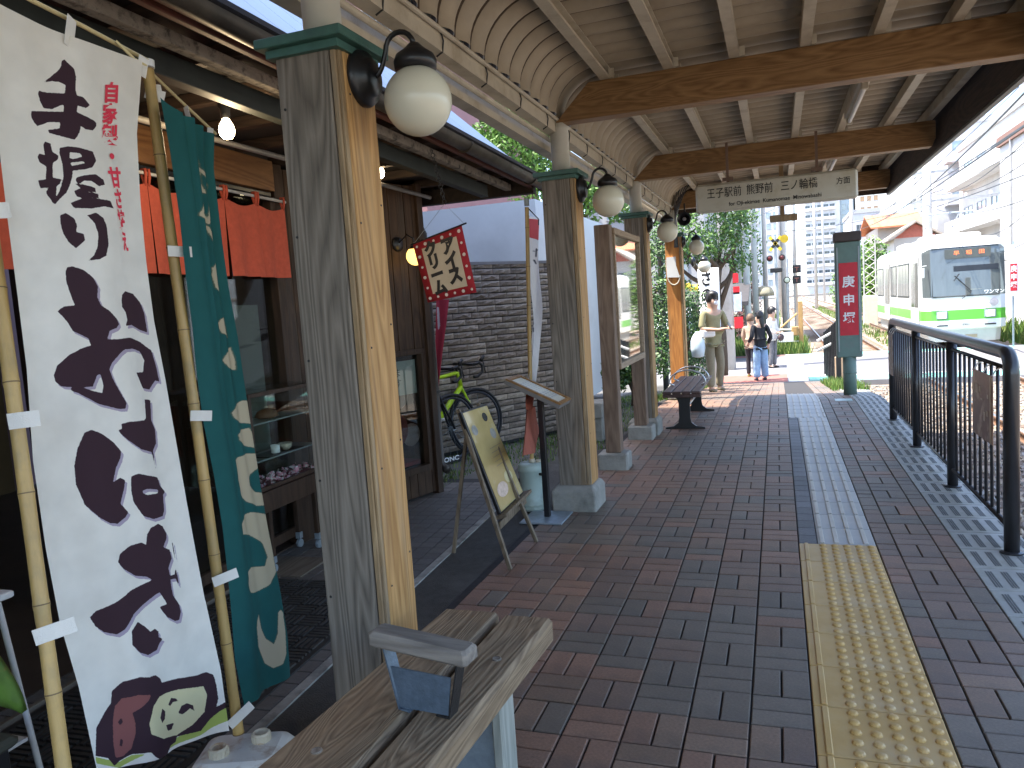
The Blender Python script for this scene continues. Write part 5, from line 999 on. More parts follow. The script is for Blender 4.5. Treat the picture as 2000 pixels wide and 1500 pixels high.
# hanging ice cream sign
t = thing('hanging_cloth_sign', 'small red bordered cloth sign with dark katakana and white dots hung from the eave', 'sign', (-1.75, 4, 1.75))
IP = [ony(807, 478, 4), ony(902, 441, 4), ony(931, 571, 4), ony(836, 591, 4)]
def ii(u, v, o=0): q = IP[0].lerp(IP[1], u).lerp(IP[3].lerp(IP[2], u), v); return q + Vector((0, -o, 0))
def iq(u0, u1, v0, v1, o, m, nm):
    b = MB(); n_ = 6; vs = [ii(u0 + (u1 - u0) * i / n_, v0 + (v1 - v0) * j / n_, o + 0) for j in range(n_ + 1) for i in range(n_ + 1)]
    b.add(vs, [(j * 7 + i, j * 7 + i + 1, j * 7 + i + 8, j * 7 + i + 7) for j in range(n_) for i in range(n_)]); o_ = b.build(nm, m, t, smooth=True); return o_
iq(0, 1, 0, 1, 0, mat('dark_red_cloth', (.33, .012, .018), .85, .15, 30), 'cloth').modifiers.new('thick', 'SOLIDIFY').thickness = .003
iq(.15, .86, .12, .88, .006, mat('beige_cloth_centre', (.58, .48, .33), .85, .1, 8), 'centre_panel')
b = MB()
for k in range(20):
    f = k / 20 * 4; u, v = ((.07 + .86 * f, .06) if f < 1 else (.93, .06 + .88 * (f - 1)) if f < 2 else (.93 - .86 * (f - 2), .94) if f < 3 else (.075, .94 - .88 * (f - 3))); rr_ = .032 if k % 2 else .024
    b.add([ii(u + rr_ * math.cos(a * PI / 6), v + rr_ * .85 * math.sin(a * PI / 6), .0068) for a in range(12)], [tuple(range(12))])
tag(b.build('white_dots', mat('dot_white', (.7, .58, .5), .8), t), kind='stuff')
Xi, Yi = (IP[1] - IP[0]).normalized(), (IP[0] - IP[3]).normalized()
b = MB(); put_text(b, TX['ice1'], ii(.67,   .46, .009), Xi, Yi); b.build('katakana_right', M_ink, t); b = MB(); put_text(b, TX['ice2'], ii(.33, .5, .009), Xi, Yi); b.build('katakana_left', M_ink, t)
b = MB(); b.tube([IP[0] - Xi * .015 + Yi * .005, IP[1] + Xi * .03 + Yi * .005], .005, 8); b.build('rod', M_blackm, t)
hk = ony(868, 398, 4); b = MB(); b.tube([IP[0], hk, IP[1] + Xi * .02], .0015, 5); b.build('string', mat('grey_string', (.3, .3, .28), .8), t)
b = MB(); zz = hk.z
for k in range(14): b.torus(Matrix.Translation((hk.x - .004 * k, hk.y, zz + .012 + k * .0215)) @ Matrix.Rotation(PI / 2 * (k % 2), 4, 'Z') @ Matrix.Rotation(PI / 2, 4, 'X'), .011, .0025, 10, 5)
tag(b.build('chain', M_blackm, t), kind='stuff')
# red banner behind the downpipe
t = thing('banner_flag', 'faded red and white banner hanging behind the dark downpipe', 'banner', (-2.85, 6.3, 0))
cloth('cloth', inkmat('faded_red_banner', (.42, .05, .08), [('white', (.6, .55, .6))]), [(852, 585), (851, 640), (849, 700), (852, 780)], [(877, 585), (872, 630), (864, 690), (853, 790)], (-2.9, 6.25), (-2.5, 6.5), 10, 30, lambda u, v: .02 * math.sin(6 * u), {'white': union([[(853, 600), (858, 600), (860, 640), (856, 645)]])}, t)
b = MB(); b.tube([(-2.95, 6.22, 0), (-2.95, 6.22, 2.1)], .013, 10); b.build('pole', mat('striped_pole', (.5, .2, .2), .5, .5, 9, stretch=(.1, .1, 1)), t)

# ================================================================== STONE TILE WALL
WA, WB = Vector((-3.75, 5.95, 0)), Vector((-2.15, 8.5, 0)); WD = (WB - WA).normalized(); WN = Vector((WD.y, -WD.x, 0)); WLn = (WB - WA).length; WH = 1.88
tw = thing('stone_tile_wall', 'low wall clad in split-face grey stone tiles', 'wall', WA)
b = MB(); b.prism([WA, WB, WB - WN * .18, WA - WN * .18], (0, 0, WH)); b.build('core', mat('dark_mortar', (.03, .03, .03), .9), tw)
M_tile = [mat('split_stone_%d' % k, c, .85, .3, 14, .7, bscale=50, rnd=.22) for k, c in enumerate(((.28, .235, .19), (.225, .185, .15), (.33, .28, .225)))]
RHt, CWd = .0625, .235; tms = []
for k in range(8):
    b = MB(); nx, nz = 6, 3; vs = []
    for j in range(nz + 1):
        for i in range(nx + 1):
            ed = i in (0, nx) or j in (0, nz); vs.append((-CWd / 2 + .0025 + (CWd - .005) * i / nx, -(.010 if ed else random.uniform(.012, .030)), -RHt / 2 + .005 + (RHt - .010) * j / nz + (0 if ed else random.uniform(-.006, .006))))
    b.add(vs, [(j * (nx + 1) + i, j * (nx + 1) + i + 1, (j + 1) * (nx + 1) + i + 1, (j + 1) * (nx + 1) + i) for j in range(nz) for i in range(nx)]); o4 = [0, nx, nx + nz * (nx + 1), nz * (nx + 1)]
    nb0 = len(b.v); b.v += [(vs[q][0], 0, vs[q][2]) for q in o4]; bd = [list(range(0, nx + 1)), [nx + r * (nx + 1) for r in range(nz + 1)], [nx + nz * (nx + 1) - r for r in range(nx + 1)], [nz * (nx + 1) - r * (nx + 1) for r in range(nz + 1)]]
    for e_, ring in enumerate(bd): b.f.append(tuple(ring[::-1] + [nb0 + e_, nb0 + (e_ + 1) % 4])); b.m.append(0)
    for m_ in M_tile: tms.append(b.mesh('stone_tile', m_))
tl = []
for r_ in range(30):
    off = random.choice((0, .08, .155)); k = 0
    while True:
        s = off + k * CWd - .08
        if s > WLn - .04: break
        if s > .12: tl.append((s, .03 + r_ * RHt + RHt / 2))
        k += 1
def wpt(s, z): return WA + WD * s + Vector((0, 0, z))
def wvis(s, z): q = px(wpt(s, z)); return q is not None and 862 < q[0] < 1182 and 500 < q[1] < 880 and not (1072 < q[0] < 1165)
tl.sort(key=lambda a: (not wvis(*a), -a[0])); wa = math.atan2(WD.y, WD.x); wf = MB()
for n_, (s, z) in enumerate(tl):
    me = random.choice(tms); P = wpt(s, z) + WN * .001
    if n_ < 300: part_copy(me, 'stone_tile', tw, (s * math.cos(wa), s * math.sin(wa), z), wa)
    else: bm_place(wf, me, Matrix.Translation(P) @ Matrix.Rotation(wa, 4, 'Z'), random.randrange(3))
tag(wf.build('stone_tile_rows', M_tile, tw), kind='stuff')
b = MB(); b.prism([WA + WN * .03, WB + WN * .03, WB - WN * .2, WA - WN * .2], (0, 0, .03)); b.v = [(x, y, z + WH + .001) for x, y, z in b.v]; b.build('coping', mat('coping_grey', (.2, .19, .185), .8), tw)
b = MB(); b.cbox(-2.15, -1.72, 7.6, 7.95, .24, .40, .01); 
t = thing('concrete_bench', 'pale concrete slab bench behind the notice board', 'bench', (-1.95, 7.8, 0)); b.build('slab', M_conc, t)
for x in (-2.1, -1.8): b = MB(); b.cbox(x - .06, x + .06, 7.65, 7.9, -.01, .239, .01); b.build('support', M_conc, t)

# ================================================================== BICYCLES
def bicycle(lab, P, ang, fc, group='road bicycles parked by the stone tile wall', letters=False):
    t = thing('bicycle', lab, 'bicycle', P, ang, group); R = .335; L_ = .98
    tyre = mat('tyre_rubber', (.012, .013, .016), .6); fm = mat('frame_' + ('lime' if fc[1] > .5 else 'black'), fc, .3); mb = lambda: MB()
    for x, nm in ((0, 'rear_wheel'), (L_, 'front_wheel')):
        M = Matrix.Translation((x, 0, R)) @ Matrix.Rotation(PI / 2, 4, 'X'); b = mb(); b.torus(M, R - .014, .0145, 40, 8); w = b.build(nm, tyre, t, world=False, smooth=True)
        b = mb(); b.torus(M, R - .043, .014, 40, 6); b.build('rim', mat('rim_blue_black', (.015, .02, .035), .3), w, world=False, smooth=True)
        b = mb()
        for k in range(18): a = 2 * PI * k / 18; b.tube([(x, 0, R), (x + (R - .05) * math.cos(a), 0, R + (R - .05) * math.sin(a))], .0012, 4)
        b.lathe([(.02, -.03), (.02, .03)], 10, M); tag(b.build('spokes', M_galv, w, world=False), kind='stuff')
        if letters and x: b = mb(); put_text(b, TX['wheel'], (x - .05, -.016, R - .285), (1, 0, 0), (0, 0, 1)); b.build('rim_lettering', M_white, w, world=False)
    bb, st_, ht, hb = (.41, 0, .28), (.27, 0, .78), (.80, 0, .84), (.83, 0, .70)
    for a, c, r, nm in ((bb, st_, .017, 'seat_tube'), (st_, ht, .018, 'top_tube'), (bb, hb, .026, 'down_tube'), (ht, hb, .022, 'head_tube'), ((0, .03, R), bb, .009, 'chain_stay'), ((0, .03, R), st_, .008, 'seat_stay'), (hb, (L_ - .0, .04, R), .013, 'fork'), (hb, (L_, -.04, R), .013, 'fork')):
        b = mb(); b.tube([a, c], r, 10); b.build(nm, fm, t, world=False, smooth=True)
    b = mb(); b.tube([st_, (.245, 0, .90)], .013, 8); b.build('seat_post', M_black, t, world=False)
    b = mb(); b.prism([(.10, -.065, .90), (.10, .065, .90), (.22, .045, .905), (.37, .012, .90), (.37, -.012, .90), (.22, -.045, .905)], (0, 0, .035)); b.build('saddle', M_black, t, world=False, bevel=.01)
    b = mb(); b.tube([ht, (.78, 0, .90), (.85, 0, .92)], .014, 8); b.tube([(.85, -.2, .92), (.85, .2, .92)], .015, 10)
    for s in (-1, 1): b.tube([(.85, s * .2, .92), (.92, s * .2, .93), (.96, s * .2, .90), (.95, s * .21, .84), (.89, s * .21, .80), (.84, s * .21, .80)], .015, 10)
    b.build('handlebar', M_black, t, world=False, smooth=True)
    b = mb()
    for s in (-1, 1): b.tube([(.94, s * .2, .945), (.985, s * .2, .99)], .018, 8); b.tube([(.97, s * .2, .95), (.99, s * .205, .82)], .006, 6)
    b.build('brake_levers', M_black, t, world=False, smooth=True)
    M = Matrix.Translation((.41, -.05, .28)) @ Matrix.Rotation(PI / 2, 4, 'X'); b = mb(); b.torus(M, .09, .006, 26, 6); b.torus(M, .05, .01, 20, 6); b.tube([(.41, -.055, .28), (.33, -.06, .14)], .011, 8); b.build('chainring', M_galv, t, world=False)
    b = mb(); b.tube([(.41, -.065, .28), (.50, -.07, .42)], .010, 8); b.box(.47, .56, -.12, -.07, .41, .43); b.build('crank', M_white, t, world=False)
    return t
w1 = onz(888, 902); an = math.radians(66); bicycle('black road bicycle with white lettered rim beside the dark downpipe', (w1.x - .98 * math.cos(an), w1.y - .98 * math.sin(an), -.012), an, (.012, .012, .014), letters=True)
w2 = onz(934, 884); an = math.radians(58); bicycle('lime yellow road bicycle by the stone tile wall', (w2.x - .98 * math.cos(an), w2.y - .98 * math.sin(an), -.012), an, (.48, .72, .015))

# ================================================================== LEFT FOREGROUND CLUTTER
t = thing('side_table', 'white folding side table at the dark left edge', 'table', (-2.3, 1.45, 0))
b = MB(); q = atd(28, 1152, 2.25); X0 = q.x
b.cbox(q.x - .45, q.x, q.y - .40, q.y, q.z - .02, q.z, .004); b.build('table_top', M_white, t)
for (dx, dy) in ((-.03, -.02), (-.42, -.02), (-.03, -.36)):
    b = MB(); b.tube([(q.x + dx - .02, q.y + dy, q.z - .021), (q.x + dx + .06, q.y + dy + .02, .0)], .009, 8); b.build('leg', M_white, t, smooth=True)
b = MB(); b.box(q.x - .42, q.x - .0, q.y - .36, q.y - .02, .25, .26); b.build('lower_shelf', M_white, t)
gb = MB(); c = atd(15, 1255, 2.2); n_ = 8; vs = []
for j in range(9):
    for i in range(9): u, v = i / 8, j / 8; vs.append((c.x - .26 + .28 * u + .05 * v * u, c.y - .05 + .03 * math.sin(5 * u + 3 * v), c.z + .12 - .28 * v + .03 * math.sin(4 * u)))
gb.add(vs, [(j * 9 + i, j * 9 + i + 1, (j + 1) * 9 + i + 1, (j + 1) * 9 + i) for j in range(8) for i in range(8)])
o = gb.build('green_bag', mat('leaf_green_print_bag', (.12, .22, .035), .5, .4, 14, dirt=(.45, .10, .03), dscale=7), loc=tuple(c), smooth=True); o.modifiers.new('thick', 'SOLIDIFY').thickness = .02
tag(o, 'green printed bag hanging from the white side table', 'bag')
t = thing('low_stool', 'black and olive low stool cut off by the bottom left corner', 'stool', (-1.98, 1.05, 0)); b = MB(); q = atd(60, 1420, 2.05); b.cbox(q.x - .4, q.x, q.y - .42, q.y - .03, q.z - .03, q.z, .01); b.build('seat', mat('olive_cushion', (.05, .05, .035), .8), t)
b = MB(); b.cbox(q.x - .38, q.x - .02, q.y - .40, q.y - .05, 0, q.z - .031, .004); b.build('body', M_black, t)
# ================================================================== TREES AND HEDGES
def leaf_cloud(mb, blobs, n, s, ms=(0, 1, 2)):
    tot = sum(b[1] ** 2 for b in blobs); r_ = np.random.rand
    for c, r, sq in blobs:
        k = int(n * r * r / tot); c = Vector(c)
        for _ in range(k):
            d = Vector(np.random.normal(size=3)).normalized(); rad = r * (random.random() ** .35) * (1 + .18 * math.sin(7 * d.x + 3 * d.y) + .15 * math.sin(9 * d.z + 5 * d.x)); p = c + Vector((d.x * rad, d.y * rad, d.z * rad * sq))
            u = Vector(np.random.normal(size=3)).normalized(); v = u.orthogonal().normalized(); w = s * random.uniform(.6, 1.3)
            mb.add([p - u * w, p + v * w * .45, p + u * w, p - v * w * .45], [(0, 1, 2, 3)], random.choice(ms))
def tree(name, lab, base, h, blobs, n, s, tr=.12, ms=(0, 1, 2), cat='tree', limbs=5, grp=None):
    t = thing(name, lab, cat, base, 0, grp); base = Vector(base)
    b = MB(); top = base + Vector((0, 0, h)); pts = [base + Vector((.05 * math.sin(k * 1.3), .05 * math.cos(k * 1.7), 0)) * k / 3 + Vector((0, 0, h * k / 5)) for k in range(6)]
    b.tube(pts, [tr * (1 - .09 * k) for k in range(6)], 10)
    for k in range(limbs):
        c = Vector(blobs[k % len(blobs)][0]); a = pts[3 + k % 3]; m = a.lerp(c, .5) + Vector((random.uniform(-.1, .1), 0, -.1)); b.tube([a, m, c], [tr * .5, tr * .32, tr * .12], 7)
    b.build('trunk', M_trunk, t, smooth=True)
    b = MB(); leaf_cloud(b, blobs, n, s, ms); b.build('crown', M_leafs, t); return t
def near(x, y, D): return atd(x, y, D)
c = near(1395, 470, 16.5); bl_ = [((c.x, c.y, c.z), .62, .9)] + [(near(x, y, 16.5 + random.uniform(-.6, .6)), r, .85) for x, y, r in ((1310, 440, .45), (1335, 490, .45), (1440, 450, .42), (1440, 510, .3), (1365, 480, .42), (1420, 400, .5), (1300, 500, .45), (1450, 420, .3), (1330, 400, .6), (1390, 360, .6), (1290, 600, .4), (1322, 560, .3))]
tree('street_tree', 'leafy green tree with twisted trunk behind the white round pillar sign', (c.x + .05, c.y, -.35), 2.3, bl_, 8500, .045, .14, (0, 0, 1, 2), limbs=9)
bl_ = [(near(x, y, 13.5), r, .9) for x, y, r in ((1010, 265, .6), (1060, 310, .55), (975, 245, .5), (1040, 350, .55), (1100, 370, .5), (1140, 360, .5), (1150, 400, .35), (1195, 370, .45), (950, 290, .45), (1080, 260, .5), (1210, 410, .3))]
tree('garden_tree', 'bright yellow green tree rising above the shop roof', (-3.6, 13.5, -.2), 3.4, bl_, 8000, .05, .13, (0, 1, 1), limbs=7)
for nm, lab, pts in (('hedge_shrub', 'dark evergreen shrub between the third and fourth posts', ((1292, 470, 12.2, .34), (1290, 560, 12.2, .33), (1292, 640, 12.2, .33), (1290, 700, 12.2, .33), (1270, 620, 12.6, .3))),
                     ('hedge_shrub', 'dark leafy shrub behind the waiting man', ((1352, 640, 13.8, .34), (1362, 690, 13.8, .28), (1345, 590, 13.8, .3), (1350, 730, 13.8, .3))),
                     ('hedge_shrub', 'spiky shrub seen under the notice board', ((1222, 690, 10.4, .22), (1205, 730, 10.4, .22), (1235, 720, 10.4, .25)))):
    P_ = [near(x, y, D) for x, y, D, r in pts]; zb = zr(P_[0].y) - .02
    tree(nm, lab, (P_[-1].x, P_[-1].y, zb), max(.5, P_[0].z - zb - .2), [(p_, q[3], 1) for p_, q in zip(P_, pts)], 3000, .035, .05, (2, 2, 0), 'shrub', 4)
P_ = near(1296, 640, 12.9); b = MB(); b.tube([(P_.x, P_.y, zr(P_.y)), (P_.x, P_.y, 2.4)], .05, 10)
tag(b.build('dark_trunk', mat('dark_bark', (.03, .028, .025), .9, .3, 10, .5), loc=(P_.x, P_.y, 0)), 'slim dark tree stem standing in the hedge', 'tree trunk')
# pillar sign with さの
c = near(1386, 600, 15.2); zb = zr(c.y) - .02
t = thing('pillar_sign', 'white round pillar sign with large black hiragana under the street tree', 'sign', (c.x, c.y, zb))
b = MB(); b.tube([(c.x, c.y, zb), (c.x, c.y, near(1386, 524, 15.2).z)], .202, 32); b.build('cylinder', mat('pillar_white', (.62, .62, .60), .6, .08, 4), t, smooth=True)
b = MB(); kt = TX['kana']; z0_ = near(1386, 568, 15.2).z
vs = [(c.x - .03 + a * .75, c.y - .204, z0_ + .06 + bq * .95) for a, bq, _ in kt[0]]; b.add(vs, kt[1]); b.build('kana_lettering', M_ink, t)
b = MB()
for k in range(9): zz = z0_ + .1 - k * .075; a = -1.0; b.box(c.x + .222 * math.sin(a) - .012, c.x + .222 * math.sin(a) + .015, c.y - .222 * math.cos(a) - .004, c.y - .222 * math.cos(a), zz, zz + .045)
tag(b.build('small_lettering', M_ink, t), kind='stuff')

# ================================================================== BUILDINGS
M_win = mat('dark_window_glass', (.05, .07, .085), .08, .4, 1.5, spec=.8); M_winl = mat('pale_window_glass', (.30, .38, .42), .1, .3, 1.5, spec=.8); M_wfr = mat('window_frame_grey', (.35, .36, .37), .5)
def bld(name, lab, x0, x1, y0, y1, z1, col, wins=(), roof='flat', z0=GZ, cat='building', rough=.8, dirt=None, m=None, trim=None):
    """wins: (face, rows, cols, a0, a1, b0, b1, w, h, glass, balcony) with face 'f' (towards camera) or 'l' (track side, left) or 'r'"""
    t = thing(name, lab, cat, ((x0 + x1) / 2, (y0 + y1) / 2, z0)); col = tuple(c * .74 for c in col); m = m or mat(name + '_wall_%d' % int(x0 * 7 + y0), col, rough, .06, .6, .1, dirt=dirt or tuple(c * .8 for c in col), dscale=.35)
    b = MB(); b.box(x0, x1, y0, y1, z0, z1); b.build('wall', m, t)
    tm_ = mat('parapet_%d' % int(x0 * 7 + y0), trim or tuple(c * .7 for c in col), .8)
    if roof == 'flat':
        b = MB()
        for q in ((x0 - .12, x1 + .12, y0 - .12, y0 + .05), (x0 - .12, x1 + .12, y1 - .05, y1 + .12), (x0 - .12, x0 + .05, y0 + .051, y1 - .051), (x1 - .05, x1 + .12, y0 + .051, y1 - .051)): b.box(*q, z1 - .18, z1 + .25)
        b.build('parapet', tm_, t)
    for (face, rows, cols_, a0, a1, b0, b1, w, h, gl, balc) in wins:
        for r_ in range(rows):
            zc = b0 + (b1 - b0) * (r_ + .5) / rows
            for c_ in range(cols_):
                ac = a0 + (a1 - a0) * (c_ + .5) / cols_
                def bx(bb, s0, s1, za, zb_, d0, d1):
                    if face == 'f': bb.box(s0, s1, y0 - d1, y0 - d0, za, zb_)
                    elif face == 'l': bb.box(x0 - d1, x0 - d0, s0, s1, za, zb_)
                    else: bb.box(x1 + d0, x1 + d1, s0, s1, za, zb_)
                b = MB(); e = .05
                bx(b, ac - w / 2, ac + w / 2, zc + h / 2 - e, zc + h / 2, .0, .05); bx(b, ac - w / 2, ac + w / 2, zc - h / 2, zc - h / 2 + e, .0, .07); bx(b, ac - w / 2, ac - w / 2 + e, zc - h / 2 + e, zc + h / 2 - e, .0, .05); bx(b, ac + w / 2 - e, ac + w / 2, zc - h / 2 + e, zc + h / 2 - e, .0, .05); bx(b, ac - .02, ac + .02, zc - h / 2 + e, zc + h / 2 - e, .006, .04)
                f = b.build('window', M_wfr, t); b = MB(); bx(b, ac - w / 2 + e, ac + w / 2 - e, zc - h / 2 + e, zc + h / 2 - e, .002, .005); b.build('pane', gl, f)
            if balc:
                b = MB(); bx(b, a0, a1, zc - h / 2 - .35, zc - h / 2 - .2, 0, 1.1); bx(b, a0, a1, zc - h / 2 - .199, zc - h / 2 + balc, 1.0, 1.1); b.build('balcony', m, t)
    return t
def gable(t, x0, x1, y0, y1, z0, h, m, ov=.4, axis='y'):
    b = MB()
    if axis == 'y': xm = (x0 + x1) / 2; A = [(x0 - ov, z0), (xm, z0 + h), (x1 + ov, z0), (x1 + ov, z0 - .12), (xm, z0 + h - .12), (x0 - ov, z0 - .12)]; b.prism([(a, y0 - ov, c) for a, c in A], (0, y1 - y0 + 2 * ov, 0))
    else: ym = (y0 + y1) / 2; A = [(y0 - ov, z0), (ym, z0 + h), (y1 + ov, z0), (y1 + ov, z0 - .12), (ym, z0 + h - .12), (y0 - ov, z0 - .12)]; b.prism([(x0 - ov, a, c) for a, c in A], (x1 - x0 + 2 * ov, 0, 0))
    return b.build('roof', m, t)
# left: an unseen tall block added to keep sun off the platform, pink block, pale low building behind the stone wall
bld('added_sun_blocker', 'unseen mauve block added behind the sweet shop to block the sun', -17, -7.1, -14, 6.5, 21, (.30, .19, .20), (('r', 5, 5, -12, 6, 5, 20, 1.4, 1.3, M_win, 0),))
bld('pink_building', 'dusty pink walled building behind the bright green tree', -18, -9.2, 20, 31, 11, (.40, .20, .20), (('f', 2, 2, -12.4, -9.6, 7.8, 10.5, .9, 1.2, M_win, 0),))
t = bld('white_annex', 'pale blue white rendered annex rising behind the stone tile wall', -9, -2.75, 9.1, 13, 2.72, (.74, .77, .77), (), z0=-.02, roof='none')
P_ = near(1330, 600, 21); 
t = bld('small_hall', 'low grey hall with dark tiled roof behind the waiting man', -3.6, -1.5, 23.5, 27, 1.15, (.30, .25, .20), (('f', 1, 2, -3.4, -1.7, -.3, .9, .7, .8, M_win, 0),), roof='none', z0=RD)
gable(t, -3.8, -1.1, 23.5, 27, 1.15, .55, mat('dark_roof_tile', (.05, .045, .045), .7, .3, 10, .4), .3, 'x')
b = MB(); b.prism([near(1275, 610, 17.5), near(1352, 600, 17.5), near(1352, 640, 17.0), near(1275, 642, 17.0)], (0, 0, -.03)); tag(b.build('awning', mat('white_awning', (.65, .66, .68), .8), loc=tuple(near(1310, 620, 17.3))), 'white cloth awning seen between the hedge and the orange post', 'awning')
b = MB()
for k in range(26): q = near(random.uniform(1335, 1372), random.uniform(556, 566), 20.5) if k < 16 else near(random.uniform(1403, 1418), random.uniform(536, 552), 20.5); b.ball(q, .075, 6, 4)
tag(b.build('yellow_flowers', mat('yellow_petal', (.75, .55, .03), .7)), 'yellow blossoms above the dark tiled roof', 'flowers', kind='stuff')
bld('grey_townhouse', 'tall white townhouse left of the crossing signals', -7.2, -2.6, 31, 40, 13, (.60, .60, .60), (('f', 4, 2, -6.8, -2.9, 1, 12.5, 1.2, 1.4, M_winl, 0),))
bld('apartment_tower', 'distant white apartment tower at the left behind the utility poles', -14, -3.6, 205, 220, 56, (.74, .75, .78), (('f', 17, 5, -13.6, -4, 2, 55, 1.3, 1.5, M_win, .5),))
bld('apartment_tower', 'narrow white tower directly behind the crossing signals', -3, 3.2, 232, 245, 50, (.76, .77, .78), (('f', 15, 3, -2.7, 2.9, 2, 49, 1.2, 1.5, M_winl, 0),))
bld('apartment_tower', 'wide white apartment tower with rows of balconies straight beyond the tracks', 7.4, 20, 275, 290, 48, (.84, .85, .88), (('f', 15, 5, 9.2, 18.6, 1.5, 47, 1.55, 1.5, M_win, .55),))
bld('office_tower', 'blue glass edged tower beside the balcony apartment tower', 20.3, 24.3, 278, 290, 46, (.48, .62, .72), (('f', 13, 2, 20.5, 24.1, 2, 45, 1.3, 2.0, M_winl, 0),))
bld('cream_tower', 'cream tower with small brown windows', 24.8, 36, 270, 285, 44, (.86, .82, .75), (('f', 12, 3, 25.2, 31, 3, 43, 1.2, 1.6, mat('brown_blind', (.40, .25, .13), .6), 0),))
bld('low_office', 'low white office block between the tower and the long apartment', 8.2, 11.0, 96, 108, 9.5, (.74, .74, .76), (('f', 3, 2, 8.4, 10.8, 0, 9, .8, 1.2, M_win, 0),))
bld('long_apartment', 'long white apartment block in the middle distance right of the green sign', 11.5, 30, 66, 78, 12.8, (.76, .76, .77), (('f', 4, 5, 12, 24, 0, 12.4, 1.4, 1.3, M_winl, .4), ('l', 4, 3, 67, 77, 0, 12.4, 1.6, 1.3, M_winl, 0)))
t = bld('stepped_apartment', 'large white stepped apartment building above the tram', 12.2, 30, 46, 62, 10.2, (.80, .79, .78), (('l', 3, 4, 47, 61, 1, 9.8, 2.2, 1.4, M_winl, .5), ('f', 3, 5, 12.8, 28, 1, 9.8, 1.8, 1.5, M_winl, 0)))
bld('rooftop_block', 'rooftop stair block on the stepped white apartment', 14, 20, 48, 54, 12.6, (.8, .79, .78), (('l', 1, 2, 48.5, 53.5, 10.6, 12.4, 1.2, .9, M_win, 0),), z0=10.21)
t = bld('white_house', 'big white rendered house with brown eaves at the right edge', 9.7, 18, 29, 41, 7.3, (.82, .80, .78), (('l', 1, 1, 30.2, 31.6, 4.2, 6.3, 1.1, 1.7, mat('brown_louvre', (.25, .18, .13), .6), 0), ('l', 1, 1, 35.4, 36.3, 4.2, 6.0, .5, .9, mat('brown_vent', (.35, .26, .18), .6), 0), ('f', 1, 2, 10.2, 14, 3.5, 6.2, 1.4, 1.6, mat('green_curtain_window', (.30, .42, .25), .3), 0)), trim=(.22, .12, .09))
b = MB()
for (z, w) in ((6.6, .25), (4.4, .2)): b.box(9.3, 9.69, 28.6, 33.2 if z > 6 else 30.6, z, z + w)
b.build('brown_eave', mat('brown_eave_board', (.24, .13, .10), .7), t)
b = MB(); b.tube([(9.62, 34.0, -.5), (9.62, 34.0, 4.4)], .05, 8); b.tube([(9.62, 39, 1), (9.62, 39, 7.2)], .05, 8); b.build('wall_pipe', M_wfr, t)
t = bld('orange_roof_house', 'cream house with orange red roof left of the concrete pole', 7.0, 9.7, 62, 70, 5.4, (.70, .62, .52), (('f', 1, 2, 7.2, 9.5, 2.8, 4.6, .8, 1.1, M_win, 0),), roof='none')
gable(t, 7.0, 9.7, 62, 70, 5.4, 1.2, mat('orange_roof', (.52, .19, .09), .7, .2, 4), .5, 'x')
t = bld('tile_roof_house', 'small white house with red gable and pale tiled roof behind the tram', 7.0, 9.4, 54, 59, 4.1, (.72, .68, .62), (('f', 1, 1, 7.2, 8.2, 2.2, 3.6, .7, .9, M_win, 0), ('l', 1, 2, 54.5, 58.5, 1.6, 3.2, 1.0, 1.0, M_win, 0)), roof='none')
gable(t, 7.0, 9.4, 54, 59, 4.1, 1.0, mat('pale_roof_tile', (.42, .36, .30), .8, .3, 3, .6, bscale=20), .4, 'y'); b = MB(); b.prism([(7.0, 53.98, 4.1), (9.4, 53.98, 4.1), (8.2, 53.98, 4.95)], (0, .03, 0)); b.build('gable_wall', mat('red_gable', (.50, .15, .10), .7), t)
t = bld('brown_shed', 'weathered brown roofed shed behind the tram roof at the right', 8.2, 12, 24.9 + 2, 29, 2.35, (.25, .2, .16), (), roof='none'); b = MB(); b.prism([(7.8, 26.6, 2.35), (12.3, 26.6, 2.35), (12.3, 29.2, 2.65), (7.8, 29.2, 2.65)], (0, 0, .1)); b.build('roof', mat('grey_brown_sheet', (.22, .18, .15), .8, .3, 4), t)
# trees and verge shrubs far right
for lab, x, y, z, r in (('bright green bush beside the tracks behind the tram', 5.6, 58, .6, 1.3), ('light green tree right behind the green name post', 4.9, 46, .9, 1.1), ('green tree beyond the crossing left of the signals', -2.2, 38, 1.7, 1.4), ('dark green bush on the right bank far along the tracks', 6.4, 80, .8, 1.6)):
    tree('trackside_tree', lab, (x, y, GZ), z + .8, [((x, y, z), r, 1.5), ((x + .5, y, z + r), r * .8, 1.2), ((x - .5, y, z + .3), r * .7, 1.2), ((x, y, z + 2 * r), r * .6, 1.2)], 3000, .12, .12, (1, 1, 0), limbs=3, grp=None)
tree('maple_shrub', 'dark reddish shrub behind the women at the crossing', (-1.05, 29.5, GZ), 1.4, [((-1.05, 29.5, .75), .5, 1.2), ((-.9, 29.5, 1.3), .4, 1), ((-1.1, 29.5, .1), .45, 1)], 1800, .05, .05, (0,), 'shrub', 3)
for o in bpy.data.objects:
    if o.name.startswith('crown') and o.parent and o.parent.name == 'maple_shrub': o.data.materials[0] = mat('dark_red_leaf', (.09, .03, .03), .6, .4, 4)
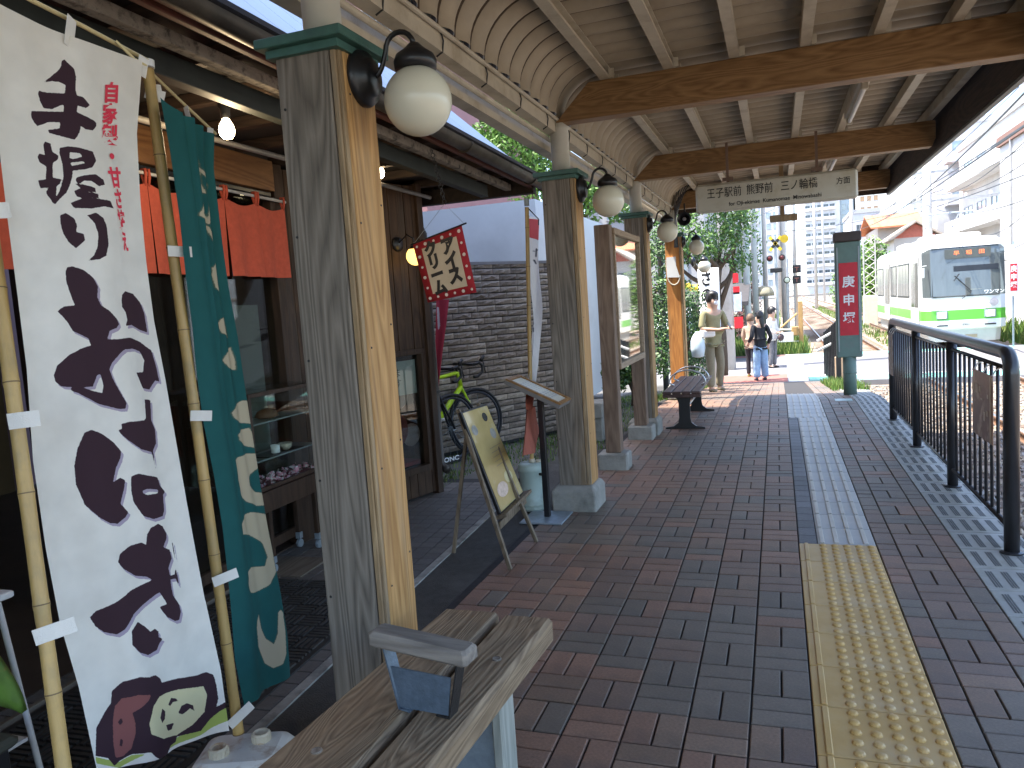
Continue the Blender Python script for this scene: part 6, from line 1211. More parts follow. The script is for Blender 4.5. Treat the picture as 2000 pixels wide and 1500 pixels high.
# brown board fence at the right edge with the second station name sign
t = thing('board_fence', 'dark brown board fence along the right side beyond the tram', 'fence', (7.3, 27, GZ)); fb = MB(); fb.box(-.01, .01, -.055, .055, 0, 1.75); fme = fb.mesh('board', wood('fence_board', (.05, .03, .022), (.13, .08, .055), 'z', .8, 8))
for k in range(56): part_copy(fme, 'board', t, (random.uniform(-.006, .006), -4.2 + k * .115 - 2.5, random.uniform(-.02, .02)))
for z in (.35, 1.35): b = MB(); b.box(7.33, 7.37, 20.2, 27, GZ + z, GZ + z + .07); b.build('rail', M_dw, t)
t = thing('brown_fence_panel', 'reddish brown slatted fence at the right picture edge', 'fence', (6.9, 23, GZ))
for k in range(14): b = MB(); b.box(5.95 + k * .12, 6.05 + k * .12, 22.0, 22.03, GZ + .05, GZ + 1.35); b.build('board', mat('red_brown_board', (.20, .10, .065), .8, .3, 6), t)
for z in (.4, 1.1): b = MB(); b.box(5.9, 7.7, 22.035, 22.07, GZ + z, GZ + z + .08); b.build('rail', MATS['red_brown_board'], t)
b = MB(); b.cbox(5.98, 6.12, 21.86, 21.99, GZ, 2.05, .01); b.build('post', mat('tan_post', (.42, .30, .19), .8), t)
sx, sy = near(1980, 542, 21.5).x, near(1980, 542, 21.5).y
t = thing('platform_name_sign', 'small white hanging sign with red station name at the right edge', 'sign', (sx, sy, 1.3)); b = MB(); zt_, zb_ = near(1980, 478, 21.5).z, near(1980, 578, 21.5).z
b.box(sx - .15, sx + .15, sy, sy + .04, zb_, zt_); b.build('panel', M_white, t); zt2, zb2 = near(1980, 515, 21.5).z, near(1980, 568, 21.5).z
b = MB(); b.box(sx - .085, sx + .085, sy - .008, sy - .002, zb2, zt2); b.build('red_panel', MATS['crimson_panel'], t)
b = MB(); tk = TX['kosh2']; sc_ = (zt2 - zb2) / 1.0; put_text(b, tk, (sx, sy - .011, (zt2 + zb2) / 2), (sc_ * .8, 0, 0), (0, 0, sc_)); b.build('white_lettering', M_white, t)
b = MB(); b.box(sx - .02, sx + .02, sy + .04, sy + .08, GZ, zt_ + .1); b.build('pole', M_galv, t)

# ================================================================== POLES, WIRES, SIGNALS
M_cp = mat('concrete_pole', (.52, .51, .49), .85, .08, 4, .1, dirt=(.40, .39, .37), dscale=2)
def upole(lab, x, y, r, h, arms=(), z0=GZ, m=None, name='utility_pole'):
    t = thing(name, lab, 'utility pole', (x, y, z0)); b = MB(); b.tube([(x, y, z0), (x, y, z0 + h)], [r, r * .75], 16); b.build('shaft', m or M_cp, t, smooth=True)
    for (z, w, off) in arms:
        b = MB(); b.box(x - w / 2 + off, x + w / 2 + off, y - .05, y + .03, z, z + .09); a = b.build('crossarm', M_wfr, t)
        b = MB()
        for k in range(4): xx = x - w / 2 + off + w * (k + .3) / 3.6; b.lathe([(.03, .09), (.055, .12), (.03, .15), (.05, .18), (.02, .22)], 8, Matrix.Translation((xx, y - .01, z)))
        tag(b.build('insulators', M_white, a), kind='stuff')
    return t
q = onz(1424, 722, RD); upole('thick pale concrete pole beside the waiting man', q.x, q.y, .185, 11, ((7.5, 1.8, 0), (9, 1.8, .3)), RD)
b = MB()
for k, (z, w, h_, m_) in enumerate(((1.15, .2, .5, 0), (1.6, .16, .2, 1), (.7, .22, .3, 1), (1.9, .14, .25, 1))): b.box(q.x + .19, q.x + .19 + w, q.y - .12, q.y - .10, RD + z + .4, RD + z + .4 + h_, m=m_)
tag(b.build('pole_placards', [mat('placard_white_blue', (.55, .65, .72), .5, .4, 5), mat('placard_red', (.65, .02, .03), .5)], loc=tuple(q)), 'white and red placards fixed to the thick pale pole', 'placard')
for x_, D_, lab in ((1462, 24, 'slim grey steel pole behind the woman in black'), (1478, 27, 'pale grey pole with round mirror shade'), (1534, 33, 'slender concrete pole behind the crossing signal'), (1447, 30, 'green grey steel pole left of the women'), (1526, 60, 'far utility pole over the tracks'), (1556, 44, 'thin brown pole beside the far signals'), (1596, 75, 'thin far catenary pole on the left of the receding tracks'), (1668, 70, 'far catenary pole just right of the name post'), (1612, 110, 'farthest catenary pole before the balcony tower'), (1498, 36, 'pole half hidden by the crossing signal at the left')):
    c = near(x_, 640, D_); upole(lab, c.x, c.y, .11 if D_ < 50 else .16, 9 + D_ * .1, ((6.5, 1.4, 0),) if D_ in (33, 60) else (), GZ, mat('galvanised_pole', (.38, .43, .44), .5, .1, 5) if D_ in (24, 30, 27) else None)
c = near(1493, 570, 27); b = MB(); b.lathe([(.33, 0), (.32, .12), (.24, .28), (.10, .36), (.02, .37)], 20, Matrix.Translation((c.x, c.y, c.z - .15))); tag(b.build('pole_hood', mat('olive_hood', (.24, .22, .15), .7), loc=tuple(c), smooth=True), 'olive domed hood on the grey pole behind the women', 'hood')
q = near(1812, 480, 30); upole('tall concrete pole with crossarms above the tram', q.x, q.y, .19, 9.6, ((5.5, 2.6, -.4), (7.2, 2.2, -.3), (4.4, 3.0, .9)), GZ)
for k in range(2): c = near(1862 + 6 * k, 420, 31 + k); upole('thin paired grey pole %s of the roof shed' % ('left' if k == 0 else 'right'), c.x, c.y, .05, 3.6, (), GZ)
# lattice mast
c = near(1699, 560, 40); t = thing('lattice_mast', 'pale steel lattice mast standing left of the tram', 'mast', (c.x, c.y, GZ)); b = MB(); w = .28; H_ = 4.6
for sx_ in (-w, w): b.box(c.x + sx_ - .03, c.x + sx_ + .03, c.y - .03, c.y + .03, GZ + 1.2, GZ + H_)
b.build('leg', M_cp, t); b = MB()
for k in range(8):
    z = GZ + 1.2 + k * (H_ - 1.2) / 8; z2 = z + (H_ - 1.2) / 8; b.tube([(c.x - w, c.y, z), (c.x + w, c.y, z2)], .018, 4); b.tube([(c.x + w, c.y, z), (c.x - w, c.y, z2)], .018, 4)
b.build('lattice_bracing', M_cp, t); b = MB(); b.cbox(c.x - .34, c.x + .34, c.y - .2, c.y + .2, GZ, GZ + 1.6, .03); b.build('cabinet', mat('cream_cabinet', (.62, .58, .44), .7), t)
# overhead wires
def wire(lab, A, B, sag=.3, r=.012):
    A, B = Vector(A), Vector(B); b = MB(); b.tube([A.lerp(B, k / 14) - Vector((0, 0, sag * 4 * (k / 14) * (1 - k / 14))) for k in range(15)], r, 5); tag(b.build('overhead_wire', mat('wire_dark_grey', (.06, .07, .08), .6), loc=tuple(A)), lab, 'wire', 'overhead wires above the right side of the tracks')
WL = ['highest dark wire running just under the roof fascia to the far pole', 'second wire below the fascia, converging on the distant masts', 'thick sagging wire ending at the crossarm of the tall concrete pole', 'wire just under the thick sagging one, passing the concrete pole', 'wire slanting low across the white house wall to the pole', 'thin wire against the blue sky towards the stepped apartments', 'short wire low over the brown shed behind the tram', 'nearly level wire from the tall concrete pole to the crossing signals', 'wire from the concrete pole away to the farthest masts', 'wire crossing the middle of the white house wall']
for k, (a, c_, D0, D1) in enumerate((((2060, 120), (1722, 425), 10, 50), ((2060, 205), (1700, 440), 11, 50), ((2040, 240), (1822, 380), 14, 32), ((2060, 250), (1800, 385), 16, 34), ((2050, 370), (1806, 398), 14, 30), ((2080, 190), (1745, 400), 16, 44), ((2010, 470), (1870, 470), 20, 30), ((1815, 400), (1530, 452), 30, 34), ((1815, 330), (1700, 420), 30, 60), ((2040, 290), (1880, 375), 14, 26))):
    wire(WL[k], atd(*a, D0), atd(*c_, D1), .15 if k % 2 else .4, .011 + .008 * (D1 > 40))
for k, (a, c_, D0, D1, lab) in enumerate((((1700, 300), (1440, 440), 60, 26, 'thin wire sloping down left over the crossing to the pale pole'), ((1740, 350), (1590, 470), 60, 90, 'faint wire in front of the balcony tower'), ((1990, 170), (1735, 395), 22, 70, 'thin wire between the two thick upper wires'), ((2030, 330), (1700, 430), 18, 60, 'thin wire over the tram roof towards the towers'), ((1830, 372), (1650, 455), 30, 80, 'low wire from the concrete pole passing over the name post'), ((2020, 400), (1900, 455), 16, 26, 'short wire in front of the white house near the picture edge'))):
    wire(lab, atd(*a, D0), atd(*c_, D1), .3, .010 + .006 * (D1 > 50))
# crossing gate and signals
M_yp = mat('yellow_signal_paint', (.75, .50, .03), .5, .15, 5); M_op = mat('orange_gate_paint', (.42, .25, .09), .6, .2, 5)
def signal(lab, x, y, h, blades=True, arrows=True):
    t = thing('crossing_signal', lab, 'crossing signal', (x, y, GZ)); b = MB(); b.tube([(x, y, GZ), (x, y, GZ + h)], .045, 12); b.build('pole', MATS['galvanised_pole'], t)
    z = GZ + h - .25
    if blades:
        for s in (-1, 1):
            b = MB(); M = Matrix.Translation((x, y - .07, z)) @ Matrix.Rotation(s * math.radians(52), 4, 'Y')
            for k in range(5): b.box(-.30 + .12 * k, -.18 + .12 * k, -.01, .01, -.05, .05, M, m=k % 2)
            b.build('warning_blade', [M_yp, M_black], t)
    for s in (-1, 1):
        b = MB(); c = Vector((x + s * .2, y - .06, z - .5)); b.lathe([(.11, 0), (.11, .02), (.02, .025)], 20, Matrix.Translation(c) @ Matrix.Rotation(PI / 2, 4, 'X')); l = b.build('lamp_disc', M_black, t); b = MB(); b.lathe([(.07, .03), (.05, .05), (.01, .06)], 14, Matrix.Translation(c) @ Matrix.Rotation(PI / 2, 4, 'X')); b.build('lens', mat('red_lens', (.10, .015, .015), .2), l)
    if arrows: b = MB(); b.cbox(x - .2, x + .2, y - .14, y - .02, z - 1.0, z - .84, .02); b.build('arrow_box', M_black, t)
    b = MB(); b.lathe([(.04, 0), (.09, .1), (.14, .16)], 16, Matrix.Translation((x + .3, y - .1, z + .15)) @ Matrix.Rotation(math.radians(100), 4, 'X')); b.build('bell_horn', M_yp, t)
    return t
c = near(1517, 560, 26.8); signal('yellow and black railway crossing signal with crossed blades beyond the road', c.x, c.y, near(1517, 462, 26.8).z - GZ)
c = near(1546, 560, 34); t = thing('signal_ladder_mast', 'grey ladder mast with two dark square signal heads', 'signal mast', (c.x, c.y, GZ))
zt_ = near(1546, 505, 34).z
for s in (-.13, .13): b = MB(); b.tube([(c.x + s, c.y, GZ), (c.x + s, c.y, zt_)], .022, 6); b.build('ladder_rail', MATS['galvanised_pole'], t)
b = MB(); 
for k in range(14): z = GZ + .3 + k * .26; b.tube([(c.x - .13, c.y, z), (c.x + .13, c.y, z)], .012, 5)
tag(b.build('ladder_rungs', MATS['galvanised_pole'], t), kind='stuff')
for y_ in (525, 546): d_ = near(1556, y_, 33.5); b = MB(); b.cbox(d_.x - .17, d_.x + .17, d_.y - .1, d_.y + .1, d_.z - .17, d_.z + .17, .02); h_ = b.build('signal_head', M_black, t); b = MB(); b.tube([(d_.x - .09, d_.y - .108, d_.z + .06), (d_.x + .09, d_.y - .108, d_.z + .06)], .018, 6); b.tube([(d_.x, d_.y - .108, d_.z + .06), (d_.x, d_.y - .108, d_.z - .1)], .018, 6); b.build('signal_mark', mat('dull_red_mark', (.35, .12, .08), .5), h_)
d_ = near(1537, 547, 30); b = MB(); M = Matrix.Translation(d_) @ Matrix.Rotation(PI / 2, 4, 'X'); b.lathe([(.13, 0), (.13, .04), (.02, .045)], 20, M); t2 = thing('round_lamp', 'round pale signal lamp with black rim near the ladder mast', 'signal lamp', d_); b.build('rim', M_black, t2); b = MB(); b.lathe([(.095, .046), (.08, .06), (.01, .07)], 18, M); b.build('lens', mat('pale_green_lens', (.6, .66, .5), .3), t2); b = MB(); b.tube([(d_.x, d_.y + .03, GZ), (d_.x, d_.y + .03, d_.z)], .035, 8); b.build('pole', MATS['galvanised_pole'], t2)
gp = near(1565, 660, 25.9); t = thing('barrier_machine', 'orange crossing barrier post with horizontal pole and white box', 'crossing barrier', (gp.x, gp.y, GZ))
b = MB(); b.cbox(gp.x - .07, gp.x + .07, gp.y - .07, gp.y + .07, GZ, near(1565, 588, 25.9).z, .01); b.build('post', M_op, t)
b = MB(); b.tube([near(1515, 644, 25.9), near(1565, 644, 25.9)], .035, 8); b.tube([near(1520, 668, 25.9), near(1565, 666, 25.9)], .02, 8); b.build('guard_rail', MATS['cream_pipe'], t)
c0, c1_ = near(1522, 668, 25.8), near(1549, 648, 25.8); b = MB(); b.box(c0.x, c1_.x, c0.y - .1, c0.y, c0.z, c1_.z); b.build('white_box', M_white, t)
b = MB(); b.tube([near(1525, 640, 25.7), near(1557, 612, 25.7)], .03, 8); b.cbox(gp.x - .3, gp.x - .08, gp.y - .15, gp.y + .1, gp.z + .1, gp.z + .4, .02); b.build('barrier_arm', M_op, t)
# dark diagonal fence at the platform end (the ramp gate)
t = thing('ramp_fence', 'black slatted fence with pale diagonal poles at the end of the platform', 'fence', (.75, 16.5, RD))
b0_, b1_ = near(1609, 728, 17.6), near(1634, 700, 15.3)
A_, B_ = near(1609, 735, 18.2), near(1640, 735, 14.6)
for k in range(9):
    f = k / 8; q_ = near(1609 + 24 * f, 700, 18.0 - 3.0 * f); xx, yy = q_.x, q_.y; b = MB(); b.box(xx, xx + .09, yy, yy + .03, zr(yy) - .01, near(1609, 648 - 20 * f, 18.0 - 3.0 * f).z); b.build('slat', M_black, t)
for k, (z0_, z1_) in enumerate(((.95, 1.15), (.45, .7))): b = MB(); b.tube([near(1597, 665 + 20 * k, 16.9), near(1640, 641 + 22 * k, 16.0)], .028, 8); b.build('diagonal_pole', M_white, t)
q_ = near(1641, 720, 15.2); b = MB(); b.cbox(q_.x - .09, q_.x + .07, q_.y, q_.y + .12, RD - .1, near(1641, 697, 15.2).z, .01); b.build('tan_post', MATS['tan_post'] if 'tan_post' in MATS else M_trimw, t)

# ================================================================== TRAM
TXc, TY = 5.2, 25.7; t = thing('tram', 'white single-car tram with green stripe waiting on the far track', 'tram', (TXc, TY, RD))
M_tw = mat('tram_white_paint', (.80, .80, .78), .25, .04, 2, spec=.6); M_tg = mat('tram_green_stripe', (.13, .50, .06), .3, .06, 3, spec=.6); M_tk = mat('tram_skirt_grey', (.55, .54, .51), .5, .1, 3); M_tin = mat('tram_windscreen', (.095, .11, .11), .03, .2, 1.5, spec=1.0, stretch=(3, 1, .5))
hw, LEN = 1.1, 11.5
def plan(ins, dy=0):
    f = [(-hw + ins, .40), (-hw + .05 + ins, .16), (-hw + .20 + ins, .03), (-.5, 0), (.5, 0), (hw - .20 - ins, .03), (hw - .05 - ins, .16), (hw - ins, .40)]
    return [(x, y + dy) for x, y in f] + [(hw - ins, LEN - .3), (hw - .2 - ins, LEN), (-hw + .2 + ins, LEN), (-hw + ins, LEN - .3)]
zs = [(.16, .12, .10, 2), (.52, .10, .07, 2), (.56, 0, 0, 0), (.80, 0, 0, 0), (1.10, 0, .0, 1), (1.42, 0, .01, 0), (1.45, 0, .012, 0), (2.95, .01, .14, 0), (3.08, .05, .20, 0), (3.18, .16, .32, 0), (3.22, .34, .5, 0)]
b = MB(); vs = []
for z, ins, dy, _ in zs: vs += [(x, y + (dy if y < 1 else 0), z) for x, y in plan(ins)]
n_ = 12
for i in range(len(zs) - 1):
    k_ = 1 if abs(zs[i][0] - .80) < .01 else 2 if zs[i][0] < .5 else 0
    b.add([], []); 
    b.v = vs; b.f += [(i * n_ + k, i * n_ + (k + 1) % n_, (i + 1) * n_ + (k + 1) % n_, (i + 1) * n_ + k) for k in range(n_)]; b.m += [k_] * n_
b.f += [tuple(range((len(zs) - 1) * n_, len(zs) * n_)), tuple(range(n_ - 1, -1, -1))]; b.m += [0, 2]
b.build('body', [M_tw, M_tg, M_tk], t, world=False, bevel=.008)
# windscreen: wraps the front from corner to corner
b = MB(); pl = [(-hw + .035, .30), (-hw + .07, .155), (-hw + .21, .022), (-.5, -.008), (.5, -.008), (hw - .21, .022), (hw - .07, .155), (hw - .035, .30)]
vs = []
for z, dy, in ((1.50, .015), (2.2, .075), (2.80, .13), (2.93, .15)): vs += [(x * (1.0 if z < 2.9 else .985), y + dy, z + (0 if z < 2.9 or abs(x) < .9 else -.05)) for x, y in pl]
b.add(vs, [(i * 8 + k, i * 8 + k + 1, (i + 1) * 8 + k + 1, (i + 1) * 8 + k) for i in range(3) for k in range(7)]); ws_ = b.build('windscreen', M_tin, t, world=False)
m_ = ws_.modifiers.new('thick', 'SOLIDIFY'); m_.thickness = .02; m_.offset = 1
b = MB()
for x in (-.86, .86): b.tube([(x, .03 if abs(x) > .8 else 0, 1.5), (x, .165, 2.9)], .022, 6)
b.tube([(-.86, .0, 1.5), (.86, .0, 1.5)], .022, 6); b.tube([(-.86, .13, 2.92), (.86, .13, 2.92)], .02, 6); b.build('windscreen_frame', mat('tram_rubber', (.03, .035, .035), .5), t, world=False)
b = MB(); b.box(-.52, .66, .005, .03, 2.60, 2.88); b.v = [(x, y + .045, z) for x, y, z in b.v]; b.build('destination_display', mat('display_grey', (.07, .08, .08), .1), t, world=False)
b = MB(); put_text(b, TX['dai'], (.1, .045, 2.75), (.95, 0, 0), (0, 0, .8)); b.build('led_lettering', mat('orange_led', (1, .2, .05), .5, emit=(1, .16, .05), estr=.35), t, world=False)
b = MB(); put_text(b, TX['wan'], (.72, -.02, 1.58), (1, 0, 0), (0, 0, 1)); b.build('window_lettering', M_white, t, world=False)
b = MB(); b.box(-.30, .85, .048, .056, 2.22, 2.38); b.build('dark_blind', mat('blind_blue_grey', (.02, .025, .035), .4), t, world=False)
b = MB(); b.box(.12, .42, -.0, .006, 1.56, 1.68); b.v = [(x, y + .002, z) for x, y, z in b.v]; b.build('dash_card', mat('pale_yellow_card', (.6, .55, .35), .6), t, world=False)
b = MB(); b.tube([(-.1, -.03, 1.42), (.15, -.03, 1.62), (-.28, -.0, 2.1)], .012, 6); b.tube([(-.30, -.0, 1.95), (-.16, -.0, 2.15)], .012, 6); b.build('wiper', M_black, t, world=False)
for s in (-1, 1):
    b = MB(); b.cbox(s * .62 - .15, s * .62 + .15, -.03, .02, .84, 1.08, .02); h_ = b.build('headlight', M_galv, t, world=False); b = MB(); b.cbox(s * .62 - .11, s * .62 + .11, -.042, -.031, .875, 1.045, .004); b.build('lens', mat('headlight_lens', (.9, .88, .78), .2, emit=(1, .95, .8), estr=.35), h_, world=False)
    b = MB(); b.cbox(s * .62 - .15, s * .62 + .15, -.02, .01, .63, .665, .005); b.build('step_bar', M_black, t, world=False)
    b = MB(); b.tube([(s * 1.0, .12, 2.45), (s * 1.22, -.1, 2.42), (s * 1.2, -.12, 2.3)], .015, 6); b.cbox(s * 1.17 - .08, s * 1.17 + .08, -.16, -.12, 2.1, 2.38, .01); b.build('mirror', M_tk if s < 0 else M_black, t, world=False)
b = MB(); b.lathe([(.11, 0), (.11, .006), (.02, .008)], 16, Matrix.Translation((.72, .0, 1.28)) @ Matrix.Rotation(PI / 2, 4, 'X')); b.prism([(.55, -.006, 1.25), (.72, -.006, 1.22), (.72, -.006, 1.32)], (0, -.004, 0)); b.build('emblem', mat('grey_emblem', (.35, .33, .36), .5), t, world=False)
b = MB(); put_text(b, TX['tram'], (0, -.006, .66), (1, 0, 0), (0, 0, 1)); b.build('number_lettering', mat('grey_ink', (.2, .2, .2), .5), t, world=False)
b = MB(); b.box(-.25, .05, -.0, .02, .28, .36); b.v = [(x + .25, y + .06, z) for x, y, z in b.v]; b.build('coupler_plate', mat('tan_plate', (.4, .3, .2), .6), t, world=False)
# left side (towards the platform): windows and doors
def side(y0, y1, z0, z1, m, nm, d=.012, par=t, xx=-hw): b = MB(); b.box(xx - d, xx + .01, y0, y1, z0, z1); return b.build(nm, m, par, world=False, bevel=.003)
for (y0, y1) in ((2.6, 5.2), (5.45, 7.0), (9.1, 11.0)):
    w_ = side(y0, y1, 1.48, 2.62, mat('tram_rubber', (.03, .035, .035), .5), 'window', .010); k = int((y1 - y0) / .65)
    for j in range(k): a = y0 + .05 + (y1 - y0 - .06) * j / k; side(a, a + (y1 - y0 - .06) / k - .04, 1.53, 2.57, M_tin, 'pane', .016, w_)
for y0 in (.75, 7.25):
    d_ = side(y0, y0 + 1.55, .62, 2.72, M_tw, 'door', .010); side(y0 + .12, y0 + .72, 1.2, 2.58, M_tin, 'door_window', .018, d_); side(y0 + .84, y0 + 1.42, 1.2, 2.58, M_tin, 'door_window', .018, d_)
    side(y0 - .02, y0 - .005, .62, 2.74, M_black, 'door_gap', .012); side(y0 + .76, y0 + .78, .62, 2.7, M_black, 'door_gap', .0135)
side(.42, LEN - .3, .801, 1.099, M_tg, 'green_stripe', .004)
side(5.3, 5.32, .3, 1.45, M_tk, 'panel_seam', .006)
for q_ in ((-.5, .5, 3.2, 5.0, 3.225, 3.5), (-.6, .6, .9, 2.2, 3.225, 3.38), (-.62, .62, 7.2, 9, 3.225, 3.45)): b = MB(); b.cbox(*q_, .05); b.build('roof_unit', M_tk, t, world=False)
b = MB()
for s in (-.45, .45):
    b.tube([(s, 2.4, 3.3), (s * .9, 3.9, 3.75), (s * .8, 2.6, 4.1)], .022, 5)
for y_ in (2.4, 2.9, 3.1): b.tube([(-.7, y_, 3.34), (.7, y_, 3.34)], .02, 5)
b.tube([(-.75, 2.55, 4.12), (.75, 2.55, 4.12)], .03, 6); b.tube([(-.7, 2.4, 3.34), (-.7, 6.5, 3.34)], .02, 5); b.tube([(.7, 2.4, 3.34), (.7, 6.5, 3.34)], .02, 5)
for k in range(10): b.box(-.72 + .15 * k, -.68 + .15 * k, 2.2, 2.3, 3.22, 3.42)
b.build('pantograph', mat('grey_blue_steel', (.32, .36, .42), .5), t, world=False)
for y_ in (2.3, 3.9, 8.2, 9.8):
    for s in (-.62, .62): b = MB(); b.lathe([(.33, -.05), (.35, -.045), (.33, .03), (.08, .04)], 24, Matrix.Translation((s, y_, .33)) @ Matrix.Rotation(PI / 2, 4, 'Y')); b.build('wheel', M_rust, t, world=False)
for y_ in (2.1, 8.0): b = MB(); b.cbox(-.95, .95, y_, y_ + 2.0, .28, .6, .03); b.build('bogie', M_blackm, t, world=False)

# ================================================================== PEOPLE
def skin_mesh(name, nodes, edges, m, parent, sub=2, root=0):
    me = bpy.data.meshes.new(name); me.from_pydata([n[0] for n in nodes], edges, []); me.materials.append(m)
    o = bpy.data.objects.new(name, me); COL.objects.link(o); o.parent = parent
    sk = o.modifiers.new('skin', 'SKIN'); sk.use_smooth_shade = True
    for v, n in zip(me.skin_vertices[0].data, nodes): v.radius = n[1] if isinstance(n[1], tuple) else (n[1], n[1])
    me.skin_vertices[0].data[root].use_root = True
    s = o.modifiers.new('sub', 'SUBSURF'); s.levels = sub; s.render_levels = sub; return o
M_skin = mat('skin_tone', (.50, .31, .22), .5, .06, 10, spec=.4, sss=.1)
def person(lab, P, rz, H, pose, cols, hairlen='short', mask=False, kind='m', bag=None):
    """local frame: x right of the person, -y is the way the person faces, z up; heights as share of H"""
    t = thing('person', lab, 'person', P, rz); s = H; sh = .108 * s if kind == 'm' else .095 * s; hp = .05 * s
    J = dict(pel=(0, 0, .53 * s), wai=(0, -.0, .60 * s), che=(0, .0, .72 * s), nec=(0, 0, .825 * s), hb=(0, -.01 * s, .875 * s), ht=(0, -.012 * s, .945 * s))
    for sd_, q in ((1, 'r'), (-1, 'l')):
        J['sh' + q] = (sd_ * sh, .0, .80 * s); J['hip' + q] = (sd_ * hp, 0, .50 * s)
    J.update({k: tuple(c * s for c in v) for k, v in pose.items()})
    N = [(J['pel'], .064 * s), (J['wai'], .062 * s), (J['che'], (.085 * s, .06 * s)), (J['nec'], .036 * s), (J['hb'], .060 * s), (J['ht'], .062 * s)]; E = [(0, 1), (1, 2), (2, 3), (3, 4), (4, 5)]
    for q in 'rl':
        i = len(N); N += [(J['sh' + q], .034 * s), (J['el' + q], .024 * s), (J['wr' + q], .016 * s), (J['ha' + q], .021 * s)]; E += [(2, i), (i, i + 1), (i + 1, i + 2), (i + 2, i + 3)]
        hx = Vector(J['ha' + q]); dv = (hx - Vector(J['wr' + q])).normalized(); sv = dv.cross(Vector((0, 0, 1))).normalized() if abs(dv.z) < .9 else Vector((1, 0, 0))
        for f in range(4): j = len(N); off = sv * (f - 1.5) * .011 * s; N += [(tuple(hx + dv * .02 * s + off), .0058 * s), (tuple(hx + dv * (.045 + .006 * (f in (1, 2))) * s + off * 1.1 - Vector((0, 0, .01 * s))), .0048 * s)]; E += [(i + 3, j), (j, j + 1)]
        j = len(N); N += [(tuple(hx + sv * .025 * s + dv * .01 * s), .006 * s)]; E += [(i + 3, j)]
        i = len(N); N += [(J['hip' + q], .044 * s), (J['kn' + q], .030 * s), (J['an' + q], .022 * s), (tuple(Vector(J['an' + q]) + Vector((0, -.07 * s, -.025 * s))), .02 * s)]; E += [(0, i), (i, i + 1), (i + 1, i + 2), (i + 2, i + 3)]
    skin_mesh('body', N, E, M_skin, t)
    def gm(nm, names, rad, m, extra=()):
        nn_ = [(J[a] if isinstance(a, str) else a, (r_ * s if not isinstance(r_, tuple) else (r_[0] * s, r_[1] * s))) for a, r_ in zip(names, rad)]; return nn_, m
    # shirt
    top = [(J['pel'], (.086 * s, .068 * s)), (J['wai'], (.074 * s, .06 * s)), (J['che'], (.083 * s, .062 * s)), (tuple(Vector(J['nec']) - Vector((0, 0, .02 * s))), .042 * s)]; te_ = [(0, 1), (1, 2), (2, 3)]
    lo = tuple(Vector(J['pel']) - Vector((0, 0, .055 * s))); top.append((lo, (.095 * s, .078 * s))); te_.append((0, 4))
    for q in 'rl':
        i = len(top); A, B, C = Vector(J['sh' + q]), Vector(J['el' + q]), Vector(J['wr' + q]); top += [(tuple(A), .036 * s), (tuple(A.lerp(B, .55)), .033 * s), (tuple(B), .031 * s)]; te_ += [(2, i), (i, i + 1), (i + 1, i + 2)]
        if cols.get('long', True): top += [(tuple(B.lerp(C, .5)), .03 * s), (tuple(B.lerp(C, .92)), .025 * s)]; te_ += [(i + 2, i + 3), (i + 3, i + 4)]
    skin_mesh('shirt', top, te_, mat(*cols['top']), t)
    wd = cols.get('wide', 1.0); tr_ = [(tuple(Vector(J['pel']) - Vector((0, 0, .0 * s))), (.078 * s, .060 * s))]; te_ = []
    for q in 'rl':
        i = len(tr_); A, B, C = Vector(J['hip' + q]), Vector(J['kn' + q]), Vector(J['an' + q]); tr_ += [(tuple(A - Vector((0, 0, .03 * s))), .054 * s), (tuple(A.lerp(B, .6)), .045 * s * wd), (tuple(B), .038 * s * wd), (tuple(B.lerp(C, .5)), .037 * s * wd), (tuple(C - Vector((0, 0, -.005 * s))), .036 * s * wd)]; te_ += [(0, i)] + [(i + k, i + k + 1) for k in range(4)]
    skin_mesh('trousers', tr_, te_, mat(*cols['leg']), t)
    for q in 'rl':
        a = Vector(J['an' + q]); skin_mesh('shoe', [(tuple(a + Vector((0, .025 * s, -.014 * s))), .023 * s), (tuple(a + Vector((0, -.025 * s, -.016 * s))), .024 * s), (tuple(a + Vector((0, -.085 * s, -.022 * s))), (.024 * s, .015 * s))], [(0, 1), (1, 2)], mat(*cols['shoe']), t)
    hc = Vector(J['ht']).lerp(Vector(J['hb']), .3); r = .0655 * s; M_hair = mat('black_hair', (.012, .010, .010), .45, .3, 40) if cols.get('hair') is None else mat(*cols['hair'])
    yw = cols.get('yaw', 0); HM = Matrix.Translation(hc) @ Matrix.Rotation(yw, 4, 'Z')
    b = MB()
    for k in range(3): pass
    vs = []; nu, nv = 20, 12
    for j in range(nv + 1):
        th = PI * j / nv
        for i in range(nu):
            ph = 2 * PI * i / nu; d = Vector((math.sin(th) * math.cos(ph), math.sin(th) * math.sin(ph), math.cos(th))); rr_ = r * (1.10 + .05 * random.random())
            face = d.y < -.42 and d.z < (.40 if hairlen != 'fringe' else .25)
            if face: rr_ = r * .72
            if hairlen == 'short' and d.z < -.55: rr_ = r * .8
            p_ = Vector((d.x * rr_ * .88, d.y * rr_ * 1.0, d.z * rr_ * 1.08 + .012 * s)); vs.append(HM @ p_)
    b.add(vs, [(j * nu + i, (j + 1) * nu + i, (j + 1) * nu + (i + 1) % nu, j * nu + (i + 1) % nu) for j in range(nv) for i in range(nu)]); b.build('hair', M_hair, t, world=False, smooth=True)
    if hairlen == 'long':
        skin_mesh('long_hair', [(tuple(HM @ Vector((0, .018 * s, .02 * s))), .062 * s), (tuple(HM @ Vector((0, .03 * s, -.05 * s))), (.062 * s, .045 * s)), (tuple(HM @ Vector((0, .045 * s, -.12 * s))), (.065 * s, .035 * s)), (tuple(HM @ Vector((0.01 * s, .05 * s, -.18 * s))), (.05 * s, .022 * s))], [(0, 1), (1, 2), (2, 3)], M_hair, t)
    # face
    b = MB()
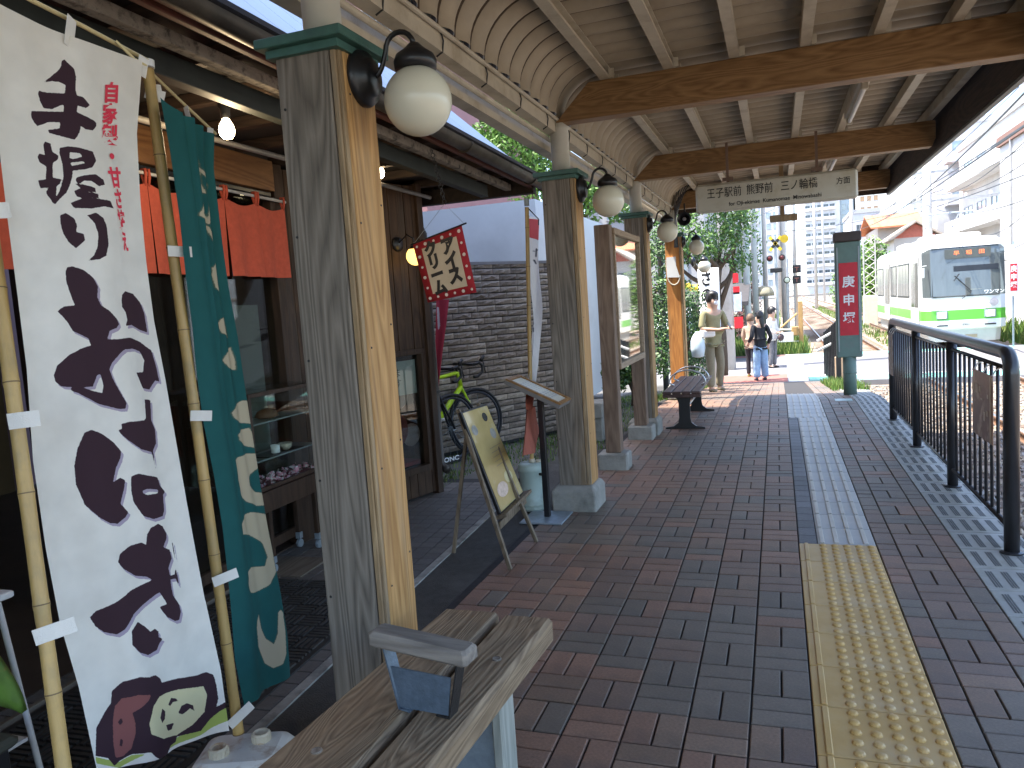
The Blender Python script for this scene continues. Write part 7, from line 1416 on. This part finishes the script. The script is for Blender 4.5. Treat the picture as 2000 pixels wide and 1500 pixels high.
    for sx_ in (-1, 1): b.ball(HM @ Vector((sx_ * .019 * s, -.0455 * s, -.002 * s)), .0055 * s, 8, 6)
    b.build('eyes', mat('eye_dark', (.03, .02, .02), .3), t, world=False)
    b = MB(); b.ball(HM @ Vector((0, -.050 * s, -.018 * s)), .009 * s, 8, 6, (.8, 1, 1.3)); b.build('nose', M_skin, t, world=False, smooth=True)
    b = MB()
    for sx_ in (-1, 1): b.ball(HM @ Vector((sx_ * .050 * s, .002 * s, -.01 * s)), .012 * s, 8, 6, (.5, .8, 1.3))
    b.build('ears', M_skin, t, world=False, smooth=True)
    if mask: b = MB(); b.ball(HM @ Vector((0, -.032 * s, -.034 * s)), .034 * s, 14, 10, (1.05, .8, .85)); b.build('face_mask', mat('white_mask', (.75, .76, .78), .8), t, world=False, smooth=True)
    else: b = MB(); b.ball(HM @ Vector((0, -.047 * s, -.038 * s)), .009 * s, 8, 6, (1.3, .6, .5)); b.build('mouth', mat('lip_tone', (.40, .16, .13), .5), t, world=False)
    return t, J, HM
def ground_at(x, yb, D): c = near(x, yb, D); return Vector((c.x, c.y, zr(c.y)))
# man with mask: faces right / towards camera, phone in hand, blue bag on his right shoulder
P = ground_at(1397, 757, 13.1); H1 = 1.70
t, J, HM = person('man in olive shirt and white mask holding a phone, standing on the platform', P, math.radians(42), H1, dict(elr=(.155, -.03, .64), wrr=(.09, -.155, .635), har=(.065, -.20, .64), ell=(-.155, -.02, .64), wrl=(-.05, -.16, .625), hal=(-.01, -.205, .635), knr=(.065, -.02, .28), anr=(.075, .03, .04), knl=(-.055, -.015, .28), anl=(-.06, -.01, .04)),
    dict(top=('olive_shirt', (.26, .24, .13), .9, .15, 12, .2), leg=('khaki_trousers', (.24, .21, .14), .9, .15, 12, .2), shoe=('tan_shoes', (.22, .18, .11), .7), long=False, wide=1.12, yaw=.15), 'short', True)
b = MB(); h_ = (Vector(J['har']) + Vector(J['hal'])) / 2; b.cbox(h_.x - .045, h_.x + .055, h_.y - .03, h_.y - .018, h_.z - .0, h_.z + .16, .005, Matrix.Translation(h_) @ Matrix.Rotation(-.9, 4, 'X') @ Matrix.Translation(-h_))
o = b.build('phone', M_black, loc=P, rz=math.radians(42)); 
for v in o.data.vertices: pass
o.data.transform((Matrix.Translation(P) @ Matrix.Rotation(math.radians(42), 4, 'Z'))); o.location = P
bpy.data.objects.remove(o)
def held(name, lab, cat, mbld, m, P, rz, smooth=False):
    me = mbld.mesh(name, m, smooth); o = bpy.data.objects.new(name, me); COL.objects.link(o); o.location = P; o.rotation_euler.z = rz; ROOT[o.name] = {}; return tag(o, lab, cat)
b = MB(); b.cbox(-.04, .04, -.006, .006, -.07, .10, .004, Matrix.Translation(h_ + Vector((.01, -.03, .03))) @ Matrix.Rotation(.7, 4, 'Y') @ Matrix.Rotation(-.9, 4, 'X')); held('phone', 'black phone held by the masked man', 'phone', b, M_black, P, math.radians(42))
b = MB(); nn2 = 10; c = Vector((-.19 * H1 * 1.0, -.0, .50 * H1)); 
prf = [(.02, .02, -.24), (.10, .06, -.22), (.125, .075, -.08), (.12, .07, .04), (.09, .05, .12), (.02, .02, .20)]
vs = [(c.x + a_ * math.cos(2 * PI * k / nn2) , c.y + b_ * math.sin(2 * PI * k / nn2) * 1.5, c.z + z_) for a_, b_, z_ in prf for k in range(nn2)]
b.add(vs, [(i * nn2 + k, i * nn2 + (k + 1) % nn2, (i + 1) * nn2 + (k + 1) % nn2, (i + 1) * nn2 + k) for i in range(5) for k in range(nn2)] ); held('shopping_bag', 'pale blue white bag hanging from the masked man\'s arm', 'bag', b, mat('pale_blue_bag', (.62, .74, .80), .7, .12, 6, .2), P, math.radians(42), True)
b = MB(); b.cbox(-.30, -.04, -.13, .02, .555 * H1, .625 * H1, .02); held('folded_jacket', 'white folded jacket draped over the masked man\'s forearm', 'jacket', b, mat('white_cloth', (.75, .74, .72), .9, .1, 9, .3), P, math.radians(42))
# woman in black, back turned
P = ground_at(1487, 738, 17.6)
t, J, HM = person('woman with long black hair, black blouse and pale blue wide jeans', P, math.radians(200), 1.58, dict(elr=(.14, .06, .64), wrr=(.15, -.05, .56), har=(.15, -.08, .53), ell=(-.14, .05, .63), wrl=(-.13, -.04, .52), hal=(-.13, -.06, .49), knr=(.05, -.01, .27), anr=(.07, .02, .035), knl=(-.05, 0, .27), anl=(-.07, -.03, .035)),
    dict(top=('black_blouse', (.012, .012, .016), .8, .2, 10), leg=('pale_blue_denim', (.28, .40, .55), .85, .15, 20, .2), shoe=('dark_shoes', (.03, .03, .04), .6), long=True, wide=1.45, yaw=1.0), 'long', False, 'f')
# woman in white at the crossing, facing right
P = ground_at(1510, 722, 20.3)
t, J, HM = person('person in white shirt and grey trousers waiting at the crossing', P, math.radians(60), 1.60, dict(elr=(.13, .0, .65), wrr=(.10, -.09, .58), har=(.08, -.13, .58), ell=(-.13, -.02, .64), wrl=(-.06, -.12, .58), hal=(-.03, -.15, .58), knr=(.04, -.02, .28), anr=(.045, 0, .035), knl=(-.045, -.01, .28), anl=(-.05, .02, .035)),
    dict(top=('white_shirt', (.72, .68, .62), .9, .1, 10, .2), leg=('grey_trousers', (.12, .12, .13), .9, .4, 12), shoe=('black_shoes', (.02, .02, .02), .5), long=True, wide=1.0, yaw=.2), 'fringe', False, 'f')
b = MB(); b.ball(Vector((.0, -.16 * 1.6, .50 * 1.6)), .12, 12, 8, (1, .5, .8)); held('handbag', 'dark handbag held by the person in the white shirt', 'handbag', b, mat('dark_brown_bag', (.05, .025, .025), .6), P, math.radians(60), True)
# person mostly hidden behind the woman in black
P = ground_at(1469, 737, 18.5)
t, J, HM = person('person in black trousers and olive shoes half hidden behind the woman in black', P, math.radians(165), 1.50, dict(elr=(.13, -.02, .65), wrr=(.12, -.08, .56), har=(.12, -.10, .53), ell=(-.13, -.02, .65), wrl=(-.12, -.08, .56), hal=(-.12, -.10, .53), knr=(.05, 0, .28), anr=(.05, 0, .035), knl=(-.05, 0, .28), anl=(-.05, 0, .035)),
    dict(top=('tan_top', (.45, .33, .24), .9), leg=('black_trousers', (.02, .02, .025), .8), shoe=('olive_shoes', (.22, .22, .05), .7), hair=('light_brown_hair', (.12, .07, .04), .6, .2, 30), long=True), 'short', False, 'f')
